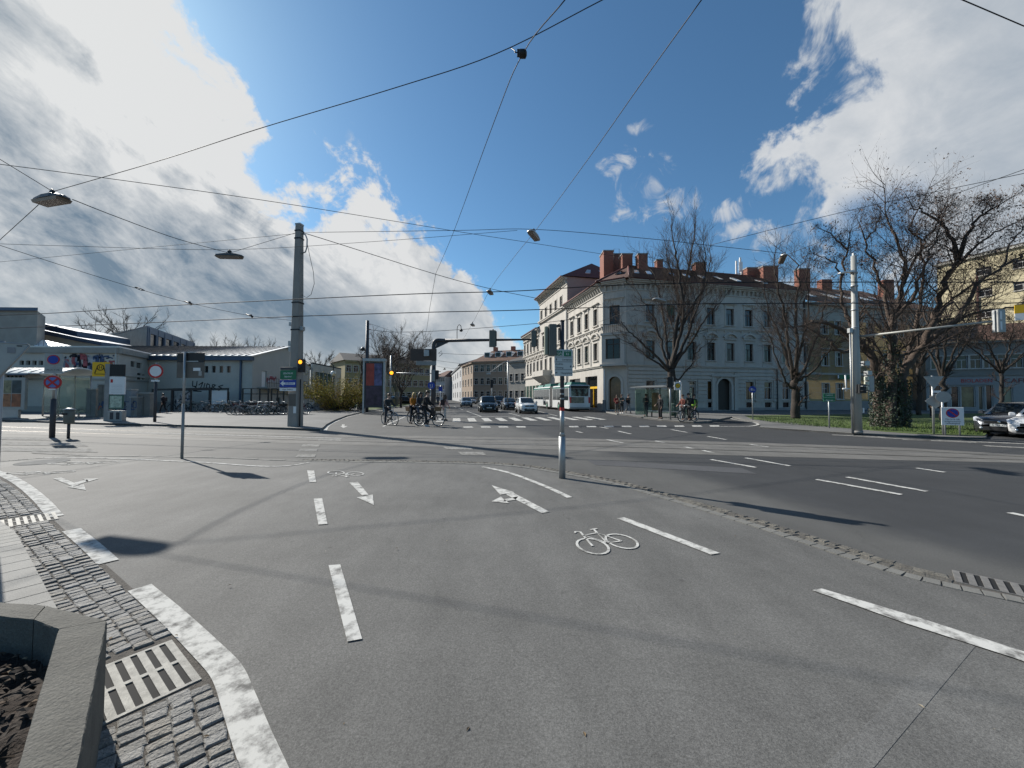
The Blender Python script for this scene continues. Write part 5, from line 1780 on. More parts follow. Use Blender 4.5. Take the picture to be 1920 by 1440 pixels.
for i in range(NP):
 s0_, s1_ = i / NP + .006, (i + 1) / NP - .006
 for f0_, f1_ in ((0, .49), (.51, 1)):
  q = [a0.lerp(a1, s0_).lerp(b0.lerp(b1, s0_), f0_), a0.lerp(a1, s1_).lerp(b0.lerp(b1, s1_), f0_), a0.lerp(a1, s1_).lerp(b0.lerp(b1, s1_), f1_), a0.lerp(a1, s0_).lerp(b0.lerp(b1, s0_), f1_)]
  MB().plate(q, (0, 0, .05)).build('glass_pane', mat('opal_glass', (.74, .77, .77), .35, var=.06), gr, world=True)
bars = MB()
for i in range(NP + 1):
 s = i / NP
 bars.tube([a0.lerp(a1, s), b0.lerp(b1, s)], .05, 4)
bars.tube([a0.lerp(b0, .5), a1.lerp(b1, .5)], .05, 4)
bars.build('glazing_bars', m_bluemet, gr, world=True)
def block(name, m, pts_px, d, back, par):
 """wall outline seen in the photo, at depth d, with real thickness backwards"""
 q = [P(x, y, d) for x, y in pts_px]
 return MB().plate(q, back).build(name, m, par, world=True)
block('clerestory_wall', m_conc_l, [(62, 636), (62, 622), (150, 641), (185, 646), (185, 660), (62, 660)], 56, (0, 6, 0), gr)
block('blue_roof_edge', m_bluemet, [(66, 604), (100, 611), (144, 621), (144, 632), (66, 615)], 57, (0, 8, 0), gr)
block('blue_roof_edge', m_bluemet, [(66, 615.5), (144, 632.5), (190, 641), (190, 648), (66, 624)], 55.4, (0, 5, 0), gr)
K0, K1, K2 = P(188, 743, 80), P(271, 743, 66), P(363, 743, 88)
bk_ = thing('blue_clad_block', 'grey block with blue metal cladding and six recessed windows on top of the hall', 'building', (K1.x, K1.y, 0))
zk0, zk1, zk2 = P(188, 628, 80).z, P(271, 612.5, 66).z, P(363, 634, 88).z
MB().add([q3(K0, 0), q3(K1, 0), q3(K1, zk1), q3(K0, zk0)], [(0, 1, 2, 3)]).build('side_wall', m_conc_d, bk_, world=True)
fk = Facade(bk_, K1, K2)
wins = [(fk.at(x0), fk.at(x1), zk1 - 3.4, zk1 - .95) for x0, x1 in ((279, 290), (294, 304.5), (308, 318.5), (322.5, 333), (337, 346), (349, 358.5))]
fk.wall(3, zk1, wins, m_bluemet)
for h in wins:
 fk.part('window', m_pane, h[0], h[1], -.3, -.2, h[2], h[3])
for i in range(34):
 a = fk.len * (i + .5) / 34
 if any(h[0] - .05 < a < h[1] + .05 for h in wins):
  continue
 fk.part('cladding_seam', m_bluemet, a - .03, a + .03, 0, .05, zk1 - 4.2, zk1 - .02)
MB().prism([(p.x, p.y) for p in (K0, K1, K2, Vector((K0.x + 6, K2.y + 6, 0)))], zk1 + .002, zk1 + .2).build('roof', m_bluemet, bk_, world=True)
# ------------------------------------------------------------------ bare trees
m_bark = mat('dark_bark', (.050, .041, .034), .95, var=.3, scale=6, bump=.8, bscale=30)
m_bark2 = mat('brown_bark', (.085, .062, .048), .95, var=.3, scale=5, bump=.8, bscale=28)
m_bark3 = mat('pale_bark', (.17, .15, .125), .95, var=.25, scale=5)
m_twig = mat('twigs', (.070, .052, .042), .95, var=.25, scale=3)
m_pod = mat('seed_pods', (.12, .085, .068), .9, var=.4, scale=2)
m_ivy = [mat('ivy_%d' % i, c, .55, var=.3, scale=4, spec=.5) for i, c in enumerate([(.014, .028, .010), (.022, .038, .014), (.032, .05, .02), (.05, .038, .026)])]
def rot_off(d, ang, az_):
 """direction d tilted by ang around it"""
 a = d.orthogonal().normalized()
 b = d.cross(a)
 return (d * math.cos(ang) + (a * math.cos(az_) + b * math.sin(az_)) * math.sin(ang)).normalized()
def grow(r, mb, p, d, L, rad, lvl, maxl, up=.25, wob=.18, kids=(5, 5, 4), tips=None, ratio=.62, minr=.008, spread=(.5, .95), sides=(6, 5, 3, 3)):
 n = max(3, int(L / .5)) if lvl < 2 else 3
 pts, q = [p], d
 for i in range(n):
  q = (q + Vector((r.gauss(0, wob), r.gauss(0, wob), r.gauss(0, wob) + up * .3))).normalized()
  pts.append(pts[-1] + q * (L / n))
 mb.tube(pts, [max(rad * (1 - .80 * i / n), minr * .45) for i in range(n + 1)], sides[min(lvl, 3)], cap=False)
 if tips is not None and lvl >= maxl - 1:
  tips.append((pts[-1], q))
 if lvl >= maxl:
  return
 k = kids[min(lvl, len(kids) - 1)]
 for j in range(k):
  f = lerp(.28, 1.0, (j + r.random() * .9) / k)
  i = min(int(f * n), n - 1)
  base = pts[i].lerp(pts[i + 1], f * n - i) if f < 1 else pts[-1]
  dd = rot_off((pts[i + 1] - pts[i]).normalized(), r.uniform(*spread), r.uniform(0, 6.28))
  dd = (dd + Vector((0, 0, up * .7))).normalized()
  grow(r, mb, base, dd, L * ratio * r.uniform(.7, 1.15), max(rad * .5 * (1 - .4 * f), minr), lvl + 1, maxl, up, wob, kids, tips, ratio, minr, spread, sides)
def limb_tree(t, limbs, seed, barkm, twigm, maxl=2, kids=(6, 5, 4), Lk=.42, up=.25, minr=.008, every=.75, start=.3, spread=(.5, .95), wob=.10, ratio=.66, pods=None, twig_name='crown', thin=.8):
 """limbs: list of (points, r0, r1); limbs are thick tubes, side branches grow from them"""
 r = random.Random(seed)
 tr, cr = MB(), MB()
 tips = []
 for pts, r0, r1 in limbs:
  cv = catmull(pts, 5)
  k = len(cv)
  jit = [Vector((r.gauss(0, 1), r.gauss(0, 1), r.gauss(0, .5))) * .02 * (1 + 3 * i / k) for i in range(k)]
  cv = [c + (j if 0 < i < k - 1 else Vector()) for i, (c, j) in enumerate(zip(cv, jit))]
  if r1 < .25:
   r0, r1 = r0 * thin, r1 * thin
  tr.tube(cv, [lerp(r0, r1, (i / (k - 1)) ** .7) for i in range(k)], 9, cap=True)
  L = sum((b - a).length for a, b in zip(cv, cv[1:]))
  if r1 > .25:
   continue
  m_ = max(2, int(L / every))
  for j in range(m_):
   f = lerp(start, 1.0, (j + r.random()) / m_)
   i = min(int(f * (k - 1)), k - 2)
   d = (cv[i + 1] - cv[i]).normalized()
   rad = lerp(r0, r1, f)
   dd = (rot_off(d, r.uniform(*spread), r.uniform(0, 6.28)) + Vector((0, 0, up * .5))).normalized()
   grow(r, cr, cv[i].lerp(cv[i + 1], .5), dd, L * Lk * r.uniform(.5, 1.0) * (1.15 - .55 * f), max(rad * .30, minr * 1.5), 0, maxl, up, wob, kids, tips, ratio, minr, spread)
  grow(r, cr, cv[-1], (cv[-1] - cv[-2]).normalized(), L * Lk * .7, max(r1, minr * 1.6), 0, maxl, up, wob, kids, tips, ratio, minr, spread)
 tr.build('trunk', barkm, t, world=True)
 cr.build(twig_name, twigm, t, world=True)
 if pods:
  n, size, zmin = pods
  pm = MB()
  for p, d in tips:
   if p.z < zmin or r.random() < .35:
    continue
   for _ in range(n):
    c = p + Vector((r.gauss(0, .14), r.gauss(0, .14), r.gauss(-.04, .12)))
    a = rot_off(Vector((0, 0, -1)), r.uniform(0, .9), r.uniform(0, 6.28)) * size * r.uniform(.6, 1.2)
    b = a.orthogonal().normalized() * size * .35
    pm.add([c, c + a * .5 + b, c + a, c + a * .5 - b], [(0, 1, 2, 3)])
  pm.build('seed_pods', m_pod, t, world=True)
 return tips
def L_(*q):
 """limb points given as (px, py, depth)"""
 return [P(x, y, d) for x, y, d in q]
D = 37
base = G(1266, 743 + EYE / D * FPX + 2.5)
t = thing('bare_tree', 'bare dark tree with a fan of limbs rising behind the bus shelter', 'tree', (P(1264, 743, D).x, D, .1), group='bare street trees')
b0 = Vector((P(1264, 743, D).x, D, 0))
fork = P(1258, 692, D)
limbs = [([b0, b0.lerp(fork, .5) + Vector((.05, 0, 0)), fork], .44, .34)]
for q, r0, r1 in [
 (((1258, 692, D), (1264, 660, D), (1268, 610, D), (1284, 540, D + .3), (1292, 500, D), (1300, 455, D)), .36, .07),
 (((1258, 690, D), (1272, 640, D - .5), (1281, 590, D - 1), (1276, 530, D - 1.2), (1268, 480, D - 1.2), (1262, 450, D - 1.2)), .26, .06),
 (((1256, 692, D), (1246, 668, D + .6), (1236, 630, D + 1), (1222, 590, D + 1.5), (1196, 548, D + 1.8)), .22, .05),
 (((1254, 694, D), (1235, 672, D - .7), (1205, 645, D - 1.5), (1180, 622, D - 2), (1162, 600, D - 2)), .20, .04),
 (((1252, 695, D), (1232, 680, D + .5), (1212, 668, D + 1), (1190, 650, D + 2), (1172, 640, D + 2)), .15, .04),
 (((1258, 690, D), (1250, 650, D + 1), (1246, 600, D + 2), (1236, 550, D + 2.6), (1220, 505, D + 2.8)), .22, .05),
 (((1262, 690, D), (1284, 640, D + 1), (1300, 595, D + 2), (1318, 545, D + 2.6), (1330, 500, D + 2.8)), .24, .05),
 (((1262, 688, D), (1290, 650, D - 1), (1312, 615, D - 2), (1332, 585, D - 2.4), (1352, 566, D - 2.4)), .18, .04),
 (((1262, 705, D), (1272, 712, D - .5), (1283, 700, D - .8), (1296, 684, D - 1), (1304, 664, D - 1.2), (1318, 650, D - 1.4)), .13, .04),
 (((1266, 640, D), (1272, 570, D + 1.2), (1262, 520, D + 1.4), (1250, 480, D + 1.4)), .16, .05),
 (((1272, 620, D), (1308, 560, D - .4), (1322, 520, D - .6), (1322, 470, D - .6)), .17, .05)]:
 limbs.append((L_(*q), r0, r1))
limb_tree(t, limbs, 5, m_bark, m_twig, maxl=2, kids=(7, 6, 4), Lk=.30, every=.60, start=.25, up=.26, minr=.008, spread=(.4, .8))
D = 29.6
t = thing('bare_tree', 'bare tree with steep limbs behind the round blue cycle sign', 'tree', (P(1492, 743, D).x, D, .1), group='bare street trees')
b0 = Vector((P(1492, 743, D).x, D, 0))
fork = P(1490, 716, D)
limbs = [([b0, b0.lerp(fork, .5), fork], .33, .25)]
for q, r0, r1 in [
 (((1489, 716, D), (1478, 680, D + .5), (1465, 640, D + 1), (1448, 600, D + 1.3), (1436, 560, D + 1.5)), .17, .05),
 (((1489, 716, D), (1480, 660, D - .3), (1472, 600, D - .6), (1462, 550, D - 1), (1452, 505, D - 1)), .18, .05),
 (((1490, 716, D), (1495, 650, D), (1490, 590, D + .3), (1496, 535, D + .6), (1490, 490, D + .6)), .21, .05),
 (((1491, 716, D), (1510, 690, D + .6), (1522, 655, D + 1), (1538, 610, D + 1.4), (1548, 565, D + 1.4)), .19, .05),
 (((1489, 728, D), (1478, 722, D - .3), (1466, 700, D - .6), (1454, 660, D - 1), (1436, 620, D - 1.4)), .13, .04),
 (((1490, 700, D), (1504, 640, D - 1), (1516, 580, D - 1.3), (1512, 520, D - 1.6)), .14, .04),
 (((1491, 716, D), (1520, 700, D - 1), (1545, 668, D - 1.5), (1566, 640, D - 1.8)), .13, .04)]:
 limbs.append((L_(*q), r0, r1))
limb_tree(t, limbs, 12, m_bark, m_twig, maxl=2, kids=(7, 6, 4), Lk=.36, every=.55, start=.2, up=.18, minr=.007, spread=(.5, 1.0))
D = 21.5
bx = P(1668, 743, D).x
t = thing('ivy_covered_tree', 'big many stemmed bare tree with ivy on its lower trunks beside the pale pole', 'tree', (bx, D, .1))
limbs = []
for q, r0, r1 in [
 (((1652, 803, D - .3), (1648, 760, D), (1644, 715, D), (1636, 672, D), (1618, 648, D + .2), (1596, 632, D + .4)), .34, .21),
 (((1600, 636, D + .4), (1578, 620, D + .3), (1552, 606, D), (1524, 604, D - .3), (1500, 612, D - .5)), .20, .05),
 (((1610, 645, D + .4), (1592, 600, D + .6), (1578, 560, D + .8), (1580, 510, D + 1), (1590, 470, D + 1)), .15, .05),
 (((1612, 650, D + .2), (1582, 660, D - .5), (1556, 640, D - 1), (1532, 625, D - 1.2)), .15, .04),
 (((1668, 806, D - .6), (1670, 760, D - .4), (1674, 715, D), (1672, 660, D), (1676, 600, D + .3), (1690, 540, D + .5), (1694, 490, D + .6), (1672, 430, D + .8)), .40, .07),
 (((1674, 640, D), (1660, 560, D + 1), (1640, 500, D + 1.5), (1622, 450, D + 1.8)), .16, .05),
 (((1682, 806, D - .4), (1690, 750, D - .2), (1694, 700, D), (1720, 660, D), (1748, 610, D), (1762, 560, D), (1782, 510, D), (1796, 488, D + .1)), .38, .10),
 (((1590, 470, D + 1), (1570, 450, D + 1.2), (1545, 432, D + 1.4)), .06, .03),
 (((1622, 450, D + 1.8), (1640, 430, D + 2), (1650, 405, D + 2)), .06, .03),
 (((1580, 520, D + 1), (1560, 490, D + .6), (1535, 480, D + .4)), .07, .03),
 (((1840, 405, D - .5), (1850, 385, D - .3), (1846, 372, D - .2)), .05, .02),
 (((1880, 500, D - 2), (1900, 450, D - 2), (1925, 420, D - 2)), .06, .03),
 (((1690, 540, D + .5), (1720, 480, D + 1), (1745, 440, D + 1.4), (1765, 400, D + 1.6)), .10, .03),
 (((1796, 488, D), (1786, 450, D + .2), (1764, 420, D + .5), (1738, 400, D + .7), (1712, 390, D + 1)), .15, .04),
 (((1796, 488, D), (1812, 440, D - .3), (1840, 405, D - .5), (1872, 385, D - .6)), .16, .04),
 (((1794, 496, D), (1822, 470, D + .6), (1860, 440, D + 1), (1900, 420, D + 1.2)), .12, .04),
 (((1722, 656, D), (1760, 625, D - .8), (1800, 590, D - 1.2), (1832, 535, D - 1.6), (1880, 500, D - 2), (1930, 470, D - 2)), .20, .05),
 (((1770, 620, D - .8), (1820, 590, D - 1.4), (1880, 578, D - 2), (1940, 575, D - 2.4)), .12, .04),
 (((1694, 700, D), (1710, 640, D + .8), (1722, 580, D + 1.4), (1732, 520, D + 1.8), (1726, 460, D + 2), (1708, 420, D + 2)), .17, .05),
 (((1750, 600, D), (1790, 560, D + .8), (1832, 530, D + 1.2), (1870, 520, D + 1.4)), .12, .04),
 (((1674, 600, D + .3), (1710, 560, D - .4), (1724, 520, D - .8), (1744, 470, D - 1), (1760, 430, D - 1)), .14, .04)]:
 limbs.append((L_(*q), r0, r1))
limb_tree(t, limbs, 33, m_bark2, m_twig, maxl=2, kids=(7, 6, 4), Lk=.36, every=.54, start=.30, up=.16, minr=.0055, spread=(.5, 1.05), pods=(3, .15, 8.2))
iv = [MB() for _ in range(4)]
r = random.Random(8)
allv = MB()
stems = [L_((1652, 806, D - .3), (1648, 760, D), (1644, 715, D), (1638, 680, D)), L_((1668, 808, D - .6), (1670, 760, D - .4), (1674, 715, D), (1673, 660, D), (1675, 620, D)), L_((1682, 808, D - .4), (1690, 750, D - .2), (1694, 700, D))]
for st_, rr in zip(stems, (.36, .40, .42)):
 cv = catmull(st_, 8)
 for _ in range(2000):
  f = r.random() ** 1.8 * .85
  i = min(int(f * (len(cv) - 1)), len(cv) - 2)
  c = cv[i].lerp(cv[i + 1], r.random())
  a = r.uniform(0, 6.28)
  rad = rr * (1 - .3 * f) + abs(r.gauss(0, .06)) * (1.2 - f) + .01
  o = Vector((math.cos(a), math.sin(a), 0))
  p = c + o * rad
  s = r.uniform(.03, .075)
  n = (o + Vector((r.gauss(0, .4), r.gauss(0, .4), r.gauss(.1, .4)))).normalized()
  u = n.orthogonal().normalized()
  w = n.cross(u)
  q = r.uniform(0, 6.28)
  u, w = u * math.cos(q) + w * math.sin(q), w * math.cos(q) - u * math.sin(q)
  allv.add([p - u * s, p + w * s * .6 - n * .01, p + u * s, p - w * s * .6 - n * .01, p + n * .015], [(0, 1, 4), (1, 2, 4), (2, 3, 4), (3, 0, 4)], r.choice([0, 0, 1, 1, 1, 2, 3]))
allv.build('ivy', m_ivy, t, world=True)
def simple_tree(name, label, px, d, py_top, py_fork, rad, seed, barkm=m_bark, twigm=m_twig, wide=1.0, n=7, maxl=2, kids=(6, 5, 3), minr=.012, Lk=.40, z0=.1, group=None, lean=0.0, every=.8, spread=(.45, .9)):
 c = P(px, 743, d)
 b = Vector((c.x, d, z0))
 t = thing(name, label, 'tree', b, group=group)
 r = random.Random(seed)
 f = P(px, py_fork, d)
 top = P(px, py_top, d)
 H_ = top.z - f.z
 limbs = [([b, b.lerp(f, .5) + Vector((r.gauss(0, .08), 0, 0)), f], rad, rad * .75)]
 for i in range(n):
  a = 2 * math.pi * i / n + r.uniform(-.3, .3)
  e = r.uniform(.25, .75) * wide
  q = [f]
  for k_ in (.35, .7, 1.0):
   q.append(f + Vector((math.cos(a) * e * H_ * k_ * .8 + lean * k_, math.sin(a) * e * H_ * k_ * .8, H_ * k_ * r.uniform(.72, .86))))
  limbs.append((q, rad * .5, max(rad * .12, minr)))
 limb_tree(t, limbs, seed + 1, barkm, twigm, maxl=maxl, kids=kids, Lk=Lk, minr=minr, every=every, spread=spread)
 return t
simple_tree('bare_tree', 'dark twin trunked tree on the lawn behind the yield sign', 1768, 28.5, 560, 712, .27, 51, n=6, wide=.8, Lk=.32, group='bare street trees')
simple_tree('bare_tree', 'slim dark tree in front of the lettered shop front', 1877, 34, 585, 700, .21, 52, n=9, wide=1.5, Lk=.34, group='bare street trees')
simple_tree('bare_tree', 'dark tree standing close to the yellow house near its right corner', 1722, 36, 545, 690, .24, 57, n=7, wide=.9, Lk=.34, group='bare street trees')
simple_tree('flat_topped_tree', 'flat topped bare tree rising behind the blue clad block', 236, 98, 588, 640, .42, 53, n=8, wide=1.9, minr=.03, maxl=1, Lk=.4, kids=(7, 5), every=1.4)
simple_tree('small_bare_tree', 'pale small bare tree left of the flat topped one behind the hall roofs', 178, 100, 603, 646, .30, 54, m_bark3, m_bark3, n=7, wide=1.6, minr=.03, maxl=1, Lk=.4, kids=(7, 5), every=1.4)
simple_tree('pale_bare_tree', 'tall pale bare tree crown above the dark roof of the ochre house', 742, 64, 630, 735, .38, 55, m_bark3, mat('pale_twigs', (.13, .11, .095), .95, var=.2, scale=2), n=11, wide=.95, minr=.02, Lk=.34, every=.9)
simple_tree('pollarded_tree', 'gnarled leaning dark tree in front of the ochre house', 676, 44, 648, 718, .42, 56, n=7, wide=1.5, lean=3.0, minr=.018, Lk=.30, spread=(.6, 1.2))
simple_tree('bare_tree', 'leafless tree between the advertising column and the signal gantry', 752, 52, 668, 738, .22, 58, n=6, wide=.9, minr=.015, Lk=.34, group='bare street trees')
for i, (px, d, top) in enumerate(((392, 95, 638), (470, 96, 640), (600, 70, 664))):
 simple_tree('distant_bare_tree', ['faint bare treetop above the ribbed hall roof, left one of two', 'faint bare treetop above the ribbed hall roof, right one of two', 'bare tree behind the big concrete pole'][i], px, d, top, 700, .22, 60 + i, m_bark3, m_bark3, n=9, wide=1.4, minr=.03, maxl=1, Lk=.4, kids=(7, 5), every=1.2)
c = P(634, 743, 41)
t = thing('forsythia_bush', 'big yellow green flowering bush left of the globe lamp', 'bush', (c.x, 41, .1))
r = random.Random(2)
st_, lf = MB(), MB()
for i in range(260):
 a, e = r.uniform(0, 6.28), r.uniform(.15, 1.0)
 L = r.uniform(3.2, 4.6)
 pts = [Vector((0, 0, .1))]
 d = Vector((math.cos(a) * e, math.sin(a) * e, 1.0)).normalized()
 pts[0] += Vector((math.cos(a), math.sin(a), 0)) * r.uniform(0, 1.3)
 for k_ in range(5):
  d = (d + Vector((math.cos(a) * .12, math.sin(a) * .12, -.07 * k_ * e)) + Vector((r.gauss(0, .08), r.gauss(0, .08), r.gauss(0, .08)))).normalized()
  pts.append(pts[-1] + d * L / 5)
 st_.tube(pts, [.02, .018, .015, .012, .01, .007], 3, cap=False)
 for _ in range(62):
  f = r.random() ** .7 * 4.99
  p = pts[int(f)].lerp(pts[int(f) + 1], f % 1) + Vector((r.gauss(0, .10), r.gauss(0, .10), r.gauss(0, .10)))
  u = Vector((r.gauss(0, 1), r.gauss(0, 1), r.gauss(0, 1))).normalized()
  w = u.orthogonal().normalized()
  s = r.uniform(.03, .065)
  lf.add([p - u * s, p + w * s * .7, p + u * s, p - w * s * .7], [(0, 1, 2, 3)], r.choice([0, 0, 1, 1, 2]))
st_.build('stems', m_bark2, t)
lf.build('blossom', [mat('blossom_%d' % i, q, .8, var=.25, scale=3) for i, q in enumerate([(.42, .30, .02), (.24, .20, .03), (.12, .115, .03)])], t)
# ------------------------------------------------------------------ poles, signs, signals
m_house = mat('signal_housing', (.125, .13, .115), .6, .1, var=.06)
m_signal = mat('signal_black', (.016, .016, .017), .55, var=.1)
m_amber = mat('amber_lamp', (.9, .35, .02), .4, var=0, emit=(1.0, .36, .02, 1.7))
m_pconc = mat('pole_concrete', (.27, .25, .225), .85, var=.2, scale=1.8, bump=.3, bscale=30, stretch=(1, 1, .35))
m_pale = mat('pale_pole_paint', (.33, .325, .295), .5, .1, var=.12, scale=2.5, stretch=(1, 1, .3))
m_wire = mat('wire', (.018, .018, .020), .6, .3, var=0)
m_glass = mat('shelter_glass', (.62, .72, .68), .03, var=.1, scale=.7, spec=.6, trans=.9)
m_glassg = mat('shelter_glass_green', (.42, .55, .49), .03, var=.1, scale=.6, spec=.6, trans=.85)
m_brownb = mat('sign_back_brown', (.13, .115, .098), .7, .1, var=.15, scale=3)
m_lampbody = mat('lamp_housing', (.085, .085, .083), .5, .3, var=.1)
m_lampglass = mat('lamp_glass', (.17, .13, .10), .25, var=.15, scale=3)
m_darkpost = mat('dark_post', (.055, .056, .062), .55, .3, var=.12, scale=4)
def round_sign(t, z, r, rings, y=-.04, name='sign_face', x=0.0):
 """disc facing -y: rings = [(radius factor, material)] from outside in"""
 for i, (f, m) in enumerate(rings):
  MB().lathe([(r * f, 0), (r * f, .016 - .003 * 0)], (x, y - .004 * i - .016, z), 28, axis='Y', sm=False).build(name if i == 0 else ['ring', 'symbol', 'symbol'][min(i - 1, 2)], m, t)
def bar_on(t, z, r, ang, w, m, y, name='bar', x=0.0):
 c, s = math.cos(ang), math.sin(ang)
 pts = [(x + c * a - s * b, y, z + s * a + c * b) for a, b in ((-r, -w), (r, -w), (r, w), (-r, w))]
 MB().plate(pts, (0, -.004, 0)).build(name, m, t)
def bicycle_icon(t, x, y, z, s, m, name='bicycle_symbol'):
 mb = MB()
 for dx in (-.5, .5):
  mb.torus((x + dx * s, y, z), .36 * s, .045 * s, 14, 4)
 q = lambda a, b: (x + a * s, y, z + b * s)
 for pts in ([q(-.5, 0), q(-.2, .5), q(0, 0), q(-.5, 0)], [q(0, 0), q(.32, .5), q(-.2, .5)], [q(.5, 0), q(.3, .68), q(.48, .72)], [q(-.2, .5), q(-.24, .68)], [q(-.38, .7), q(-.12, .7)]):
  mb.tube(pts, .045 * s, 4)
 mb.build(name, m, t)
c = G(1054, 897)
t = thing('signal_post', 'grey signal post in the middle foreground with a green and white cycle route board', 'signal post', (c.x, c.y, 0))
MB().tube([(0, 0, 0), (0, 0, .86)], .069, 16).build('sleeve', m_galv, t)
MB().tube([(0, 0, .86), (0, 0, .93), (0, 0, .935)], [.069, .047, .047], 16).build('collar', m_galv, t)
MB().tube([(0, 0, .93), (0, 0, 1.42)], .0455, 14).build('lower_pole', m_galv, t)
MB().tube([(0, 0, 1.42), (0, 0, 3.24)], .0448, 14).build('pole', m_darkpost, t)
MB().lathe([(.052, 0), (.052, .02)], (0, 0, 3.24), 12).build('cap', m_dark, t)
MB().tube([(0, 0, 1.385), (0, 0, 1.455)], .0485, 14, cap=False).build('sticker', m_red, t)
for z in (1.62, 1.72, 1.83):
 MB().tube([(0, 0, z), (0, 0, z + .03)], .0478, 14, cap=False).build('sticker', m_signback, t)
for z in (2.47, 2.02):
 MB().tube([(0, 0, z), (0, 0, z + .03)], .05, 14, cap=False).build('clamp', m_dark, t)
hd = MB()
hd.cbox((-.285, -.10, 2.52), (-.12, .13, 3.17), .015)
o = hd.build('signal_head', m_house, t)
hd2 = MB()
hd2.cbox((-.365, -.04, 2.545), (-.292, .12, 3.13), .012)
hd2.build('signal_head', mat('signal_housing_pale', (.24, .26, .20), .6, var=.06), t)
for i in range(5):
 MB().box((-.27 + i * .032, -.104, 2.54), (-.258 + i * .032, -.099, 3.15)).build('rib', m_house, o)
MB().box((-.285, -.03, 3.12), (.03, .03, 3.16)).build('bracket', m_dark, t)
MB().box((-.13, -.02, 2.60), (-.04, .02, 2.63)).build('bracket', m_dark, t)
MB().lathe([(.14, -.012), (.14, .012)], (-.10, .07, 2.27), 24, axis='X', sm=False).build('round_sign_edge', m_signback, t)
bd = link('route_board', MB().cbox((-.165, -.075, 2.10), (.205, -.05, 2.645), .004).mesh('route_board', m_white), t)
grey = mat('board_grey', (.47, .49, .475), .5, var=.05)
MB().box((-.158, -.0785, 2.107), (.198, -.0755, 2.638)).build('face', grey, bd)
MB().box((-.145, -.0815, 2.515), (-.005, -.079, 2.618)).build('green_panel', m_green, bd)
MB().box((.025, -.0815, 2.505), (.175, -.079, 2.618)).build('green_panel', m_green, bd)
bicycle_icon(bd, -.075, -.083, 2.548, .075, m_white)
text('MURRADWEG', .021, 'lettering', m_white, bd, (.10, -.082, 2.60), align='CENTER', depth=.001)
text('R2', .062, 'lettering', m_white, bd, (.10, -.082, 2.547), align='CENTER', depth=.001)
for z in (2.485, 2.385, 2.225):
 MB().box((-.158, -.0795, z), (.198, -.0775, z + .008)).build('line', m_ink, bd)
text('Lendplatz', .052, 'lettering', m_ink, bd, (.19, -.080, 2.435), align='RIGHT', depth=.001)
text('Andritz', .052, 'lettering', m_ink, bd, (-.15, -.080, 2.345), depth=.001)
text('Gösting', .052, 'lettering', m_ink, bd, (-.15, -.080, 2.27), depth=.001)
text('Hauptplatz', .052, 'lettering', m_ink, bd, (.19, -.080, 2.16), align='RIGHT', depth=.001)
def small_arrow(par, x, z, s, ang, y=-.080):
 c, q = math.cos(ang), math.sin(ang)
 rot = lambda a, b: (x + (a * c - b * q) * s, y, z + (a * q + b * c) * s)
 mb = MB()
 mb.plate([rot(*p) for p in ((-.5, 0), (0, .6), (.5, 0))], (0, -.002, 0))
 mb.plate([rot(*p) for p in ((-.15, -.6), (-.15, .0), (.15, .0), (.15, -.6))], (0, -.002, 0))
 mb.build('arrow', m_ink, par)
small_arrow(bd, -.13, 2.44, .04, 0)
small_arrow(bd, .165, 2.295, .04, R(-90) if False else R(180))
small_arrow(bd, -.13, 2.165, .04, R(90))
c = G(341, 860)
t = thing('sign_post', 'thin grey post carrying a brown sign board seen from behind, topped by a redaction bar', 'sign post', (c.x, c.y, 0), R(-6))
MB().tube([(0, 0, 0), (0, 0, 1.45)], .034, 10).build('lower_pole', m_polegrey, t)
MB().tube([(0, 0, 1.45), (0, 0, 2.82)], .029, 10).build('pole', m_galv, t)
b = MB().cbox((-.27, .035, 2.13), (.53, .055, 2.535), .004).build('sign_board', m_brownb, t)
MB().cbox((-.27, .035, 2.54), (.53, .055, 2.80), .004).build('redaction_bar', m_black, t)  # added black plate in place of the redacted top of the sign
MB().box((.22, .031, 2.32), (.43, .0345, 2.40)).build('sticker', m_white, b)
MB().box((.38, .031, 2.19), (.47, .0345, 2.31)).build('sticker', m_signback, b)
MB().box((-.05, .028, 2.56), (.36, .0345, 2.585)).build('rail', m_galv, t)
MB().box((-.12, .03, 2.805), (.3, .06, 2.825)).build('rail', m_galv, t)
c = G(-14, 1012)
d = Vector((c.x, c.y, 0)).normalized()
t = thing('yield_sign_back', 'pale back of a triangular sign on a post at the very left edge', 'sign', (c.x, c.y, 0), R(38))
MB().tube([(0, 0, 0), (0, 0, 2.30)], .030, 12).build('pole', m_galv, t)
tri = [(-.44, -.05, 2.30), (.44, -.05, 2.30), (0.03, -.05, 1.555), (-.03, -.05, 1.555)]
hwd, zt_, zb_2 = .228, 2.285, 1.87
tb = MB().plate([(-hwd + .02, -.05, zt_), (hwd - .02, -.05, zt_), (hwd, -.05, zt_ - .02), (hwd - .004, -.05, zt_ - .04), (.018, -.05, zb_2), (-.018, -.05, zb_2), (-hwd + .004, -.05, zt_ - .04), (-hwd, -.05, zt_ - .02)], (0, .018, 0)).build('sign_plate', m_signback, t)
MB().tube([(-hwd + .02, -.054, zt_ - .005), (hwd - .02, -.054, zt_ - .005), (hwd - .006, -.054, zt_ - .03), (.01, -.054, zb_2 + .006), (-.01, -.054, zb_2 + .006), (-hwd + .006, -.054, zt_ - .03), (-hwd + .02, -.054, zt_ - .005)], .007, 5).build('rim', m_galv, tb)
MB().box((.06, -.056, 2.16), (.12, -.0505, 2.23)).build('label', mat('label_grey', (.22, .22, .23), .6), tb)
MB().box((.13, -.056, 2.245), (.17, -.0505, 2.257)).build('label', m_ink, tb)
c = G(97.5, 821)
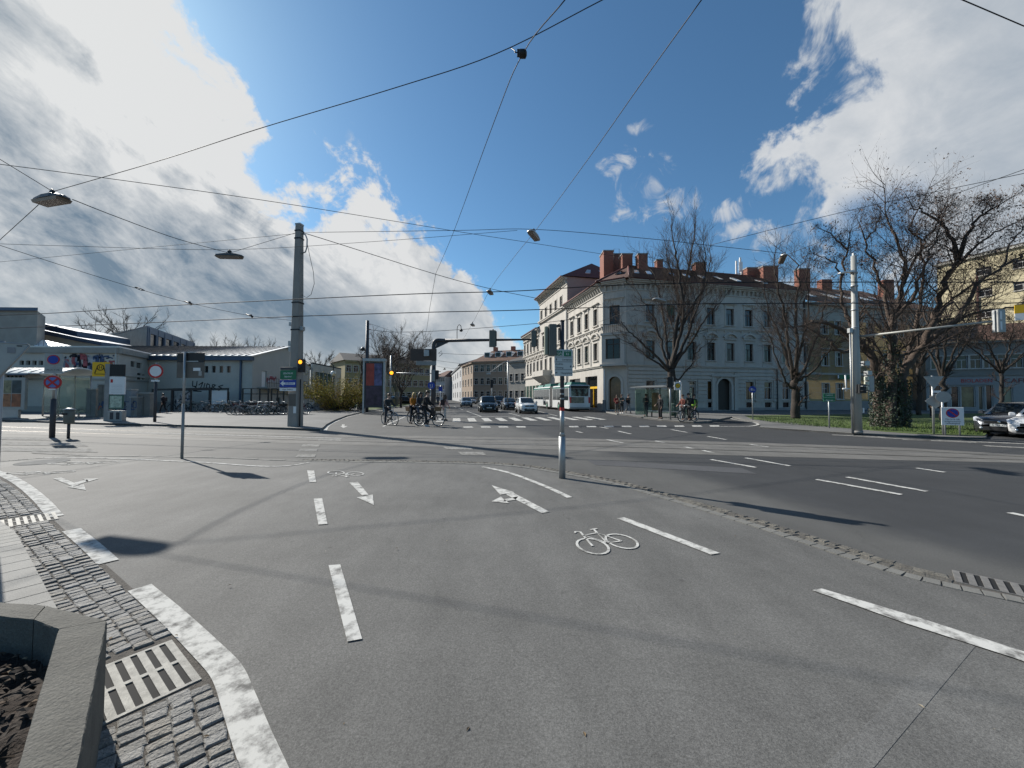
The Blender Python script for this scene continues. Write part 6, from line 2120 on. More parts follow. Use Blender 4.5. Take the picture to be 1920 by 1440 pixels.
t = thing('no_parking_signs', 'thick grey post with a no parking plate above a no stopping disc', 'sign', (c.x, c.y, 0), R(18))
MB().tube([(0, 0, 0), (0, 0, 1.5)], .085, 12).build('post', m_darkpost, t)
MB().tube([(0, 0, 1.5), (0, 0, 3.25)], .042, 10).build('pole', m_galv, t)
MB().cbox((-.27, -.075, 2.76), (.27, -.05, 3.26), .006).build('sign_plate', m_signback, t)
round_sign(t, 3.02, .185, [(1, m_red), (.82, m_blue)], y=-.075)
MB().cbox((-.27, -.075, 2.50), (.27, -.05, 2.74), .006).build('text_plate', m_signback, t)
text('Mo-Fr 7-19h', .075, 'lettering', m_ink, t, (0, -.078, 2.62), align='CENTER', depth=.001)
round_sign(t, 2.14, .27, [(1, m_red), (.74, mat('sign_blue_pale', (.10, .17, .42), .45))], y=-.06)
for a in (R(45), R(-45)):
 bar_on(t, 2.14, .20, a, .032, m_red, -.088 - (.003 if a > 0 else 0))
MB().box((-.10, -.09, 1.86), (.10, -.086, 1.90)).build('plate', m_white, t)
c = G(128, 822)
t = thing('litter_bin', 'small grey litter bin on a short post beside the no parking post', 'litter bin', (c.x, c.y, 0))
MB().tube([(0, 0, 0), (0, 0, .70)], .045, 10).build('post', m_darkpost, t)
MB().lathe([(.12, .55), (.15, .58), (.16, 1.0), (.13, 1.08)], (0, 0, 0), 14).build('bin', m_house, t)
MB().lathe([(.165, 1.085), (.17, 1.11), (.06, 1.16)], (0, 0, 0), 14).build('lid', m_galv, t)
MB().box((-.10, -.166, .9), (.10, -.155, .98)).build('slot', m_black, t)
c = G(206, 789, .11)
t = thing('tram_stop_column', 'tram stop column with a yellow stop sign and timetable panels', 'tram stop', (c.x, c.y, .1), R(10))
MB().box((-.30, -.06, 0), (-.06, .10, 3.42)).build('post', m_polegrey, t)
sp = MB().cbox((-.98, -.04, 2.66), (-.13, .03, 3.52), .01).build('stop_sign', m_yel, t)
mb = MB()
mb.torus((-.55, -.05, 3.20), .17, .022, 20, 4)
mb.build('ring', m_ink, sp)
text('H', .25, 'lettering', m_ink, sp, (-.55, -.046, 3.20), align='CENTER')
mb = MB()
mb.tube([(-.72, -.05, 3.2), (-.83, -.05, 2.86), (-.83, -.05, 2.80), (-.27, -.05, 2.80), (-.27, -.05, 2.86), (-.38, -.05, 3.2)], .02, 4)
mb.build('tram_outline', m_ink, sp)
MB().cbox((-.05, -.05, 2.70), (.70, .05, 3.40), .01).build('redaction_panel', m_black, t)  # added black panel standing in for a redacted part of the stop sign
tp = MB().cbox((-.08, -.05, 1.60), (.74, .05, 2.66), .01).build('timetable', m_white, t)
MB().box((0, -.056, 2.3), (.12, -.0505, 2.5)).build('logo', m_red, tp)
for i in range(6):
 MB().box((.05, -.055, 2.15 - i * .09), (.62, -.0505, 2.158 - i * .09)).build('line', m_signback, tp)
mp = MB().cbox((-.06, -.05, .72), (.68, .05, 1.56), .01).build('map_case', mat('case_green', (.05, .12, .09), .5), t)
MB().box((0, -.056, .80), (.62, -.0505, 1.5)).build('map', mat('map_print', (.38, .45, .36), .5, var=.5, scale=9), mp)
MB().cbox((-.02, -.16, 0), (.72, .2, .62), .02).build('ticket_cabinet', m_signback, t)
for x in (.1, .42):
 MB().box((x, -.166, .1), (x + .18, -.161, .52)).build('cabinet_door', m_darkpost, t)
c = G(290, 791, .11)
t = thing('no_entry_ring_sign', 'round white sign with a red ring on a post by the bicycle pen', 'sign', (c.x, c.y, .1), R(8))
MB().tube([(0, 0, 0), (0, 0, 2.35)], .075, 10).build('post', m_darkpost, t)
MB().tube([(0, 0, 2.35), (0, 0, 3.45)], .03, 8).build('pole', m_galv, t)
round_sign(t, 2.95, .40, [(1, m_red), (.76, m_white)])
MB().cbox((-.22, -.06, 2.34), (.22, -.04, 2.44), .004).build('plate', m_white, t)
for i, (x0, x1, y0, h, lab) in enumerate(((160, 180, 781, 2.0, 'grey switch cabinet just right of the tram shelter'), (182, 200, 781.5, 2.35, 'taller brownish switch cabinet behind the yellow stop sign'), (226, 246, 781, 2.0, 'grey switch cabinet with scrawled tags right of the stop column'), (243, 257, 781, 1.45, 'low switch cabinet with a black ring tag'), (257, 282, 780.5, 1.75, 'wide stained switch cabinet nearest to the bicycle pen'))):
 a, b = G(x0, y0, .1), G(x1, y0, .1)
 t = thing('switch_cabinet', lab, 'cabinet', (a.x, a.y, .1), group='switch cabinets along the low house')
 w = b.x - a.x
 m_ = mat('cabinet_%d' % i, [(.22, .23, .22), (.17, .16, .14), (.21, .23, .25), (.20, .20, .19), (.17, .165, .15)][i], .7, var=.2, scale=2.5)
 MB().cbox((0, 0, 0), (w, .5, h - .09), .02).build('body', m_, t)
 MB().box((-.04, -.05, h - .088), (w + .04, .55, h)).build('top', m_signback, t)
 MB().box((w * .48, -.006, .12), (w * .5, -.001, h - .2)).build('door_gap', m_ink, t)
 f_ = Facade(t, (a.x, a.y), (b.x, a.y))
 if i in (1, 2, 3):
  tagging(f_, 'graffiti', t, w * .12, w * .9, .6, 1.2, 5, [1, 0] if i != 1 else [4, 0], o=.012, seed=30 + i, w=(.02, .05))
a, b = G(38, 782, .1), G(160, 781, .1)
t = thing('tram_shelter', 'glass tram shelter with curved white roof and a poster case at the left', 'shelter', (a.x, a.y, .1))
W = b.x - a.x
HS = 2.95
rf = MB()
for i in range(8):
 u0, u1 = i / 8, (i + 1) / 8
 arc = lambda u: HS + .42 * math.sin(math.pi * u)
 y = lambda u: -1.1 + 2.6 * u
 x0, x1 = -.35, W + .55
 rf.add([(x0, y(u0), arc(u0)), (x1, y(u0), arc(u0)), (x1, y(u1), arc(u1)), (x0, y(u1), arc(u1)), (x0, y(u0), arc(u0) + .05), (x1, y(u0), arc(u0) + .05), (x1, y(u1), arc(u1) + .05), (x0, y(u1), arc(u1) + .05)],
           [(3, 2, 1, 0), (4, 5, 6, 7), (0, 1, 5, 4), (2, 3, 7, 6), (1, 2, 6, 5), (3, 0, 4, 7)])
rf.build('roof', mat('opal_roof', (.62, .64, .62), .25, var=.06), t)
for i in range(7):
 x = lerp(-.3, W + .5, i / 6)
 MB().tube([(x, -1.1 + 2.6 * k / 8, HS + .065 + .42 * math.sin(math.pi * k / 8)) for k in range(9)], .03, 4).build('roof_rib', m_galv, t)
for x in (0, W * .33, W * .66, W):
 for y in ((-.9, 1.3) if x in (0, W) else (1.3,)):
  MB().tube([(x, y, 0), (x, y, HS)], .05, 8).build('post', m_galv, t)
for i in range(3):
 MB().box((W * i / 3 + .07, 1.28, .25), (W * (i + 1) / 3 - .07, 1.30, HS - .15)).build('glass_pane', m_glass, t)
MB().box((W - .01, -.8, .25), (W + .01, 1.2, HS - .15)).build('glass_pane', m_glass, t)
MB().box((W * .36, .7, .48), (W * .92, 1.15, .54)).build('bench', m_galv, t)
for x in (W * .4, W * .88):
 MB().box((x, .85, 0), (x + .06, .95, .478)).build('bench_leg', m_galv, t)
pc = MB().cbox((-.3, -.98, .55), (W * .42, -.78, HS - .25), .02).build('poster_case', m_signback, t)
MB().box((-.05, -.95, 0), (W * .30, -.80, .548)).build('case_foot', m_zinc, t)
pw, ph = W * .42 + .3, HS - .8
for i, (u, v, col) in enumerate(((0, 1, (.20, .19, .11)), (1, 1, (.02, .04, .05)), (0, 0, (.30, .12, .05)), (1, 0, (.24, .075, .03)))):
 x0, z0 = -.3 + pw * (.13 + .385 * u), .55 + ph * (.09 + .42 * v)
 MB().box((x0, -.99, z0), (x0 + pw * .35, -.982, z0 + ph * .40)).build('poster', mat('poster_%d' % i, col, .4, var=.7, scale=3.2), pc)
a, b = P(286, 743, 36.2), P(395, 743, 36.2)
t = thing('bicycle_pen', 'dark steel framed bicycle pen with a spray painted back wall', 'bicycle shelter', (a.x, a.y, .1))
W = b.x - a.x
for f in (0, .33, .66, 1):
 for y in (0, 2.2):
  MB().box((W * f - .05, y - .05, 0), (W * f + .05, y + .05, 2.05 if f < 1 else 2.2)).build('post', m_dark, t)
for y in (0, 2.2):
 MB().hexa([(-.05, y - .06, 1.95), (W + .05, y - .06, 2.1), (W + .05, y + .06, 2.1), (-.05, y + .06, 1.95)], [(-.05, y - .06, 2.12), (W + .05, y - .06, 2.27), (W + .05, y + .06, 2.27), (-.05, y + .06, 2.12)]).build('beam', m_dark, t)
MB().box((.06, 2.26, .05), (W * .33, 2.30, 1.9)).build('painted_panel', mat('sprayed_board', (.30, .29, .27), .8, var=.6, scale=2.2), t)
MB().box((W * .67, 2.26, .05), (W - .06, 2.30, 2.0)).build('white_panel', m_white, t)
MB().tube([(W * .66, -.02, 2.0), (W * .5, -.02, 1.35)], .04, 5).build('brace', m_dark, t)
f_ = Facade(t, (a.x, a.y + 2.255), (a.x + 5, a.y + 2.255))
tagging(f_, 'graffiti', t, .2, W * .32, .4, 1.8, 9, [0, 1, 3], o=.01, seed=44, w=(.03, .07))
for i, (x0, x1) in enumerate(((455, 503), (509, 543))):
 a, b = P(x0, 743, 37.5), P(x1, 743, 37.5)
 t = thing('steel_railing', ['dark steel railing in front of the hall, left of two', 'dark steel railing next to the big concrete pole, right of two'][i], 'railing', (a.x, a.y, .1), group='steel railings by the hall')
 W = b.x - a.x
 n = 4
 for k in range(n):
  x = W * k / (n - 1)
  MB().box((x - .05, -.05, 0), (x + .05, .05, 2.2)).build('post', m_dark, t)
 for z in (2.2, 1.7, .75):
  MB().box((-.04, -.04, z - .035), (W + .04, .04, z + .035)).build('rail', m_dark, t)
 MB().box((0, .05, .42), (W, .09, .74)).build('plank', mat('stained_plank', (.06, .035, .022), .8, var=.2), t)
a, b = P(398, 743, 38), P(475, 743, 38)
t = thing('timber_platform', 'low stained timber platform behind the parked bicycles', 'platform', (a.x, a.y, .1))
for k in range(3):
 MB().box((0, -.3 + k * .42, .2 + k * .28), (b.x - a.x, .1 + k * .42, .3 + k * .28)).build('plank', MATS['stained_plank'], t)
c = G(553.5, 803, 0)
t = thing('tram_pole', 'tall tapering concrete tram pole with one way sign and amber light', 'pole', (c.x, c.y, 0), R(-10))
lo, hi, H = .275, .145, 10.5
sh = MB()
prof = [(0, lo), (2.0, lo * .93), (2.05, lo * .90), (6, .20), (H, hi)]
vs = []
for z, w in prof:
 e = w * .16
 vs += [(-w + e, -w, z), (w - e, -w, z), (w, -w + e, z), (w, w - e, z), (w - e, w, z), (-w + e, w, z), (-w, w - e, z), (-w, -w + e, z)]
fs = [tuple(range(7, -1, -1)), tuple(range(32, 40))] + [(r * 8 + i, r * 8 + (i + 1) % 8, r * 8 + 8 + (i + 1) % 8, r * 8 + 8 + i) for r in range(4) for i in range(8)]
sh.add(vs, fs)
sh.build('shaft', m_pconc, t)
MB().box((-.15, -.15, H + .001), (.15, .15, H + .07)).build('cap', m_galv, t)
for z in (10.15, 9.75, 6.4, 5.0):
 w = lerp(.20, hi, (z - 6) / 4.6) + .012 if z > 6 else .22
 MB().box((-w, -w, z), (w, w, z + .07)).build('band', m_dark, t)
MB().tube([(.17, 0, 10.05), (.36, 0, 9.98), (.46, 0, 9.75), (.46, 0, 9.35), (.38, 0, 9.08), (.18, 0, 9.02)], .032, 6).build('conduit', m_galv, t)
MB().tube([(.45, 0, 9.6), (.62, 0, 8.9), (.86, 0, 8.0), (.92, 0, 7.4), (.75, 0, 6.85), (.5, 0, 6.7), (.22, 0, 6.85)], .012, 4).build('cable', m_wire, t)
for x, z, s in ((-.33, 5.35, .09), (.27, 5.1, .10), (-.33, 4.0, .08), (-.36, 4.3, .08)):
 MB().box((x - s, -.1, z - s), (x + s, .1, z + s * (1 if z > 4.5 else 2.2))).build('junction_box', m_galv, t)
sg = MB().cbox((-.62, -.40, 2.08), (.31, -.375, 2.46), .006).build('one_way_sign', m_blue, t)
ar = MB()
ar.plate([(-.58, -.404, 2.28), (-.40, -.404, 2.42), (-.40, -.404, 2.33), (.26, -.404, 2.33), (.26, -.404, 2.22), (-.40, -.404, 2.22), (-.40, -.404, 2.14)], (0, -.004, 0))
ar.build('arrow', m_white, sg)
text('EINBAHN', .115, 'lettering', m_blue, sg, (-.06, -.410, 2.275), align='CENTER', depth=.001)
pl = MB().cbox((-.62, -.40, 1.90), (.31, -.375, 2.05), .004).build('text_plate', m_white, t)
text('ausgen. Radfahrer', .085, 'lettering', m_ink, pl, (-.15, -.403, 1.975), align='CENTER', depth=.001)
gp = MB().cbox((-.60, -.40, 2.49), (.30, -.375, 2.95), .006).build('green_sign', m_green, t)
MB().cbox((-.60, -.40, 2.97), (.30, -.375, 3.10), .006).build('dark_plate', m_darkpost, t)
text('ZENTRUM', .12, 'lettering', m_white, gp, (-.15, -.403, 2.78), align='CENTER', depth=.001)
text('Bahnhof', .12, 'lettering', m_white, gp, (-.15, -.403, 2.62), align='CENTER', depth=.001)
sh = MB().cbox((.32, -.30, 2.85), (.58, -.06, 3.52), .02).build('signal_head', m_signal, t)
MB().lathe([(.10, -.02), (.10, .0)], (.45, -.30, 3.36), 16, axis='Y').build('amber_lens', m_amber, sh)
MB().lathe([(.09, -.01), (.09, .0)], (.45, -.30, 3.06), 16, axis='Y').build('dark_lens', m_black, sh)
MB().box((.2, -.05, 3.0), (.34, .05, 3.06)).build('bracket', m_dark, t)
MB().box((.10, -.29, .78), (.24, -.262, 1.12)).build('poster', m_white, t)
MB().box((-.2, -.29, 1.15), (.2, -.262, 1.75)).build('poster', m_brownb, t)
MB().tube([(.33, -.1, 0), (.33, -.1, 2.5)], .03, 8).build('side_post', m_dark, t)
c = P(687, 743, 38)
t = thing('wooden_pole', 'slim dark pole with a small floodlight left of the advertising column', 'pole', (c.x, c.y, .1))
MB().tube([(0, 0, 0), (0, 0, P(687, 601, 38).z - .1)], [.22, .15], 10).build('shaft', m_darkpost, t)
zt = P(687, 601, 38).z
for k in range(4):
 MB().tube([(.1, 0, zt - .5 - k * .45), (.35, 0, zt - .5 - k * .45)], .02, 4).build('insulator', m_red, t)
MB().tube([(-.1, 0, 6.1), (-.3, 0, 6.15)], .04, 5).build('bracket', m_dark, t)
MB().lathe([(.26, -.12), (.10, .22)], (-.42, 0, 6.05), 10).build('floodlight', m_dark, t)
c = P(704, 743, 36)
t = thing('advertising_column', 'advertising column with a red and violet poster in a steel frame', 'advertising column', (c.x, c.y, .1), R(8))
for x in (-1.0, .78):
 MB().box((x - .07, -.3, 0), (x + .07, .3, 4.7)).build('post', m_galv, t)
MB().box((-1.1, -.36, 4.7), (.9, .36, 4.95)).build('cornice', m_galv, t)
cb = MB().box((-.92, -.2, .5), (.7, .2, 4.6)).build('case', m_darkpost, t)
MB().box((-.80, -.215, 2.5), (-.1, -.203, 4.5)).build('poster', mat('poster_red', (.30, .045, .03), .4, var=.4, scale=1.6), cb)
MB().box((-.09, -.215, 2.5), (.58, -.203, 4.5)).build('poster', mat('poster_violet', (.10, .10, .20), .4, var=.8, scale=1.8), cb)
MB().box((-.80, -.215, .7), (.58, -.203, 2.42)).build('poster', mat('poster_dark', (.05, .03, .05), .4, var=.8, scale=2.0), cb)
c = P(624, 743, 42)
t = thing('globe_lamp', 'white globe street lamp above the yellow bush', 'street lamp', (c.x, c.y, .1))
zg = P(623, 700, 42).z - .1
MB().tube([(0, 0, 0), (0, 0, zg - .25)], .05, 8).build('post', m_dark, t)
MB().ball((0, 0, zg), .27, 16, 12).build('globe', m_white, t)
MB().tube([(0, 0, zg + .24), (.02, 0, zg + .8), (-.25, 0, zg + 1.1)], .05, 6).build('arm', m_dark, t)
c = P(732, 743, 40)
t = thing('lamp_post', 'slim pale lamp post between the advertising column and amber signal', 'pole', (c.x, c.y, .1))
MB().tube([(0, 0, 0), (0, 0, P(731, 668, 40).z)], [.10, .07], 8).build('shaft', m_galv, t)
D = 27.5
c = P(812.5, 743, D)
t = thing('signal_gantry', 'dark signal gantry with a long arm over the street and a brown board', 'signal gantry', (c.x, c.y, 0))
zA = P(820, 639, D).z
pv = lambda x, y, d=D: tuple(P(x, y, d) - Vector((c.x, c.y, 0)))
MB().tube([(0, 0, 0), (0, 0, zA - .75)], [.19, .14], 12).build('mast', m_darkpost, t)
arm = MB()
p0, p1 = Vector((0, 0, zA - .75)), Vector(pv(1003, 636.5))
cv = catmull([p0, Vector((.0, 0, zA - .25)), Vector((.18, 0, zA + .02)), Vector((.8, 0, zA + .02))], 6)
arm.tube(cv, [.15 - .02 * i / len(cv) for i in range(len(cv))], 10)
arm.tube([Vector((.78, 0, zA + .02)), p1], [.13, .055], 8)
arm.build('arm', m_darkpost, t)
MB().plate([(.12, -.03, zA - .55), (1.2, -.03, zA - .02), (.2, -.03, zA - .02)], (0, .06, 0)).build('gusset', m_darkpost, t)
x0, x1, z0, z1 = pv(771, 655)[0], pv(820, 655)[0], P(800, 677, D).z, P(800, 655, D).z
MB().cbox((x0, -.28, z0), (x1, -.22, z1), .01).build('sign_back', mat('gantry_board', (.070, .055, .047), .7, var=.1), t)
MB().cbox((x0 + .4, -.24, z0 - .30), (x1 - .02, -.20, z0 - .01), .01).build('lower_sign_back', m_polegrey, t)
MB().cbox((pv(805, 0)[0], -.52, P(809, 669, D).z), (pv(814, 0)[0], -.30, P(809, 657.5, D).z), .02).build('control_box', m_galv, t)
MB().tube([(.35, -.1, zA - .9), (.55, -.1, zA - .7), (.6, -.1, zA - .95), (.4, -.1, zA - 1.1)], .02, 5).build('cable_loop', m_dark, t)
for px, w in ((924.5, .26), (1001, .20)):
 a = Vector(pv(px, 640))
 h = MB().cbox((a.x - w, -.30, a.z - .42), (a.x + w - .06, -.06, a.z + .74), .03).build('signal_head', m_house, t)
 MB().box((a.x + w - .055, -.22, a.z - .36), (a.x + w, -.1, a.z + .68)).build('shade', m_signal, h)
 MB().box((a.x - .04, -.06, a.z - .3), (a.x + .04, .0, a.z + .85)).build('bracket', m_dark, t)
a = Vector(pv(857, 640))
MB().tube(catmull([a, a + Vector((0, 0, .9)), a + Vector((.1, 0, 1.15)), a + Vector((.25, 0, 1.1)), a + Vector((.28, 0, .85))], 4), .025, 6).build('lamp_arm', m_dark, t)
MB().lathe([(.05, .12), (.14, -.02), (.02, -.10)], (a.x + .28, 0, a.z + .76), 10).build('lamp', m_dark, t)
zs = P(745, 700, D).z
xa = pv(750, 0)[0]
MB().tube([(-.1, -.02, zs), (xa, -.02, zs + .03)], .035, 6).build('side_arm', m_galv, t)
sh = MB().cbox((xa - .35, -.18, zs - .14), (xa - .02, .04, zs + .19), .02).build('amber_signal', m_signal, t)
MB().lathe([(.125, -.02), (.125, 0)], (xa - .185, -.18, zs + .02), 18, axis='Y').build('amber_lens', m_amber, sh)
sh = MB().cbox((.17, -.14, zs - .42), (.36, .10, zs + .22), .02).build('traffic_light', m_signal, t)
for k in range(3):
 MB().box((.36, -.13, zs + .12 - k * .21), (.50, .09, zs + .15 - k * .21)).build('visor', m_signal, sh)
MB().box((-.12, -.20, zs - .55), (.14, -.14, zs + .25)).build('box', m_polegrey, t)
zb = P(809, 723, D).z
round_sign(t, zb, .25, [(1, m_blue)], y=-.22, x=-.10)
tw = MB()
for q in ([(-.17, -.245, zb - .1), (-.17, -.245, zb + .1)], [(-.03, -.245, zb - .1), (-.03, -.245, zb + .1)], [(-.20, -.245, zb - .12), (0, -.245, zb - .12)]):
 tw.tube(q, .018, 4)
tw.build('symbol', m_white, t)
c = G(1608, 811.5, .1)
D = c.y
t = thing('pale_pole', 'tall pale steel pole with a long white arm at the edge of the lawn', 'pole', (c.x, c.y, .08))
zt = P(1601, 480, D).z
sp = MB().tube([(0, 0, 0), (0, 0, 3.0), (0, 0, zt - .08)], [.175, .15, .105], 16).build('shaft', m_pale, t)
MB().lathe([(.20, 0), (.20, .12)], (0, 0, .0), 12).build('foot', m_pconc, t)
for z in (zt - .9, zt - 1.5, zt - 2.6, zt - 3.4):
 MB().lathe([(.145, 0), (.145, .06)], (0, 0, z), 12).build('clamp', m_galv, t)
MB().box((-.04, -.04, zt - .08), (.04, .04, zt + .05)).build('cap', m_galv, t)
MB().hexa([(-.9, -.35, zt - .98), (-.05, -.1, zt - .82), (-.05, .1, zt - .82), (-.9, -.15, zt - .98)], [(-.9, -.35, zt - .93), (-.05, -.1, zt - .74), (-.05, .1, zt - .74), (-.9, -.15, zt - .93)]).build('lamp', m_white, t)
o = Vector((c.x, c.y, .08))
a0 = P(1612, 631, D) - o
a1 = P(1866, 602, 14.6) - o
MB().tube([a0, a1], [.05, .038], 10).build('arm', m_pale, t)
h = MB().cbox((a1.x - .02, a1.y - .12, a1.z - .42), (a1.x + .26, a1.y + .10, a1.z + .42), .02).build('signal_head', m_signback, t)
MB().box((a1.x - .06, a1.y - .03, a1.z - .40), (a1.x - .025, a1.y + .03, a1.z + .40)).build('bracket', m_galv, t)
for k in (0, 1):
 MB().box((a1.x + .03, a1.y - .13, a1.z - .34 + k * .38), (a1.x + .10, a1.y - .122, a1.z - .04 + k * .38)).build('shade', m_white, h)
MB().tube([(-.22, .02, 0), (-.22, .02, 4.6)], .035, 8).build('side_pipe', m_galv, t)
MB().box((-.30, -.06, 4.55), (-.16, .08, 4.75)).build('junction_box', m_galv, t)
for x, z, w in ((.42, 3.05, .21), (.52, 2.62, .19)):
 MB().box((x - w / 2, -.12, z), (x + w / 2, .1, z + w)).build('control_box', m_galv, t)
 MB().box((.1, -.02, z + .08), (x - w / 2, .02, z + .12)).build('bracket', m_dark, t)
hs = MB().cbox((.40, -.22, 1.88), (.62, .08, 2.58), .02).build('signal_head', m_signback, t)
for k in range(3):
 MB().box((.34, -.2, 1.95 + k * .22), (.40, .0, 2.1 + k * .22)).build('visor', mat('visor_pale', (.6, .62, .5), .5), hs)
ps = MB().cbox((-.17, -.36, 1.80), (.14, -.16, 2.20), .02).build('pedestrian_signal', m_signal, t)
for k in (0, 1):
 MB().box((-.14, -.48, 2.1 - k * .2), (.11, -.36, 2.125 - k * .2)).build('visor', m_signback if k == 0 else m_signal, ps)
MB().box((.17, -.10, .92), (.24, .04, 1.14)).build('push_button', m_white, t)
mb = MB()
mb.tube([(-.62, 0, 2.0), (-.3, 0, 2.0)], .04, 6)
mb.tube([(-.46, 0, 1.9), (-.50, 0, 2.62)], .03, 6)
mb.build('camera_bracket', m_white, t)
c = G(1555, 803, .1)
t = thing('green_direction_sign', 'green rectangular sign on a slim post on the lawn', 'sign', (c.x, c.y, .11), R(-14))
MB().tube([(0, 0, 0), (0, 0, 1.75)], .032, 8).build('post', m_galv, t)
b = MB().cbox((-.26, -.06, 1.36), (.26, -.035, 1.80), .005).build('sign_board', m_green, t)
text('Stadtpark', .085, 'lettering', m_white, b, (0, -.063, 1.70), align='CENTER', depth=.001)
text('Zentrum', .085, 'lettering', m_white, b, (0, -.063, 1.44), align='CENTER', depth=.001)
for z in (1.395, 1.57, 1.775):
 MB().box((-.245, -.0645, z), (.245, -.0605, z + .008)).build('line', m_white, b)
c = G(1411.5, 787.5, .1)
t = thing('cycle_path_sign', 'round blue shared path sign on a slim post by the bus stop', 'sign', (c.x, c.y, .1), R(-8))
MB().tube([(0, 0, 0), (0, 0, 2.35)], .035, 8).build('post', m_galv, t)
round_sign(t, 2.12, .235, [(1, m_blue)])
tw = MB()
for q in ([(-.1, -.066, 2.02), (-.1, -.066, 2.22)], [(.0, -.066, 2.02), (.0, -.066, 2.2)], [(.05, -.066, 2.08), (.15, -.066, 2.08)]):
 tw.tube(q, .022, 4)
tw.build('symbol', m_white, t)
c = G(1751, 814, .1)
t = thing('priority_signs_back', 'post with the backs of a triangular and a diamond sign at the lawn edge', 'sign', (c.x, c.y, .11), R(-26))
MB().tube([(0, 0, 0), (0, 0, 2.55)], .042, 8).build('post', m_galv, t)
MB().plate([(-.30, -.05, 2.52), (.36, -.05, 2.52), (.03, -.05, 1.95)], (0, .015, 0)).build('triangle_plate', m_signback, t)
MB().box((-.02, -.06, 1.80), (.24, -.03, 1.90)).build('clamp', m_white, t)
MB().plate([(.06, -.05, 1.76), (.40, -.05, 1.43), (.06, -.05, 1.10), (-.28, -.05, 1.43)], (0, .015, 0)).build('diamond_plate', m_signback, t)
c = G(1786, 816, .1)
t = thing('no_parking_board', 'white no parking board on two posts in front of a round sign back', 'sign', (c.x, c.y, .11), R(-30))
for x in (-.22, .22):
 MB().tube([(x, 0, 0), (x, 0, 1.0)], .03, 8).build('post', m_galv, t)
MB().tube([(-.24, .12, 0), (-.24, .12, 1.75)], .04, 8).build('rear_post', m_galv, t)
MB().lathe([(.24, 0), (.24, .015)], (-.22, .06, 1.62), 24, axis='Y', sm=False).build('round_plate', m_signback, t)
b = MB().cbox((-.34, -.06, .42), (.34, -.03, 1.18), .008).build('board', m_white, t)
MB().lathe([(.20, -.006), (.20, 0)], (0, -.06, .93), 24, axis='Y', sm=False).build('ring', m_red, b)
MB().lathe([(.165, -.010), (.165, 0)], (0, -.062, .93), 24, axis='Y', sm=False).build('symbol', m_blue, b)
bar_on(b, .93, .17, R(-45), .022, m_red, -.074)
text('Mo-Sa 8-18h\nausgenommen\nLadetätigkeit', .085, 'lettering', m_ink, b, (0, -.063, .58), align='CENTER', depth=.001)
a = P(1918, 587, 12)
t = thing('yellow_white_sign', 'yellow and white plate hanging at the right edge of the photo', 'sign', (a.x, a.y, a.z), R(-40))
MB().box((-.16, -.02, 0), (.5, .02, .26)).build('yellow_panel', m_yel, t)
MB().box((-.16, -.02, -.21), (.5, .02, -.002)).build('white_panel', m_white, t)
MB().tube([(.3, .06, .5), (.3, .06, -a.z)], .05, 8).build('post', m_galv, t)
ZP2 = .11
a, b = G(1198, 781, ZP2), G(1283, 785.5, ZP2)
ang = yaw(b - a)
t = thing('bus_shelter', 'glass bus shelter with a flat grey roof in front of the corner building', 'shelter', (a.x, a.y, ZP2), ang)
W = (b - a).length
HS = 2.28
MB().hexa([(-.25, -.7, HS), (W + .1, -.7, HS), (W + .1, 1.2, HS), (-.25, 1.2, HS)], [(-.25, -.7, HS + .07), (W + .1, -.7, HS + .07), (W + .1, 1.2, HS + .20), (-.25, 1.2, HS + .20)]).build('roof', mat('shelter_roof', (.20, .21, .21), .5, .2, var=.1), t)
for x in (0, W * .33, W * .66, W):
 MB().box((x - .04, .92, 0), (x + .04, 1.0, HS)).build('post', mat('shelter_green', (.02, .07, .05), .5), t)
for i in range(3):
 MB().box((W * i / 3 + .05, .95, .3), (W * (i + 1) / 3 - .05, .965, HS - .1)).build('glass_pane', m_glassg, t)
for x, m_ in ((0, m_glassg), (W, m_glass)):
 MB().box((x - .03, -.4, .15), (x + .03, .9, HS - .05)).build('side_pane', m_, t)
MB().box((.5, .45, .44), (W - .5, .85, .50)).build('bench', m_galv, t)
for x in (.7, W - .75):
 MB().box((x, .6, 0), (x + .05, .7, .438)).build('bench_leg', m_dark, t)
MB().box((W - .75, .93, 1.0), (W - .08, .945, 1.9)).build('map', mat('map_print', (.38, .45, .36), .5), t)
MB().box((.55, .92, .45), (1.15, .94, 1.9)).build('poster', mat('shelter_poster', (.12, .08, .035), .3, var=.6, scale=2), t)
c = G(1276, 786.5, ZP2)
t = thing('bus_stop_sign', 'white bus stop sign with a yellow disc on a pale post', 'bus stop', (c.x, c.y, ZP2), R(-5))
MB().tube([(0, 0, 0), (0, 0, 2.7)], .05, 10).build('post', m_white, t)
sp = MB().cbox((-.42, -.05, 2.05), (.06, -.02, 2.62), .006).build('sign_plate', m_white, t)
MB().lathe([(.17, -.008), (.17, 0)], (-.18, -.05, 2.36), 24, axis='Y', sm=False).build('disc', m_yel, sp)
MB().torus((-.18, -.06, 2.36), .165, .014, 22, 4).build('ring', m_green, sp)
text('H', .19, 'lettering', m_green, sp, (-.18, -.061, 2.36), align='CENTER', depth=.002)
MB().cbox((.10, -.03, 1.35), (.62, .03, 2.6), .006).build('timetable', m_signback, t)
c = G(1257, 787, ZP2)
t = thing('pedestrian_signal', 'black pedestrian signal on a pale post in front of the bus shelter', 'signal post', (c.x, c.y, ZP2))
MB().tube([(0, 0, 0), (0, 0, 2.9)], .06, 10).build('post', m_galv, t)
sh = MB().cbox((-.20, -.10, 2.22), (.16, .12, 2.95), .02).build('signal_head', m_signal, t)
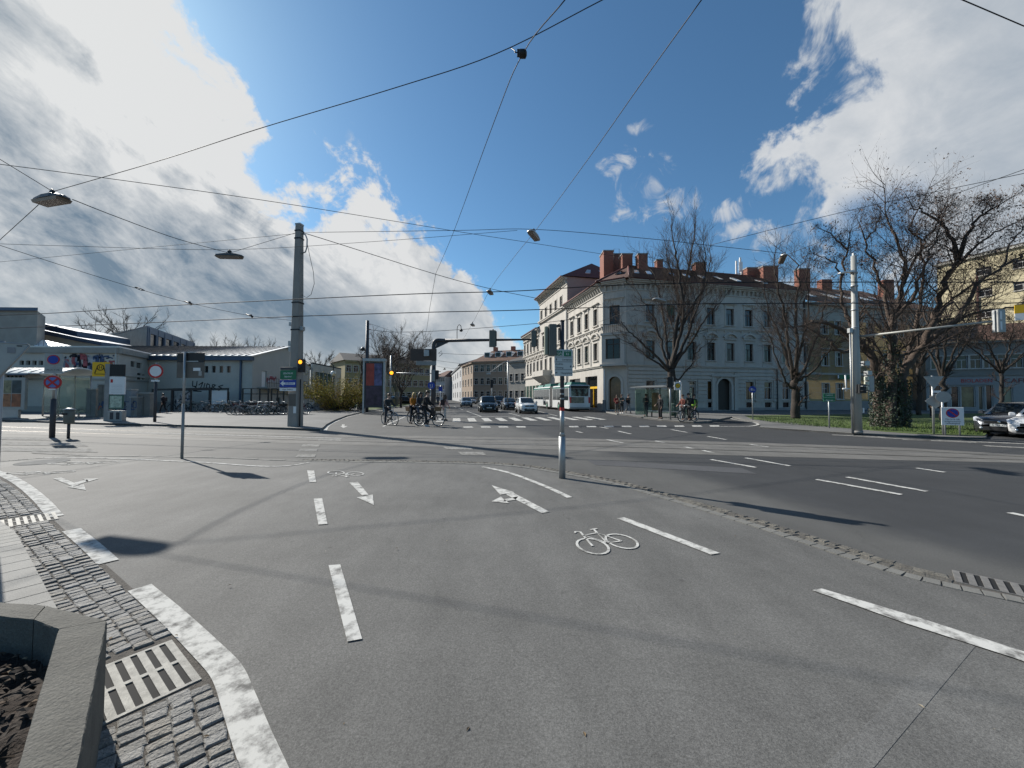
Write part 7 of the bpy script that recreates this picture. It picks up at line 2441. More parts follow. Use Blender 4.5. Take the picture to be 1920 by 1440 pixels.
for k in range(3):
 MB().plate([(-.20, -.12, 2.88 - k * .27), (-.20, .1, 2.88 - k * .27), (-.44, .08, 2.83 - k * .27), (-.44, -.1, 2.83 - k * .27)], (0, 0, .03)).build('visor', m_signal, sh)
MB().box((.161, -.1, 2.3), (.19, .1, 2.95)).build('edge', m_signback, sh)
c = G(1263, 781, ZP2)
t = thing('waste_bin', 'dark green waste bin beside the bus shelter', 'litter bin', (c.x, c.y, ZP2))
MB().lathe([(.22, .05), (.25, .1), (.25, .92), (.22, .95)], (0, 0, 0), 14).build('bin', MATS['shelter_green'], t)
MB().lathe([(.27, .96), (.26, 1.02), (.1, 1.06)], (0, 0, 0), 14).build('lid', m_galv, t)
for px, d, top, lab in ((966, 48, 686, 'slim lamp post behind the dark minivan'), (922, 60, 712, 'signal post with pale head far down the street'), (1044, 60, 0, '')):
 if not top:
  continue
 c = P(px if px != 966 else 952, 743, d)
 t = thing('far_post', lab, 'post', (c.x, c.y, 0))
 zt = P(px, top if px != 966 else 676, d).z
 MB().tube([(0, 0, 0), (0, 0, zt)], .09, 8).build('post', m_galv, t)
 if px == 922:
  MB().box((-.2, -.15, zt - 1.2), (.2, .15, zt)).build('head', m_signal, t)
 else:
  MB().tube([(0, 0, zt), (-.6, 0, zt - .3), (-2.2, 0, zt - 1.5)], .05, 5).build('arm', m_galv, t)
  MB().box((-2.6, -.15, zt - 1.7), (-2.1, .15, zt - 1.5)).build('lamp', m_galv, t)
c = P(826, 743, 34)
t = thing('blue_sign', 'blue rectangular sign on a post right of the signal gantry', 'sign', (c.x, c.y, 0))
MB().tube([(0, 0, 0), (0, 0, 2.6)], .04, 8).build('post', m_galv, t)
MB().box((-.17, -.05, 2.1), (.17, -.02, 2.5)).build('plate', m_blue, t)
a, b = G(704, 766, .1), G(764, 757, .1)
t = thing('timber_fence', 'low olive timber fence along the lawn behind the left cyclist', 'fence', (a.x, a.y, .1), yaw(b - a))
W = (b - a).length
n = int(W / .28)
for i in range(n):
 x = W * i / n
 MB().box((x, -.02, .12), (x + .20, .02, 1.15)).build('slat', mat('fence_timber', (.13, .12, .07), .8, var=.2, scale=2), t)
for z in (.3, .9):
 MB().box((0, .022, z), (W, .07, z + .09)).build('rail', MATS['fence_timber'], t)
# ------------------------------------------------------------------ overhead wires and hanging lamps
def wire(name, label, pts, r=.013, sag=0.0, cat='wire', group='overhead wires'):
 """pts: (px, py, height) survey points on the wire"""
 q = [PZ(*p) for p in pts]
 if len(q) == 2:
  a, b = q
  n = 14
  q = [a.lerp(b, i / n) - Vector((0, 0, sag * 4 * (i / n) * (1 - i / n))) for i in range(n + 1)]
 else:
  q = catmull(q, 6)
 o = MB().tube(q, r, 5, cap=True).build(name, m_wire)
 tag(o, label, cat, group)
 return o
def hang_lamp(label, px, py, z, L, ang, tilt=0.0, w=.30, pale=False):
 c = PZ(px, py, z)
 t = thing('hanging_street_lamp', label, 'street lamp', c, ang, group='street lamps hung on wires')
 h = MB()
 prof = [(-L / 2, .10, .00), (-L * .42, .30, .07), (-L * .1, w, .14), (L * .2, w, .14), (L * .44, .26, .06), (L / 2, .10, .00)]
 vs = []
 for x, ww, hh in prof:
  vs += [(x, -ww / 2, -.02 + tilt * x), (x, -ww / 2 * .85, hh * .6 + tilt * x), (x, 0, hh + tilt * x), (x, ww / 2 * .85, hh * .6 + tilt * x), (x, ww / 2, -.02 + tilt * x)]
 fs = [(5 * i + j, 5 * i + j + 1, 5 * i + 6 + j, 5 * i + 5 + j) for i in range(5) for j in range(4)] + [(0, 1, 2, 3, 4), (29, 28, 27, 26, 25)] + [(5 * i, 5 * i + 5, 5 * i + 9, 5 * i + 4) for i in range(5)]
 h.add(vs, fs)
 h.build('housing', m_signback if pale else m_lampbody, t)
 g = MB()
 g.hexa([(-L * .40, -w * .40, -.10 - tilt * L * .4), (L * .40, -w * .40, -.10 + tilt * L * .4), (L * .40, w * .40, -.10 + tilt * L * .4), (-L * .40, w * .40, -.10 - tilt * L * .4)],
           [(-L * .43, -w * .45, -.025 - tilt * L * .43), (L * .43, -w * .45, -.025 + tilt * L * .43), (L * .43, w * .45, -.025 + tilt * L * .43), (-L * .43, w * .45, -.025 - tilt * L * .43)])
 g.build('diffuser', m_lampglass, t)
 b = MB()
 b.box((-.05, -.03, .14), (.05, .03, .24))
 b.tube([(-.09, 0, .20), (.0, 0, .28), (.09, 0, .20)], .025, 5)
 b.box((-.12, -.05, .10), (.10, .05, .15))
 b.build('hanger', m_dark, t)
 return t
hang_lamp('nearest hanging lamp with a dark housing at the far left of the sky', 97, 374, 7.0, 1.15, R(-14), w=.38)
hang_lamp('hanging lamp left of the concrete pole, level seen from the side', 430, 480, 8.0, 1.25, R(3), w=.36)
hang_lamp('pale hanging lamp above the street left of the corner building', 1001, 441, 8.6, 1.1, R(68), pale=True)
hang_lamp('small hanging lamp farther down the street left of the corner building', 919, 548, 8.6, .95, R(78), pale=True)
hang_lamp('tiny hanging lamp between the gantry arm and the clouds', 886, 609, 8.4, .9, R(80), pale=True)
hang_lamp('long pale lamp above the roof of the corner building', 1467, 485, 8.4, 1.35, R(62), pale=True, w=.26)
hang_lamp('white lamp hanging in front of the corner building windows', 1237, 563, 7.4, 1.2, R(35), pale=True, w=.26)
wire('span_wire', 'thick span wire from the nearest lamp up across the sky', [(100, 359, 7.3), (300, 301, 7.6), (490, 240, 7.9), (740, 165, 8.1), (930, 101, 8.3), (1135, -3, 8.6)], .009)
wire('span_wire', 'short wire from the nearest lamp up to the left edge', [(97, 358, 7.3), (-60, 262, 8.2)], .009)
wire('span_wire', 'wire from the nearest lamp down to the left edge', [(72, 384, 7.0), (-40, 486, 6.6)], .009)
wire('lamp_cable', 'slack cable between the two dark hanging lamps', [(136, 374, 7.05), (220, 407, 7.4), (330, 447, 7.8), (428, 474, 8.25)], .012)
wire('span_wire', 'long wire from the left edge down to the corner building', [(-80, 300, 8.6), (0, 308, 8.6), (250, 341, 8.6), (530, 381, 8.6), (870, 436, 8.8), (1000, 456, 9), (1165, 482, 9.4)], .010)
wire('span_wire', 'short wire from the side on lamp to the concrete pole', [(432, 474, 8.25), (556, 436, 10.2)], .010)
wire('span_wire', 'wire from the concrete pole to the antenna side', [(567, 436, 10.2), (860, 432, 9.8), (1001, 430, 9.6), (1200, 446, 9.0), (1330, 460, 8.8), (1468, 475, 8.6)], .012)
wire('span_wire', 'wire from the concrete pole down to the small street lamp', [(567, 437, 10.2), (600, 446, 10), (816, 514, 9.2), (918, 541, 9), (1010, 560, 8.6)], .018)
wire('span_wire', 'faint wire crossing behind the concrete pole', [(-80, 495, 9.2), (0, 491, 9.2), (250, 467, 9.6), (556, 438, 10.1)], .0095)
wire('span_wire', 'nearly level faint wire behind the side on lamp', [(-60, 455, 8.4), (120, 461, 8.4), (430, 468, 8.6), (700, 453, 8.8), (970, 432, 9.2)], .009)
wire('contact_wire_stay', 'slanting stay wire with insulators at the left', [(-40, 446, 7.0), (0, 460, 6.9), (130, 502, 6.7), (250, 539, 6.5), (355, 568, 6.3), (470, 592, 6.2), (560, 602, 6.1)], .010)
wire('contact_wire', 'upper tram contact wire across the whole view', [(-200, 596, 5.6), (70, 588.5, 5.6), (300, 574, 5.65), (540, 562, 5.7), (780, 551, 5.7), (960, 546, 5.7), (1130, 536, 5.75), (1300, 530.5, 5.75), (1500, 529, 5.7), (1925, 529, 5.6)], .017)
wire('contact_wire', 'lower tram contact wire across the whole view', [(-200, 622, 5.6), (130, 611, 5.6), (350, 602, 5.65), (560, 593, 5.7), (780, 586, 5.7), (960, 582, 5.7), (1130, 576, 5.7), (1300, 570, 5.7), (1560, 568.5, 5.65), (1925, 568, 5.6)], .020)
wire('span_wire', 'steep wire from the top edge through the round insulator', [(1064, -6, 7.6), (980, 101, 7.8), (925, 232, 8.0), (850, 436, 8.3), (817, 513, 8.4)], .009)
wire('span_wire', 'steep thin wire ending above the ochre house', [(817, 513, 8.4), (806, 576, 8.2), (796, 630, 7.8), (775, 650, 7.6)], .012)
wire('span_wire', 'straight wire from the top edge to the pale lamp', [(1318, -4, 8.2), (1200, 160, 8.4), (1100, 302, 8.6), (1005, 431, 8.75), (960, 487, 8.7), (919, 543, 8.75), (886, 606, 8.5), (866, 640, 8.3)], .0095)
wire('span_wire', 'pale wire rising from the corner building past the white lamp', [(1122, 604, 7.0), (1160, 590, 7.3), (1236, 560, 7.6), (1290, 551, 7.7), (1360, 528, 8), (1460, 484, 8.5), (1600, 430, 8.6), (1750, 378, 8.6), (1925, 316, 8.6)], .0095)
wire('span_wire', 'wire from above the antenna to the right edge', [(1330, 460, 8.8), (1600, 393, 8.8), (1925, 324, 8.8)], .010)
wire('span_wire', 'wire cutting the top right corner of the sky', [(1796, -4, 9.0), (1960, 66, 9.0)], .010)
wire('span_wire', 'thin wire from the pale pole to the right', [(1612, 592, 4.9), (1740, 583, 4.9), (1925, 566, 4.9)], .010)
wire('span_wire', 'level wire from the slim dark pole across the gantry', [(691, 618, 6.9), (740, 622.5, 6.9), (830, 620, 6.9), (1000, 607, 7.0), (1090, 596, 7.2)], .018)
wire('span_wire', 'thin falling wire from the slim dark pole to the gantry', [(691, 606, 7.4), (760, 628, 7.2), (840, 645, 7)], .010)
for i, (x0, y0, x1, y1) in enumerate(((822, 662, 990, 661), (820, 676, 985, 688), (818, 686, 880, 690))):
 a, b = P(x0, y0, 62 + 9 * i), P(x1, y1, 62 + 9 * i)
 n = 10
 o = MB().tube([a.lerp(b, k / n) - Vector((0, 0, 1.2 * (k / n) * (1 - k / n))) for k in range(n + 1)], .03, 4).build('far_span_wire', m_wire)
 tag(o, ['highest far wire strung across the street beyond the gantry', 'second far wire strung across the street beyond the gantry', 'lowest far wire strung across the street beyond the gantry'][i], 'wire', 'overhead wires')
 m_ = a.lerp(b, .25)
 if i:
  tl = thing('far_hanging_lamp', ['', 'tiny dark lamp on the second far wire', 'tiny dark lamp on the lowest far wire'][i], 'street lamp', m_ - Vector((0, 0, .6)))
  MB().lathe([(.05, .3), (.28, .05), (.25, -.05)], (0, 0, 0), 8).build('housing', m_dark, tl)
c = PZ(980, 101, 7.8)
t = thing('round_insulator', 'black round insulator on the steep wire near the top edge', 'insulator', c)
MB().lathe([(.03, -.075), (.072, -.05), (.072, .05), (.03, .075)], (0, 0, 0), 16, axis='X').build('drum', m_black, t)
MB().box((-.10, -.035, -.035), (-.05, .035, .06)).build('clamp', m_black, t)
q = PZ(957, 89, 8.35) - c
MB().tube(catmull([Vector((-.08, 0, .02)), Vector((-.14, 0, .03)), q * .6 + Vector((0, 0, -.02)), q], 4), .010, 5).build('link', m_black, t)
for i, (px, py, z) in enumerate(((355, 568, 6.3), (470, 592, 6.2), (262, 541.5, 6.5))):
 c = PZ(px, py, z)
 t = thing('wire_insulator', ['small black insulator on the stay wire, middle one of three', 'small black insulator where the stay wire meets the lower contact wire', 'thin turnbuckle on the stay wire, leftmost of three'][i], 'insulator', c, R(-12), group='insulators on the left stay wire')
 if i < 2:
  MB().tube([(-.30, 0, .10), (-.05, 0, .0), (.16, 0, -.04)], .035, 6).build('arm', m_black, t)
  MB().tube([(.0, 0, .06), (.12, 0, -.10)], .05, 6).build('clamp', m_black, t)
 else:
  MB().tube([(-.28, 0, .09), (-.1, 0, .07), (.1, 0, -.01), (.28, 0, -.09)], .02, 5).build('rod', m_black, t)
  MB().tube([(-.28, 0, .09), (-.1, 0, .00), (.1, 0, -.07), (.28, 0, -.09)], .02, 5).build('rod', m_black, t)
# ------------------------------------------------------------------ bicycles
m_tyre = mat('tyre', (.014, .014, .014), .8, var=.1)
m_rim = mat('rim_metal', (.45, .46, .46), .35, .8, var=.1)
m_saddle = mat('saddle', (.02, .018, .017), .6, var=.1)
m_wicker = mat('wicker', (.16, .10, .055), .8, var=.3, scale=30)
BIKE_COLS = {'black': (.018, .018, .02), 'silver': (.42, .43, .44), 'dark red': (.16, .02, .02), 'pale blue': (.30, .42, .48), 'dark green': (.02, .06, .035), 'white': (.6, .6, .58)}
def make_bike(colname, label, group=None, basket=False, crate=False):
 """a bicycle along +x, wheels on the ground"""
 m = mat('bike_' + colname.replace(' ', '_'), BIKE_COLS[colname], .35, .2, var=.08)
 t = thing('bicycle', label, 'bicycle', group=group)
 R0 = .335
 for x in (0, 1.06):
  w = link('wheel', MB().torus((x, 0, R0 + .01), R0, .021, 26, 5).mesh('tyre', m_tyre), t)
  r = MB().torus((x, 0, R0 + .01), R0 - .028, .013, 26, 4)
  for k in range(12):
   a = 2 * math.pi * k / 12
   r.tube([(x, .02 * (-1) ** k, R0 + .01), (x + (R0 - .03) * math.cos(a), 0, R0 + .01 + (R0 - .03) * math.sin(a))], .0035, 3, cap=False)
  r.tube([(x, -.05, R0 + .01), (x, .05, R0 + .01)], .022, 6)
  r.build('rim', m_rim, w)
 f = MB()
 z0 = R0 + .01
 bb, st, ht, hb = (.44, 0, .29), (.28, 0, .80), (.86, 0, .90), (.90, 0, .70)
 for a, b, rr in ((bb, st, .018), (st, (.86, 0, .86), .018), (bb, hb, .022), (ht, hb, .022)):
  f.tube([a, b], rr, 6)
 for y in (-.05, .05):
  f.tube([(0, y, z0), (.44, y * .5, .29)], .011, 5)
  f.tube([(0, y, z0), (.29, y * .3, .76)], .010, 5)
  f.tube([(.905, y * .5, .68), (1.0, y, .5), (1.06, y, z0)], .012, 5)
 f.build('frame', m, t)
 h = MB()
 h.tube([(.86, 0, .88), (.845, 0, 1.04)], .014, 6)
 h.tube([(.70, -.29, 1.02), (.80, -.25, 1.06), (.85, 0, 1.04), (.80, .25, 1.06), (.70, .29, 1.02)], .013, 6)
 h.build('handlebar', m_rim, t)
 s = MB()
 s.tube([(.28, 0, .79), (.255, 0, .93)], .014, 6)
 s.hexa([(.10, -.09, .93), (.42, -.025, .935), (.42, .025, .935), (.10, .09, .93)], [(.11, -.085, .985), (.41, -.02, .965), (.41, .02, .965), (.11, .085, .985)])
 s.build('saddle', m_saddle, t)
 c = MB()
 c.lathe([(.095, -.008), (.095, .008)], (.44, -.05, .29), 14, axis='Y')
 c.tube([(.44, -.07, .29), (.52, -.07, .15)], .012, 4)
 c.tube([(.44, .07, .29), (.36, .07, .43)], .012, 4)
 c.box((.47, -.16, .135), (.57, -.075, .155))
 c.box((.31, .075, .42), (.41, .16, .44))
 c.build('crank', m_dark, t)
 g = MB()
 for x, a0, a1 in ((0, .3, 2.9), (1.06, .5, 2.4)):
  g.tube([(x + (R0 + .04) * math.cos(lerp(a0, a1, k / 8)), 0, z0 + (R0 + .04) * math.sin(lerp(a0, a1, k / 8))) for k in range(9)], .022, 4)
 g.build('mudguards', m_rim if colname in ('silver', 'white') else m_dark, t)
 k = MB()
 k.box((-.22, -.07, .725), (.16, .07, .74))
 k.tube([(-.10, .06, .73), (0, .06, z0)], .008, 4)
 k.tube([(-.10, -.06, .73), (0, -.06, z0)], .008, 4)
 k.build('rack', m_dark, t)
 if basket:
  MB().hexa([(.92, -.13, .84), (1.16, -.13, .84), (1.16, .13, .84), (.92, .13, .84)], [(.88, -.18, 1.08), (1.22, -.18, 1.08), (1.22, .18, 1.08), (.88, .18, 1.08)]).build('basket', m_wicker, t)
 if crate:
  MB().hexa([(-.26, -.15, .745), (.10, -.15, .745), (.10, .15, .745), (-.26, .15, .745)], [(-.30, -.18, 1.0), (.12, -.18, 1.0), (.12, .18, 1.0), (-.30, .18, 1.0)]).build('rear_basket', m_wicker, t)
 return t
protos = {}
ORD = ['first', 'second', 'third', 'fourth', 'fifth', 'sixth', 'seventh', 'eighth', 'ninth', 'tenth', 'eleventh', 'twelfth', 'thirteenth', 'fourteenth', 'fifteenth', 'sixteenth']
def park(col, x, y, rz, label, group, z=.106):
 if col not in protos:
  protos[col] = make_bike(col, label, group)
  b = protos[col]
 else:
  b = copy_tree(protos[col])
 b['label'], b['group'] = label, group
 b.location, b.rotation_euler = (x, y, z), (rnd.uniform(-.07, .07), 0, rz)
 return b
rb = random.Random(20)
cols = ['black', 'silver', 'black', 'dark red', 'pale blue', 'black', 'dark green', 'silver', 'black', 'white', 'black', 'dark red']
a, b = G(436, 778, .1), G(548, 777.5, .1)
for i in range(16):
 p = a.lerp(b, i / 15)
 park(cols[(i * 5) % 12], p.x + rb.uniform(-.1, .1), p.y + rb.uniform(-.2, .3), R(rb.choice([35, 42, 50, 215, 225])) + rb.uniform(-.1, .1), '%s bicycle, %s from left in the front row by the concrete pole' % (cols[(i * 5) % 12], ORD[i]), 'bicycles in the front row left of the concrete pole')
a, b = P(400, 743, 36.5), P(470, 743, 36.0)
for i in range(8):
 p = a.lerp(b, i / 7)
 park(cols[(i * 7 + 2) % 12], p.x, p.y + rb.uniform(-.2, .2), R(rb.choice([20, 30, 200, 210])) + rb.uniform(-.1, .1), '%s bicycle, %s from left in the back row by the timber platform' % (cols[(i * 7 + 2) % 12], ORD[i]), 'bicycles in the back row by the timber platform')
a, b = G(575, 769.5, .1), G(664, 770, .1)
for i in range(13):
 p = a.lerp(b, i / 12)
 park(cols[(i * 3 + 4) % 12], p.x + rb.uniform(-.15, .15), p.y + rb.uniform(-.3, 1.2), R(rb.choice([12, 22, 195, 205, 150])) + rb.uniform(-.1, .1), '%s bicycle, %s from left in the row below the yellow bush' % (cols[(i * 3 + 4) % 12], ORD[i]), 'bicycles parked below the yellow bush')
a, b = P(325, 743, 37), P(378, 743, 37)
for i in range(4):
 p = a.lerp(b, i / 3)
 park(['black', 'dark green', 'black', 'silver'][i], p.x, p.y + rb.uniform(-.3, .3), R([5, 8, 184, 4][i]), '%s bicycle, %s from left inside the steel framed pen' % (['black', 'dark green', 'black', 'silver'][i], ORD[i]), 'bicycles inside the steel pen')
# ------------------------------------------------------------------ people
m_skin = mat('skin', (.42, .26, .19), .6, var=.06)
m_hair_b = mat('hair_blond', (.42, .28, .10), .6, var=.2, scale=20)
m_hair_d = mat('hair_dark', (.022, .015, .011), .5, var=.2, scale=20)
m_hair_br = mat('hair_brown', (.09, .05, .03), .5, var=.2, scale=20)
m_eye = mat('eye', (.02, .015, .012), .3, var=0)
def skin_mesh(name, verts, edges, radii, m, parent, sub=1, root=0):
 me = bpy.data.meshes.new(name)
 me.from_pydata(verts, edges, [])
 o = bpy.data.objects.new(name, me)
 COL.objects.link(o)
 o.modifiers.new('skin', 'SKIN')
 for i, (sv, r) in enumerate(zip(me.skin_vertices[0].data, radii)):
  r = r if isinstance(r, tuple) else (r, r)
  sv.radius = r
  sv.use_root = i == root
 s = o.modifiers.new('sub', 'SUBSURF')
 s.levels = s.render_levels = sub
 o.modifiers['skin'].use_smooth_shade = True
 dg = bpy.context.evaluated_depsgraph_get()
 new = bpy.data.meshes.new_from_object(o.evaluated_get(dg))
 bpy.data.objects.remove(o)
 bpy.data.meshes.remove(me)
 new.materials.clear()
 new.materials.append(m)
 return link(name, new, parent)
def person(label, loc, rz, pose='stand', h=1.72, top=(.05, .05, .06), legs=(.03, .03, .04), hair=None, long_hair=False, coat=False, shoes=(.03, .028, .026), pack=None, cap=None, seed=0, group=None, vest=None, arms=None, turn=0.0):
 """figure facing +x; pose gives hip, knee, ankle, elbow and wrist places for each side"""
 r = random.Random(seed)
 t = thing('person', label, 'person', loc, rz, group=group)
 k = h / 1.72
 hair = hair or m_hair_d
 m_top = mat('cloth_%d_%d_%d' % tuple(int(c * 1000) for c in top), top, .85, var=.18, scale=6)
 m_leg = mat('cloth_%d_%d_%d' % tuple(int(c * 1000) for c in legs), legs, .85, var=.18, scale=6)
 m_shoe = mat('shoe_%d' % int(shoes[0] * 1000), shoes, .6, var=.1)
 V = lambda x, y, z: (x * k, y * k, z * k)
 hip_z, lean = .90, 0.0
 if pose == 'stand':
  L = {1: ((.0, .09, .88), (.02, .10, .48), (-.02, .11, .08)), -1: ((.0, -.09, .88), (.03, -.10, .48), (.0, -.12, .08))}
  A = {1: ((0, .20, 1.40), (-.03, .25, 1.13), (.06, .22, .90)), -1: ((0, -.20, 1.40), (-.03, -.25, 1.13), (.06, -.22, .90))}
 elif pose == 'walk':
  L = {1: ((.0, .08, .88), (.17, .09, .50), (.26, .09, .09)), -1: ((.0, -.08, .88), (-.06, -.09, .48), (-.32, -.09, .14))}
  A = {1: ((0, .20, 1.40), (-.16, .24, 1.16), (-.14, .24, .92)), -1: ((0, -.20, 1.40), (.08, -.25, 1.13), (.24, -.22, .96))}
  lean = .04
 elif pose == 'ride':            # seated on the saddle, hands on the bars, one foot down
  hip_z, lean = .98, .14
  L = {1: ((.0, .10, .97), (.36, .12, .74), (.22, .12, .36)), -1: ((.0, -.10, .97), (.30, -.16, .62), (.26, -.20, .24))}
  A = {1: ((.14, .19, 1.47), (.24, .24, 1.22), (.48, .25, 1.09)), -1: ((.14, -.19, 1.47), (.24, -.24, 1.22), (.48, -.25, 1.09))}
 elif pose == 'foot_down':
  hip_z, lean = .98, .12
  L = {1: ((.0, .10, .97), (.34, .12, .72), (.24, .12, .38)), -1: ((.02, -.10, .97), (.16, -.20, .52), (.20, -.26, .09))}
  A = {1: ((.12, .19, 1.47), (.22, .25, 1.22), (.47, .26, 1.09)), -1: ((.12, -.19, 1.47), (.22, -.25, 1.22), (.47, -.26, 1.09))}
 elif pose == 'hold_bike':
  L = {1: ((.0, .09, .88), (.03, .10, .48), (.0, .12, .08)), -1: ((.0, -.09, .88), (.0, -.10, .48), (-.06, -.12, .08))}
  A = {1: ((0, .20, 1.40), (.08, .26, 1.16), (.30, .22, 1.04)), -1: ((0, -.20, 1.40), (.06, -.26, 1.15), (.28, -.20, 1.05))}
 if arms == 'phone':
  A[1], A[-1] = ((0, .20, 1.40), (.04, .25, 1.14), (.26, .10, 1.20)), ((0, -.20, 1.40), (.04, -.25, 1.14), (.26, -.08, 1.18))
 if arms == 'front':
  A[-1] = ((0, -.20, 1.40), (.05, -.25, 1.13), (.30, -.16, 1.02))
 dz = hip_z - .90
 sp = [(.0, 0, hip_z + .02), (lean * .3, 0, hip_z + .20), (lean * .8, 0, hip_z + .42), (lean, 0, hip_z + .54), (lean + .01, 0, hip_z + .61), (lean + .03, 0, hip_z + .66)]
 if pose in ('ride', 'foot_down'):
  sp = [(0, 0, .99), (.03, 0, 1.16), (.09, 0, 1.37), (.125, 0, 1.50), (.145, 0, 1.575), (.17, 0, 1.63)]
 verts, edges, rad = [], [], []
 def chain(pts, rs, start=None):
  prev = start
  for p, q in zip(pts, rs):
   verts.append(V(*p))
   rad.append(tuple(x * k for x in q) if isinstance(q, tuple) else q * k)
   if prev is not None:
    edges.append((prev, len(verts) - 1))
   prev = len(verts) - 1
  return prev
 hd = (sp[-1][0] + .01, 0, sp[-1][2] + .10)
 chain(sp, [(.10, .14), (.10, .13), (.11, .155), (.07, .10), .052, .056])
 neck = 5
 chain([hd, (hd[0] + .005, 0, hd[2] + .06)], [(.098, .078), (.075, .062)], neck)
 ends = {}
 for s in (1, -1):
  hp, kn, an = L[s]
  e = chain([hp, tuple(lerp(a_, b_, .5) for a_, b_ in zip(hp, kn)), kn, tuple(lerp(a_, b_, .35) for a_, b_ in zip(kn, an)), an, (an[0] + .13, an[1], an[2] - .035)], [.083, .074, .054, .056, .038, (.030, .038)], 0)
  sh, elb, wr = A[s]
  e2 = chain([sh, elb, wr], [.052, .040, .030], 3)
  d = Vector(wr) - Vector(elb)
  d.normalize()
  palm = Vector(wr) + d * .07
  e3 = chain([tuple(palm)], [(.034, .018)], e2)
  side = d.cross(Vector((0, 0, 1)))
  side = side.normalized() if side.length > .2 else Vector((0, 1, 0))
  for f_, ln in ((-.027, .062), (-.009, .075), (.009, .072), (.027, .055)):
   q0 = palm + d * .03 + side * f_
   q1 = q0 + d * ln * .6 + Vector((0, 0, -.008))
   q2 = q1 + d * ln * .35 + Vector((0, 0, -.022))
   chain([tuple(q0), tuple(q1), tuple(q2)], [.0095, .009, .007], e3)
  th = palm - d * .04 + Vector((0, -s * .02, .01))
  chain([tuple(th), tuple(th + d * .03 + Vector((.0, -s * .03, .012)))], [.011, .009], e2)
  ends[s] = (L[s], A[s])
 skin_mesh('body', verts, edges, rad, m_skin, t, 1)
 fc = MB()
 hx, hz = hd[0], hd[2] + .01
 c_, s_ = 1, 0
 fc.ball(V(hx + .098, 0, hz - .012), .016 * k, 6, 4, sq=(1.1, .8, 1.5))
 fc.build('nose', m_skin, t)
 ey = MB()
 for s in (1, -1):
  ey.ball(V(hx + .084, s * .032, hz + .018), .011 * k, 6, 4)
 ey.build('eyes', m_eye, t)
 mo = MB()
 mo.box(V(hx + .083, -.022, hz - .056), V(hx + .094, .022, hz - .048))
 mo.build('mouth', mat('lips', (.26, .09, .08), .5), t)
 er = MB()
 for s in (1, -1):
  er.ball(V(hx + .0, s * .083, hz), .026 * k, 6, 4, sq=(.7, .35, 1))
 er.build('ears', m_skin, t)
 hr = MB()
 hr.ball(V(hx - .016, 0, hz + .052), .105 * k, 12, 8, sq=(1.03, .88, .88))
 if long_hair:
  hr.tube([V(hx - .05, 0, hz + .06), V(hx - .085, 0, hz - .06), V(hx - .10, 0, hz - .20), V(hx - .10, 0, hz - .32)], [.085 * k, .10 * k, .10 * k, .05 * k], 9)
  for s in (1, -1):
   hr.tube([V(hx - .01, s * .07, hz + .07), V(hx - .0, s * .095, hz - .04), V(hx - .02, s * .10, hz - .20)], [.04 * k, .045 * k, .03 * k], 7)
 hr.build('hair', hair, t)
 if cap:
  cp = MB()
  cp.ball(V(hx - .005, 0, hz + .068), .112 * k, 12, 8, sq=(1.05, .92, .78))
  cp.build('hat', mat('hat_%d' % int(cap[0] * 1000), cap, .85, var=.15), t)
 verts, edges, rad = [], [], []
 hem = (sp[0][0], 0, sp[0][2] - (.22 if coat and pose not in ('ride', 'foot_down') else .06))
 chain([sp[1]], [(.135, .165)])
 chain([sp[0], hem], [(.145, .172), (.15 if coat else .135, .185 if coat else .165)], 0)
 top_i = chain([sp[2], sp[3], (sp[4][0] - .005, 0, sp[4][2] - .035)], [(.135, .185), (.10, .14), .075], 0)
 for s in (1, -1):
  sh, elb, wr = A[s]
  chain([sh, elb, tuple(lerp(a_, b_, .92) for a_, b_ in zip(elb, wr))], [.074, .062, .05], 4)
 skin_mesh('jacket', verts, edges, rad, m_top, t, 1)
 verts, edges, rad = [], [], []
 chain([(sp[0][0], 0, sp[0][2] + .03)], [(.125, .155)])
 for s in (1, -1):
  hp, kn, an = L[s]
  chain([hp, tuple(lerp(a_, b_, .5) for a_, b_ in zip(hp, kn)), kn, tuple(lerp(a_, b_, .5) for a_, b_ in zip(kn, an)), tuple(lerp(a_, b_, .93) for a_, b_ in zip(kn, an))], [.10, .09, .072, .066, .06], 0)
 skin_mesh('trousers', verts, edges, rad, m_leg, t, 1)
 for s in (1, -1):
  an = L[s][2]
  ft = MB()
  ft.hexa([V(an[0] - .07, an[1] - .042, an[2] - .08), V(an[0] + .17, an[1] - .045, an[2] - .08), V(an[0] + .17, an[1] + .045, an[2] - .08), V(an[0] - .07, an[1] + .042, an[2] - .08)],
    [V(an[0] - .06, an[1] - .04, an[2] + .02), V(an[0] + .14, an[1] - .036, an[2] - .025), V(an[0] + .14, an[1] + .036, an[2] - .025), V(an[0] - .06, an[1] + .04, an[2] + .02)])
  ft.build('shoe', m_shoe, t)
 if pack:
  pk = MB()
  c = sp[2]
  pk.cbox(V(c[0] - .32, -.15, c[2] - .26), V(c[0] - .125, .15, c[2] + .14), .05 * k)
  pk.build('backpack', mat('pack_%d' % int(pack[0] * 1000), pack, .8, var=.15), t)
 if vest:
  vm = MB()
  vm.tube([V(sp[0][0], 0, sp[0][2] - .05), V(*sp[1]), V(*sp[2]), V(sp[3][0], 0, sp[3][2] - .03)], [.20 * k, .20 * k, .215 * k, .15 * k], 12)
  vm.build('vest', mat('hi_vis', vest, .7, var=.1), t)
 return t
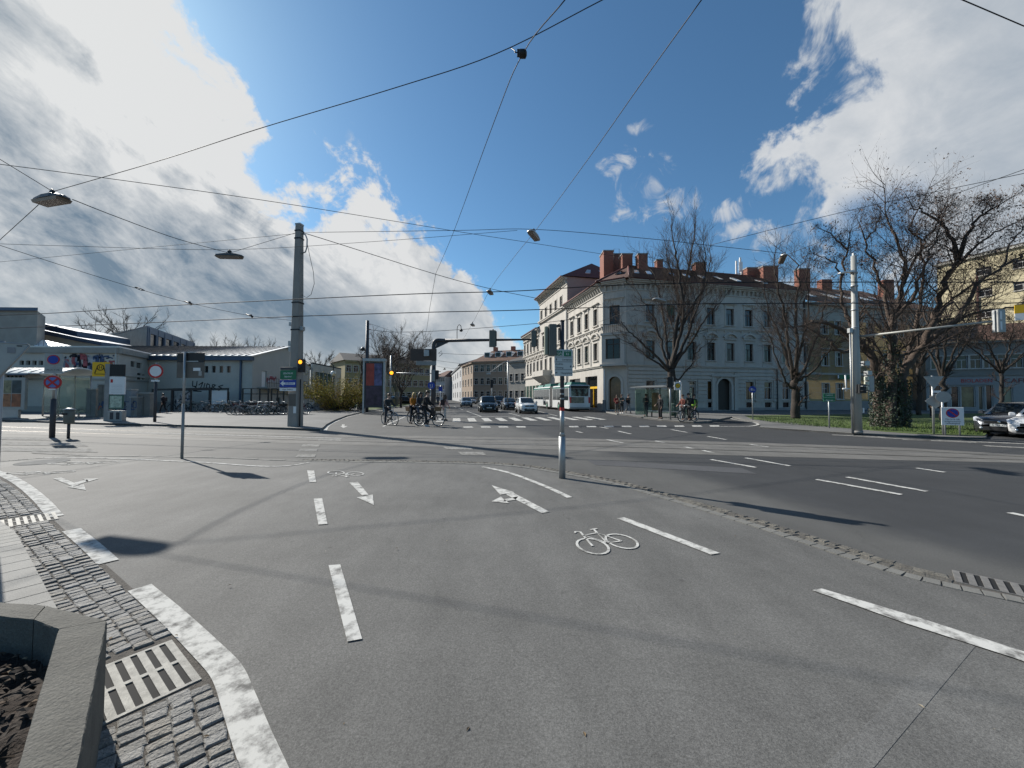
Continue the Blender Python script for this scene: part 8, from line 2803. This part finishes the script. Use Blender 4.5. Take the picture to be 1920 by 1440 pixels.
def on_bike(label_p, label_b, px0, py0, px1, py1, col, pose, h, **kw):
 """bike with its rear wheel foot at the first photo point and its front wheel foot at the second"""
 a, b = G(px0, py0), G(px1, py1)
 d = (b - a)
 rz = yaw(d)
 bk = make_bike(col, label_b, group='bicycles waiting at the crossing', basket=kw.pop('basket', False), crate=kw.pop('crate', False))
 bk.location, bk.rotation_euler = (a.x, a.y, .013 * 0), (0, 0, rz)
 p = a + Vector((math.cos(rz), math.sin(rz), 0)) * .26
 person(label_p, (p.x, p.y, 0), rz, pose, h, **kw)
 return bk
on_bike('child in dark clothes on a bicycle, farthest left of the cyclists', 'bicycle under the child, farthest left of the cyclists', 721, 796, 741, 797.8, 'silver', 'foot_down', 1.66, top=(.03, .032, .035), legs=(.035, .035, .04), hair=m_hair_br, pack=(.02, .02, .022), seed=1)
on_bike('woman with blond hair and orange jacket standing over her bicycle', 'bicycle with a wicker basket under the woman in orange', 769, 793.5, 785, 795, 'black', 'foot_down', 1.74, top=(.46, .17, .018), legs=(.02, .022, .028), hair=m_hair_b, long_hair=True, crate=True, seed=2)
on_bike('dark haired cyclist partly hidden behind the man in the black coat', 'bicycle partly hidden behind the big dark bicycle', 780, 794, 797, 795.5, 'silver', 'ride', 1.76, top=(.03, .03, .035), legs=(.05, .055, .075), long_hair=True, seed=3)
on_bike('man in a black coat riding the big dark bicycle with front basket', 'big dark bicycle with front basket, nearest of the cyclists', 787, 799, 825.5, 799.5, 'black', 'foot_down', 1.82, top=(.014, .014, .015), legs=(.018, .018, .02), basket=True, seed=4, shoes=(.45, .45, .45))
c = G(833, 789)
person('walking person in a pink coat with a dark backpack right of the cyclists', (c.x, c.y, 0), R(60), 'walk', 1.70, top=(.46, .30, .27), legs=(.40, .38, .35), hair=m_hair_br, long_hair=True, coat=True, pack=(.03, .02, .02), seed=5)
c = G(821, 763)
fb1 = copy_tree(protos['black'])
fb1['label'], fb1['group'] = 'small far bicycle coming up the cycle path', 'bicycles waiting at the crossing'
fb1.location, fb1.rotation_euler = (c.x, c.y, .0), (0, 0, R(-80))
person('far cyclist in dark clothes coming up the cycle path', (c.x + .05, c.y - .26, 0), R(-80), 'ride', 1.72, top=(.03, .03, .04), legs=(.03, .03, .04), seed=6)
c = G(306, 774.5, .1)
person('dark figure walking beside the bicycle pen with raised arm', (c.x, c.y, .1), R(170), 'walk', 1.62, top=(.018, .016, .02), legs=(.014, .014, .016), pack=(.03, .02, .025), arms='front', seed=7)
grp = 'people waiting at the bus stop'
for px, py, rz, pose, h, top, leg, lab, kw in [
 (1156.5, 774, -95, 'stand', 1.66, (.20, .03, .028), (.13, .12, .10), 'person in a red jacket, leftmost at the bus stop', dict(arms='phone', hair=m_hair_br)),
 (1165.5, 774.8, -80, 'stand', 1.74, (.10, .10, .085), (.03, .03, .03), 'tall person in a grey patterned jacket beside the red jacket', dict(arms='phone', shoes=(.5, .5, .48))),
 (1178, 775, -75, 'walk', 1.72, (.018, .02, .02), (.22, .22, .21), 'man in a black jacket and pale trousers walking past the shelter', dict()),
 (1211, 780.5, -100, 'stand', 1.72, (.02, .022, .028), (.045, .05, .065), 'person in a dark jacket and face mask before the shelter poster', dict(arms='phone', hair=m_hair_br)),
 (1238.5, 785.3, 195, 'stand', 1.66, (.016, .016, .018), (.014, .014, .016), 'woman in black turned left beside the pedestrian signal', dict(arms='front', coat=True, hair=m_hair_br)),
 (1281, 788.5, 195, 'hold_bike', 1.66, (.12, .028, .018), (.03, .03, .032), 'person in a rust red jacket standing with a bicycle', dict(hair=m_hair_br)),
 (1292, 788.3, 190, 'hold_bike', 1.76, (.035, .034, .028), (.026, .026, .03), 'person with a backpack beside the held bicycle', dict(pack=(.02, .02, .02))),
 (1302.5, 786.6, 185, 'stand', 1.70, (.05, .06, .03), (.05, .06, .09), 'person in a bright green vest, rightmost at the bus stop', dict(vest=(.30, .52, .05)))]:
 c = G(px, py, .11)
 person(lab, (c.x, c.y, .11), R(rz), pose, h, top=top, legs=leg, seed=int(px), group=grp, **kw)
a, b = G(1301, 790, .1), G(1280, 790.5, .1)
bk = make_bike('black', 'black bicycle held between the people at the bus stop', None)
bk.location, bk.rotation_euler = (a.x, a.y - .1, .106), (0, 0, yaw(b - a))
c = G(1746, 783, .1)
person('dark figure standing under the trees left of the shop', (c.x, c.y, .1), R(-60), 'stand', 1.7, top=(.015, .015, .016), legs=(.012, .012, .014), seed=77)
# ------------------------------------------------------------------ cars
m_cglass = glassy('car_glass', (.020, .026, .028), .04, .8)
m_headl = mat('headlamp', (.62, .64, .66), .12, .3, var=.1, spec=.8)
m_trimb = mat('car_trim', (.016, .016, .017), .5, var=.05)
m_chrome = mat('chrome', (.6, .6, .6), .15, .95, var=0)
m_plate = mat('number_plate', (.62, .62, .60), .5, var=0)
m_alloy = mat('alloy', (.36, .37, .38), .35, .8, var=.1)
def car(label, col, loc, rz, L=4.3, W=1.78, Hh=1.5, hood=.98, nose=.70, rough=.22, metal=.35, lamps='swept', boxy=0.0, name='parked_car', plate='G 482 LK', suv=False, cat='car'):
 """car along +x (front at +x), wheels on the ground"""
 m = mat('paint_%d_%d_%d' % tuple(int(c * 999) for c in col), col, rough, metal, var=.03, coat=.6)
 t = thing(name, label, cat, loc, rz)
 hw = W / 2
 gc = .20 if not suv else .26
 f = L / 2
 st = [(f, .34, .52, hw * .62), (f - .03, .24, nose - .02, hw * .74), (f - .16, gc, nose + .06, hw * .90), (f - .45, gc, lerp(nose, hood, .55) + .04, hw * .98), (f - .85, gc, hood - .03, hw),
          (f - 1.30, gc, hood + .02, hw), (0.1, gc, hood + .03, hw), (-f + 1.1, gc, hood + .05, hw), (-f + .35, gc, hood + .05, hw * .97), (-f + .08, .26, hood - .02, hw * .88), (-f, .36, hood - .18, hw * .78)]
 vs, n = [], 9
 for x, z0, z1, w in st:
  mid = lerp(z0, z1, .55)
  vs += [(x, -w * .80, z0), (x, -w * .97, z0 + .10), (x, -w, mid), (x, -w * .985, z1 - .10), (x, -w * .90, z1 - .015), (x, 0, z1 + .03), (x, w * .90, z1 - .015), (x, w * .985, z1 - .10), (x, w, mid), (x, w * .97, z0 + .10), (x, w * .80, z0)]
 n = 11
 fs = [(i * n + j, i * n + (j + 1) % n, (i + 1) * n + (j + 1) % n, (i + 1) * n + j) for i in range(len(st) - 1) for j in range(n)]
 fs += [tuple(range(n)), tuple(range(len(st) * n - 1, (len(st) - 1) * n - 1, -1))]
 body = MB()
 body.add(vs, fs, 0, True)
 xa, xb, xc, xd = f - 1.18, f - 1.95 + boxy * .25, -f + .95 - boxy * .5, -f + .22
 zb = hood + .01
 wr, wb = hw * .74, hw * .92
 cab = [(xa, zb, wb, zb, wb * .86), (xb, zb, wb, Hh - .05, wr), (lerp(xb, xc, .5), zb, wb, Hh, wr), (xc, zb, wb, Hh - .05, wr), (xd, zb, wb, zb + .04, wb * .9)]
 rv = []
 for x, z0, w0, z1, w1 in cab:
  rv += [(x, -w0, z0), (x, -w1 - .02, z1 - .07 if z1 > z0 + .2 else z1), (x, -w1 * .86, z1), (x, 0, z1 + .025), (x, w1 * .86, z1), (x, w1 + .02, z1 - .07 if z1 > z0 + .2 else z1), (x, w0, z0)]
 k = 7
 body.add(rv, [(i * k + j, i * k + j + 1, (i + 1) * k + j + 1, (i + 1) * k + j) for i in range(4) for j in range(6)], 0, True)
 o = body.build('body', m, t)
 def gl(pts, name='window', off=.006):
  c = sum((Vector(p) for p in pts), Vector()) / 4
  nrm = (Vector(pts[1]) - Vector(pts[0])).cross(Vector(pts[3]) - Vector(pts[0])).normalized()
  if nrm.dot(c - Vector((0, 0, .7))) < 0:
   nrm = -nrm
  q = [c + (Vector(p) - c) + nrm * off for p in pts]
  MB().plate(q, nrm * .008).build(name, m_cglass, t)
 pt = lambda i, j: Vector(rv[i * k + j])
 in_ = lambda a, b, u: a.lerp(b, u)
 ws = [in_(pt(0, 1), pt(1, 2), .10), in_(pt(0, 5), pt(1, 4), .10), in_(pt(0, 5), pt(1, 4), .95), in_(pt(0, 1), pt(1, 2), .95)]
 ws[0].y, ws[1].y = -wb * .80, wb * .80
 gl(ws, 'windscreen', .03)
 rw = [in_(pt(4, 1), pt(3, 2), .25), in_(pt(4, 5), pt(3, 4), .25), in_(pt(4, 5), pt(3, 4), .92), in_(pt(4, 1), pt(3, 2), .92)]
 gl(rw, 'rear_window', .03)
 for s, (j0, j1) in ((-1, (0, 1)), (1, (6, 5))):
  lo = lambda u, i0, i1: in_(pt(i0, j0), pt(i1, j0), u)
  hi = lambda u, i0, i1: in_(pt(i0, j1), pt(i1, j1), u)
  def quad(u0, i0, i1, u1, i2, i3, v0=.10, v1=.92):
   a_, b_ = lo(u0, i0, i1), lo(u1, i2, i3)
   c_, d_ = hi(u1, i2, i3), hi(u0, i0, i1)
   return [in_(a_, d_, v0), in_(b_, c_, v0), in_(b_, c_, v1), in_(a_, d_, v1)]
  gl(quad(.45, 0, 1, .55, 1, 2), 'side_window', .012)
  gl(quad(.62, 1, 2, .55, 2, 3), 'side_window', .012)
  gl(quad(.62, 2, 3, .30, 3, 4), 'side_window', .012)
  mr = MB()
  mr.cbox((xa - .42, s * (hw + .10) - .09, zb + .02), (xa - .26, s * (hw + .10) + .09, zb + .16), .03)
  mr.box((xa - .36, min(s * hw * .95, s * (hw + .05)), zb + .04), (xa - .30, max(s * hw * .95, s * (hw + .05)), zb + .08))
  mr.build('mirror', m, t)
  for x in (f - .84, -f + .80):
   ar = MB()
   ar.lathe([(.385, 0), (.385, .012)], (x, s * (hw + .002) - (0 if s > 0 else .012), .36), 22, axis='Y', sm=False)
   ar.build('wheel_arch', m_trimb, t)
   wd = MB()
   y0 = s * (hw - .19)
   wd.lathe([(.30, y0), (.335, y0 + s * .03), (.335, y0 + s * .19), (.31, y0 + s * .215)], (x, 0, .335), 22, axis='Y')
   w_ = wd.build('wheel', m_tyre, t)
   al = MB()
   ya = y0 + s * .205
   for q in range(5):
    a = 2 * math.pi * q / 5 + .3
    al.plate([(x + .05 * math.cos(a + 1.2), ya, .335 + .05 * math.sin(a + 1.2)), (x + .23 * math.cos(a + .22), ya, .335 + .23 * math.sin(a + .22)), (x + .23 * math.cos(a - .22), ya, .335 + .23 * math.sin(a - .22)), (x + .05 * math.cos(a - 1.2), ya, .335 + .05 * math.sin(a - 1.2))], (0, s * .02, 0))
   al.torus((x, ya + s * .008, .335), .235, .018, 20, 4)
   al.build('rim', m_alloy, w_)
 for s in (-1, 1):
  hl = MB()
  if lamps == 'round':
   hl.lathe([(.10, f - .16), (.10, f - .04)], (0, s * hw * .62, nose - .12), 14, axis='X')
   hl.plate([(f - .28, s * hw * .55, nose + .11), (f - .52, s * hw * .86, nose + .21), (f - .48, s * hw * .90, nose + .15), (f - .24, s * hw * .62, nose + .06)], (.03, 0, .03))
  else:
   hl.plate([(f - .05, s * hw * .52, nose - .10), (f - .11, s * hw * .86, nose - .05), (f - .42, s * hw * .99, nose + .10), (f - .36, s * hw * .86, nose + .14), (f - .10, s * hw * .56, nose + .02)], (.035, s * .012, .012))
  hl.build('headlight', m_headl, t)
  fg_ = MB()
  fg_.lathe([(.055, f - .03), (.055, f + .012)], (0, s * hw * .60, .36), 10, axis='X')
  fg_.build('fog_lamp', m_headl, t)
  tl = MB()
  tl.box((-f + .02, min(s * hw * .66, s * hw * .92), hood - .16), (-f + .14, max(s * hw * .66, s * hw * .92), hood + .02))
  tl.build('tail_light', m_red, t)
 MB().box((f - .06, -hw * .48, nose - .13), (f + .012, hw * .48, nose - .02)).build('grille', m_trimb, t)
 MB().box((f - .05, -hw * .60, .26), (f + .008, hw * .60, .44)).build('air_intake', m_trimb, t)
 MB().lathe([(.06, f + .012), (.05, f + .022)], (0, 0, nose - .07), 12, axis='X').build('badge', m_chrome, t)
 p = MB().box((f + .010, -.26, .445), (f + .024, .26, .555)).build('number_plate', m_plate, t)
 text(plate, .10, 'lettering', m_ink, p, (f + .026, 0, .50), R(90), align='CENTER', depth=.001)
 wp = MB()
 for y0, y1 in ((-.55, -.05), (.05, .55)):
  a_, b_ = Vector((xa - .02, y0, zb + .075)), Vector((xa - .10, y1, zb + .125))
  wp.tube([a_, b_], .012, 4)
 wp.build('wipers', m_trimb, t)
 sk = MB()
 sk.box((-f + .25, -hw * .9, .16), (f - .25, hw * .9, gc + .06))
 sk.build('underbody', m_trimb, t)
 return t
def place_car(px, py, head, **kw):
 c = G(px, py)
 L = kw.get('L', 4.3)
 u = Vector(head).normalized()
 p = c - u * (L / 2)
 return car(loc=(p.x, p.y, 0), rz=yaw(u), **kw)
place_car(993, 776, (.14, -1, 0), label='white small crossover with round headlights, nearest waiting at the crossing', col=(.62, .62, .60), L=4.1, W=1.76, Hh=1.57, hood=1.0, nose=.82, lamps='round', rough=.25, metal=0, suv=True, name='waiting_car', plate='G 731 HT')
place_car(917.5, 773.6, (.13, -1, 0), label='dark grey people carrier waiting in the left lane at the stop line', col=(.035, .042, .045), L=4.7, W=1.9, Hh=1.68, hood=1.04, nose=.76, boxy=.6, name='waiting_car', plate='GU 58 PK')
place_car(959, 769.2, (.13, -1, 0), label='dark saloon half hidden left of the white crossover', col=(.04, .04, .042), L=4.5, W=1.8, Hh=1.46, hood=.96, nose=.70, name='waiting_car', plate='G 204 BM')
place_car(938.5, 764.4, (.13, -1, 0), label='dark off roader behind the grey people carrier', col=(.03, .034, .038), L=4.6, W=1.88, Hh=1.72, hood=1.10, nose=.82, boxy=.6, suv=True, name='waiting_car', plate='WZ 93 A')
place_car(875, 763.4, (.16, -1, 0), label='grey blue hatchback in the far left lane behind the stop line', col=(.16, .19, .21), L=4.1, W=1.76, Hh=1.5, hood=.96, nose=.72, name='waiting_car', plate='G 617 DS')
place_car(886, 757.5, (.16, -1, 0), label='pale car farthest back, half hidden behind the grey blue hatchback', col=(.5, .5, .5), L=4.3, W=1.78, Hh=1.5, name='waiting_car', plate='G 115 CE')
c = G(1878, 819)
car('dark grey hatchback driving in from the right edge', (.075, .08, .09), (c.x + 1.95, c.y + .85, 0), R(-158), L=4.3, W=1.80, Hh=1.50, hood=.94, nose=.70, name='driving_car', plate='G 926 XT', rough=.2, metal=.6)
c = G(1946, 825)
car('white car cut off by the right edge', (.66, .66, .66), (c.x + 1.9, c.y + .9, 0), R(-155), L=4.2, W=1.78, Hh=1.45, hood=.90, nose=.66, name='driving_car', plate='G 350 RW', rough=.25, metal=0)
for px, d, lab, col, rz in ((716, 80, 'silver car parked behind the advertising column', (.5, .52, .55), 10), (762, 72, 'dark car parked in front of the ochre house', (.03, .03, .03), 8), (746, 77, 'white car parked by the fence in front of the ochre house', (.6, .6, .6), 9)):
 c = P(px, 743, d)
 car(lab, col, (c.x, c.y, .1), R(rz), name='parked_car', plate='G 771 UL')
# ------------------------------------------------------------------ articulated bus
D0 = 44.0
rear = P(1087.5, 743, D0)
u = Vector((-.17, .985, 0)).normalized()
bus = thing('articulated_bus', 'white articulated city bus with green roof seen from behind beside the corner building', 'bus', (rear.x, rear.y, 0), yaw(u))
m_busw = mat('bus_white', (.62, .62, .60), .3, var=.03, coat=.4)
m_busg = mat('bus_green', (.015, .13, .10), .45, var=.06)
m_bell = mat('bellows', (.10, .10, .095), .85, var=.2, scale=6)
HW, HB = 1.24, 3.02
def bus_box(x0, x1, name, parent):
 mb = MB()
 e = .10
 for_ = [(-HW, .32), (-HW, HB - .22), (-HW + .14, HB - .04), (0, HB), (HW - .14, HB - .04), (HW, HB - .22), (HW, .32)]
 vs = [(x0, y, z) for y, z in for_] + [(x1, y, z) for y, z in for_]
 mb.add(vs, [tuple(range(6, -1, -1)), tuple(range(7, 14))] + [(i, (i + 1) % 7, 7 + (i + 1) % 7, 7 + i) for i in range(7)])
 return mb.build(name, m_busw, parent)
b1 = bus_box(.15, 6.9, 'rear_section', bus)
b2 = bus_box(8.3, 17.6, 'front_section', bus)
rr = MB()
rr.hexa([(0, -HW + .06, .42), (.15, -HW, .34), (.15, HW, .34), (0, HW - .06, .42)], [(.10, -HW + .12, HB - .12), (.15, -HW + .1, HB - .06), (.15, HW - .1, HB - .06), (.10, HW - .12, HB - .12)])
rr.build('rear_panel', m_busw, bus)
for i in range(7):
 x = 6.92 + i * .195
 MB().box((x, -HW + .06 + .03 * (i % 2), .4), (x + .19, HW - .06 - .03 * (i % 2), HB - .06 - .03 * (i % 2))).build('bellows_fold', m_bell, bus)
for s in (-1, 1):
 y0 = s * HW
 for x0, x1 in ((.35, 1.9), (2.0, 3.3), (3.4, 5.0), (5.1, 6.7), (8.5, 10.1), (10.2, 11.6), (11.7, 13.3), (13.4, 15.0), (15.1, 17.4)):
  door = (x0, x1) in ((2.0, 3.3), (10.2, 11.6))
  z0 = .5 if door else 1.25
  MB().box((x0, min(y0, y0 + s * .012), z0), (x1, max(y0, y0 + s * .012), 2.62)).build('door' if door else 'side_window', m_cglass, bus)
 for x in (1.6 if False else 4.1, 9.6, 15.8):
  w = MB()
  w.lathe([(.42, s * (HW - .24)), (.47, s * (HW - .2)), (.47, s * (HW + .004)), (.44, s * (HW + .02))], (x, 0, .47), 20, axis='Y')
  w_ = w.build('wheel', m_tyre, bus)
  MB().lathe([(.27, s * (HW + .012)), (.12, s * (HW + .045))], (x, 0, .47), 16, axis='Y').build('rim', mat('bus_hub', (.08, .26, .17), .5), w_)
  ar = MB()
  ar.lathe([(.56, s * (HW - .01)), (.56, s * (HW + .003))], (x, 0, .47), 22, axis='Y', sm=False)
  ar.build('wheel_arch', m_trimb, bus)
for x0, x1, h in ((.3, 2.2, .30), (2.6, 5.6, .34), (9.0, 12.4, .36), (13.0, 16.2, .28)):
 mb = MB()
 mb.hexa([(x0, -.95, HB - .02), (x1, -.95, HB - .02), (x1, .95, HB - .02), (x0, .95, HB - .02)], [(x0 + .25, -.8, HB + h), (x1 - .2, -.8, HB + h), (x1 - .2, .8, HB + h), (x0 + .25, .8, HB + h)])
 mb.build('roof_unit', m_busg, bus)
for x0, x1 in ((.12, 6.9), (8.3, 17.62)):
 MB().box((x0, -HW - .01, HB - .36), (x1, HW + .01, HB - .19)).build('roof_stripe', m_busg, bus)
rw = MB()
rw.plate([(.055, -.98, 1.72), (.055, .98, 1.72), (.08, 1.02, 2.55), (.08, -1.02, 2.55)], (-.02, 0, 0))
rw.build('rear_window', m_cglass, bus)
MB().box((.045, -1.05, 2.58), (.11, 1.05, 2.90)).build('line_display', m_black, bus)
MB().box((.012, -.50, .95), (.03, 1.05, 1.62)).build('advert', mat('bus_advert', (.20, .185, .13), .5, var=.7, scale=5), bus)
for s in (-1, 1):
 MB().box((.006, min(s * 1.0, s * 1.17), .95), (.05, max(s * 1.0, s * 1.17), 1.62)).build('tail_light', m_red, bus)
p = MB().box((-.005, -.35, .66), (.02, .35, .78)).build('number_plate', m_plate, bus)
MB().box((-.02, -HW + .1, .36), (.02, HW - .1, .52)).build('bumper', m_signback, bus)
MB().box((.2, -HW + .12, .2), (17.4, HW - .12, .34)).build('underbody', m_trimb, bus)
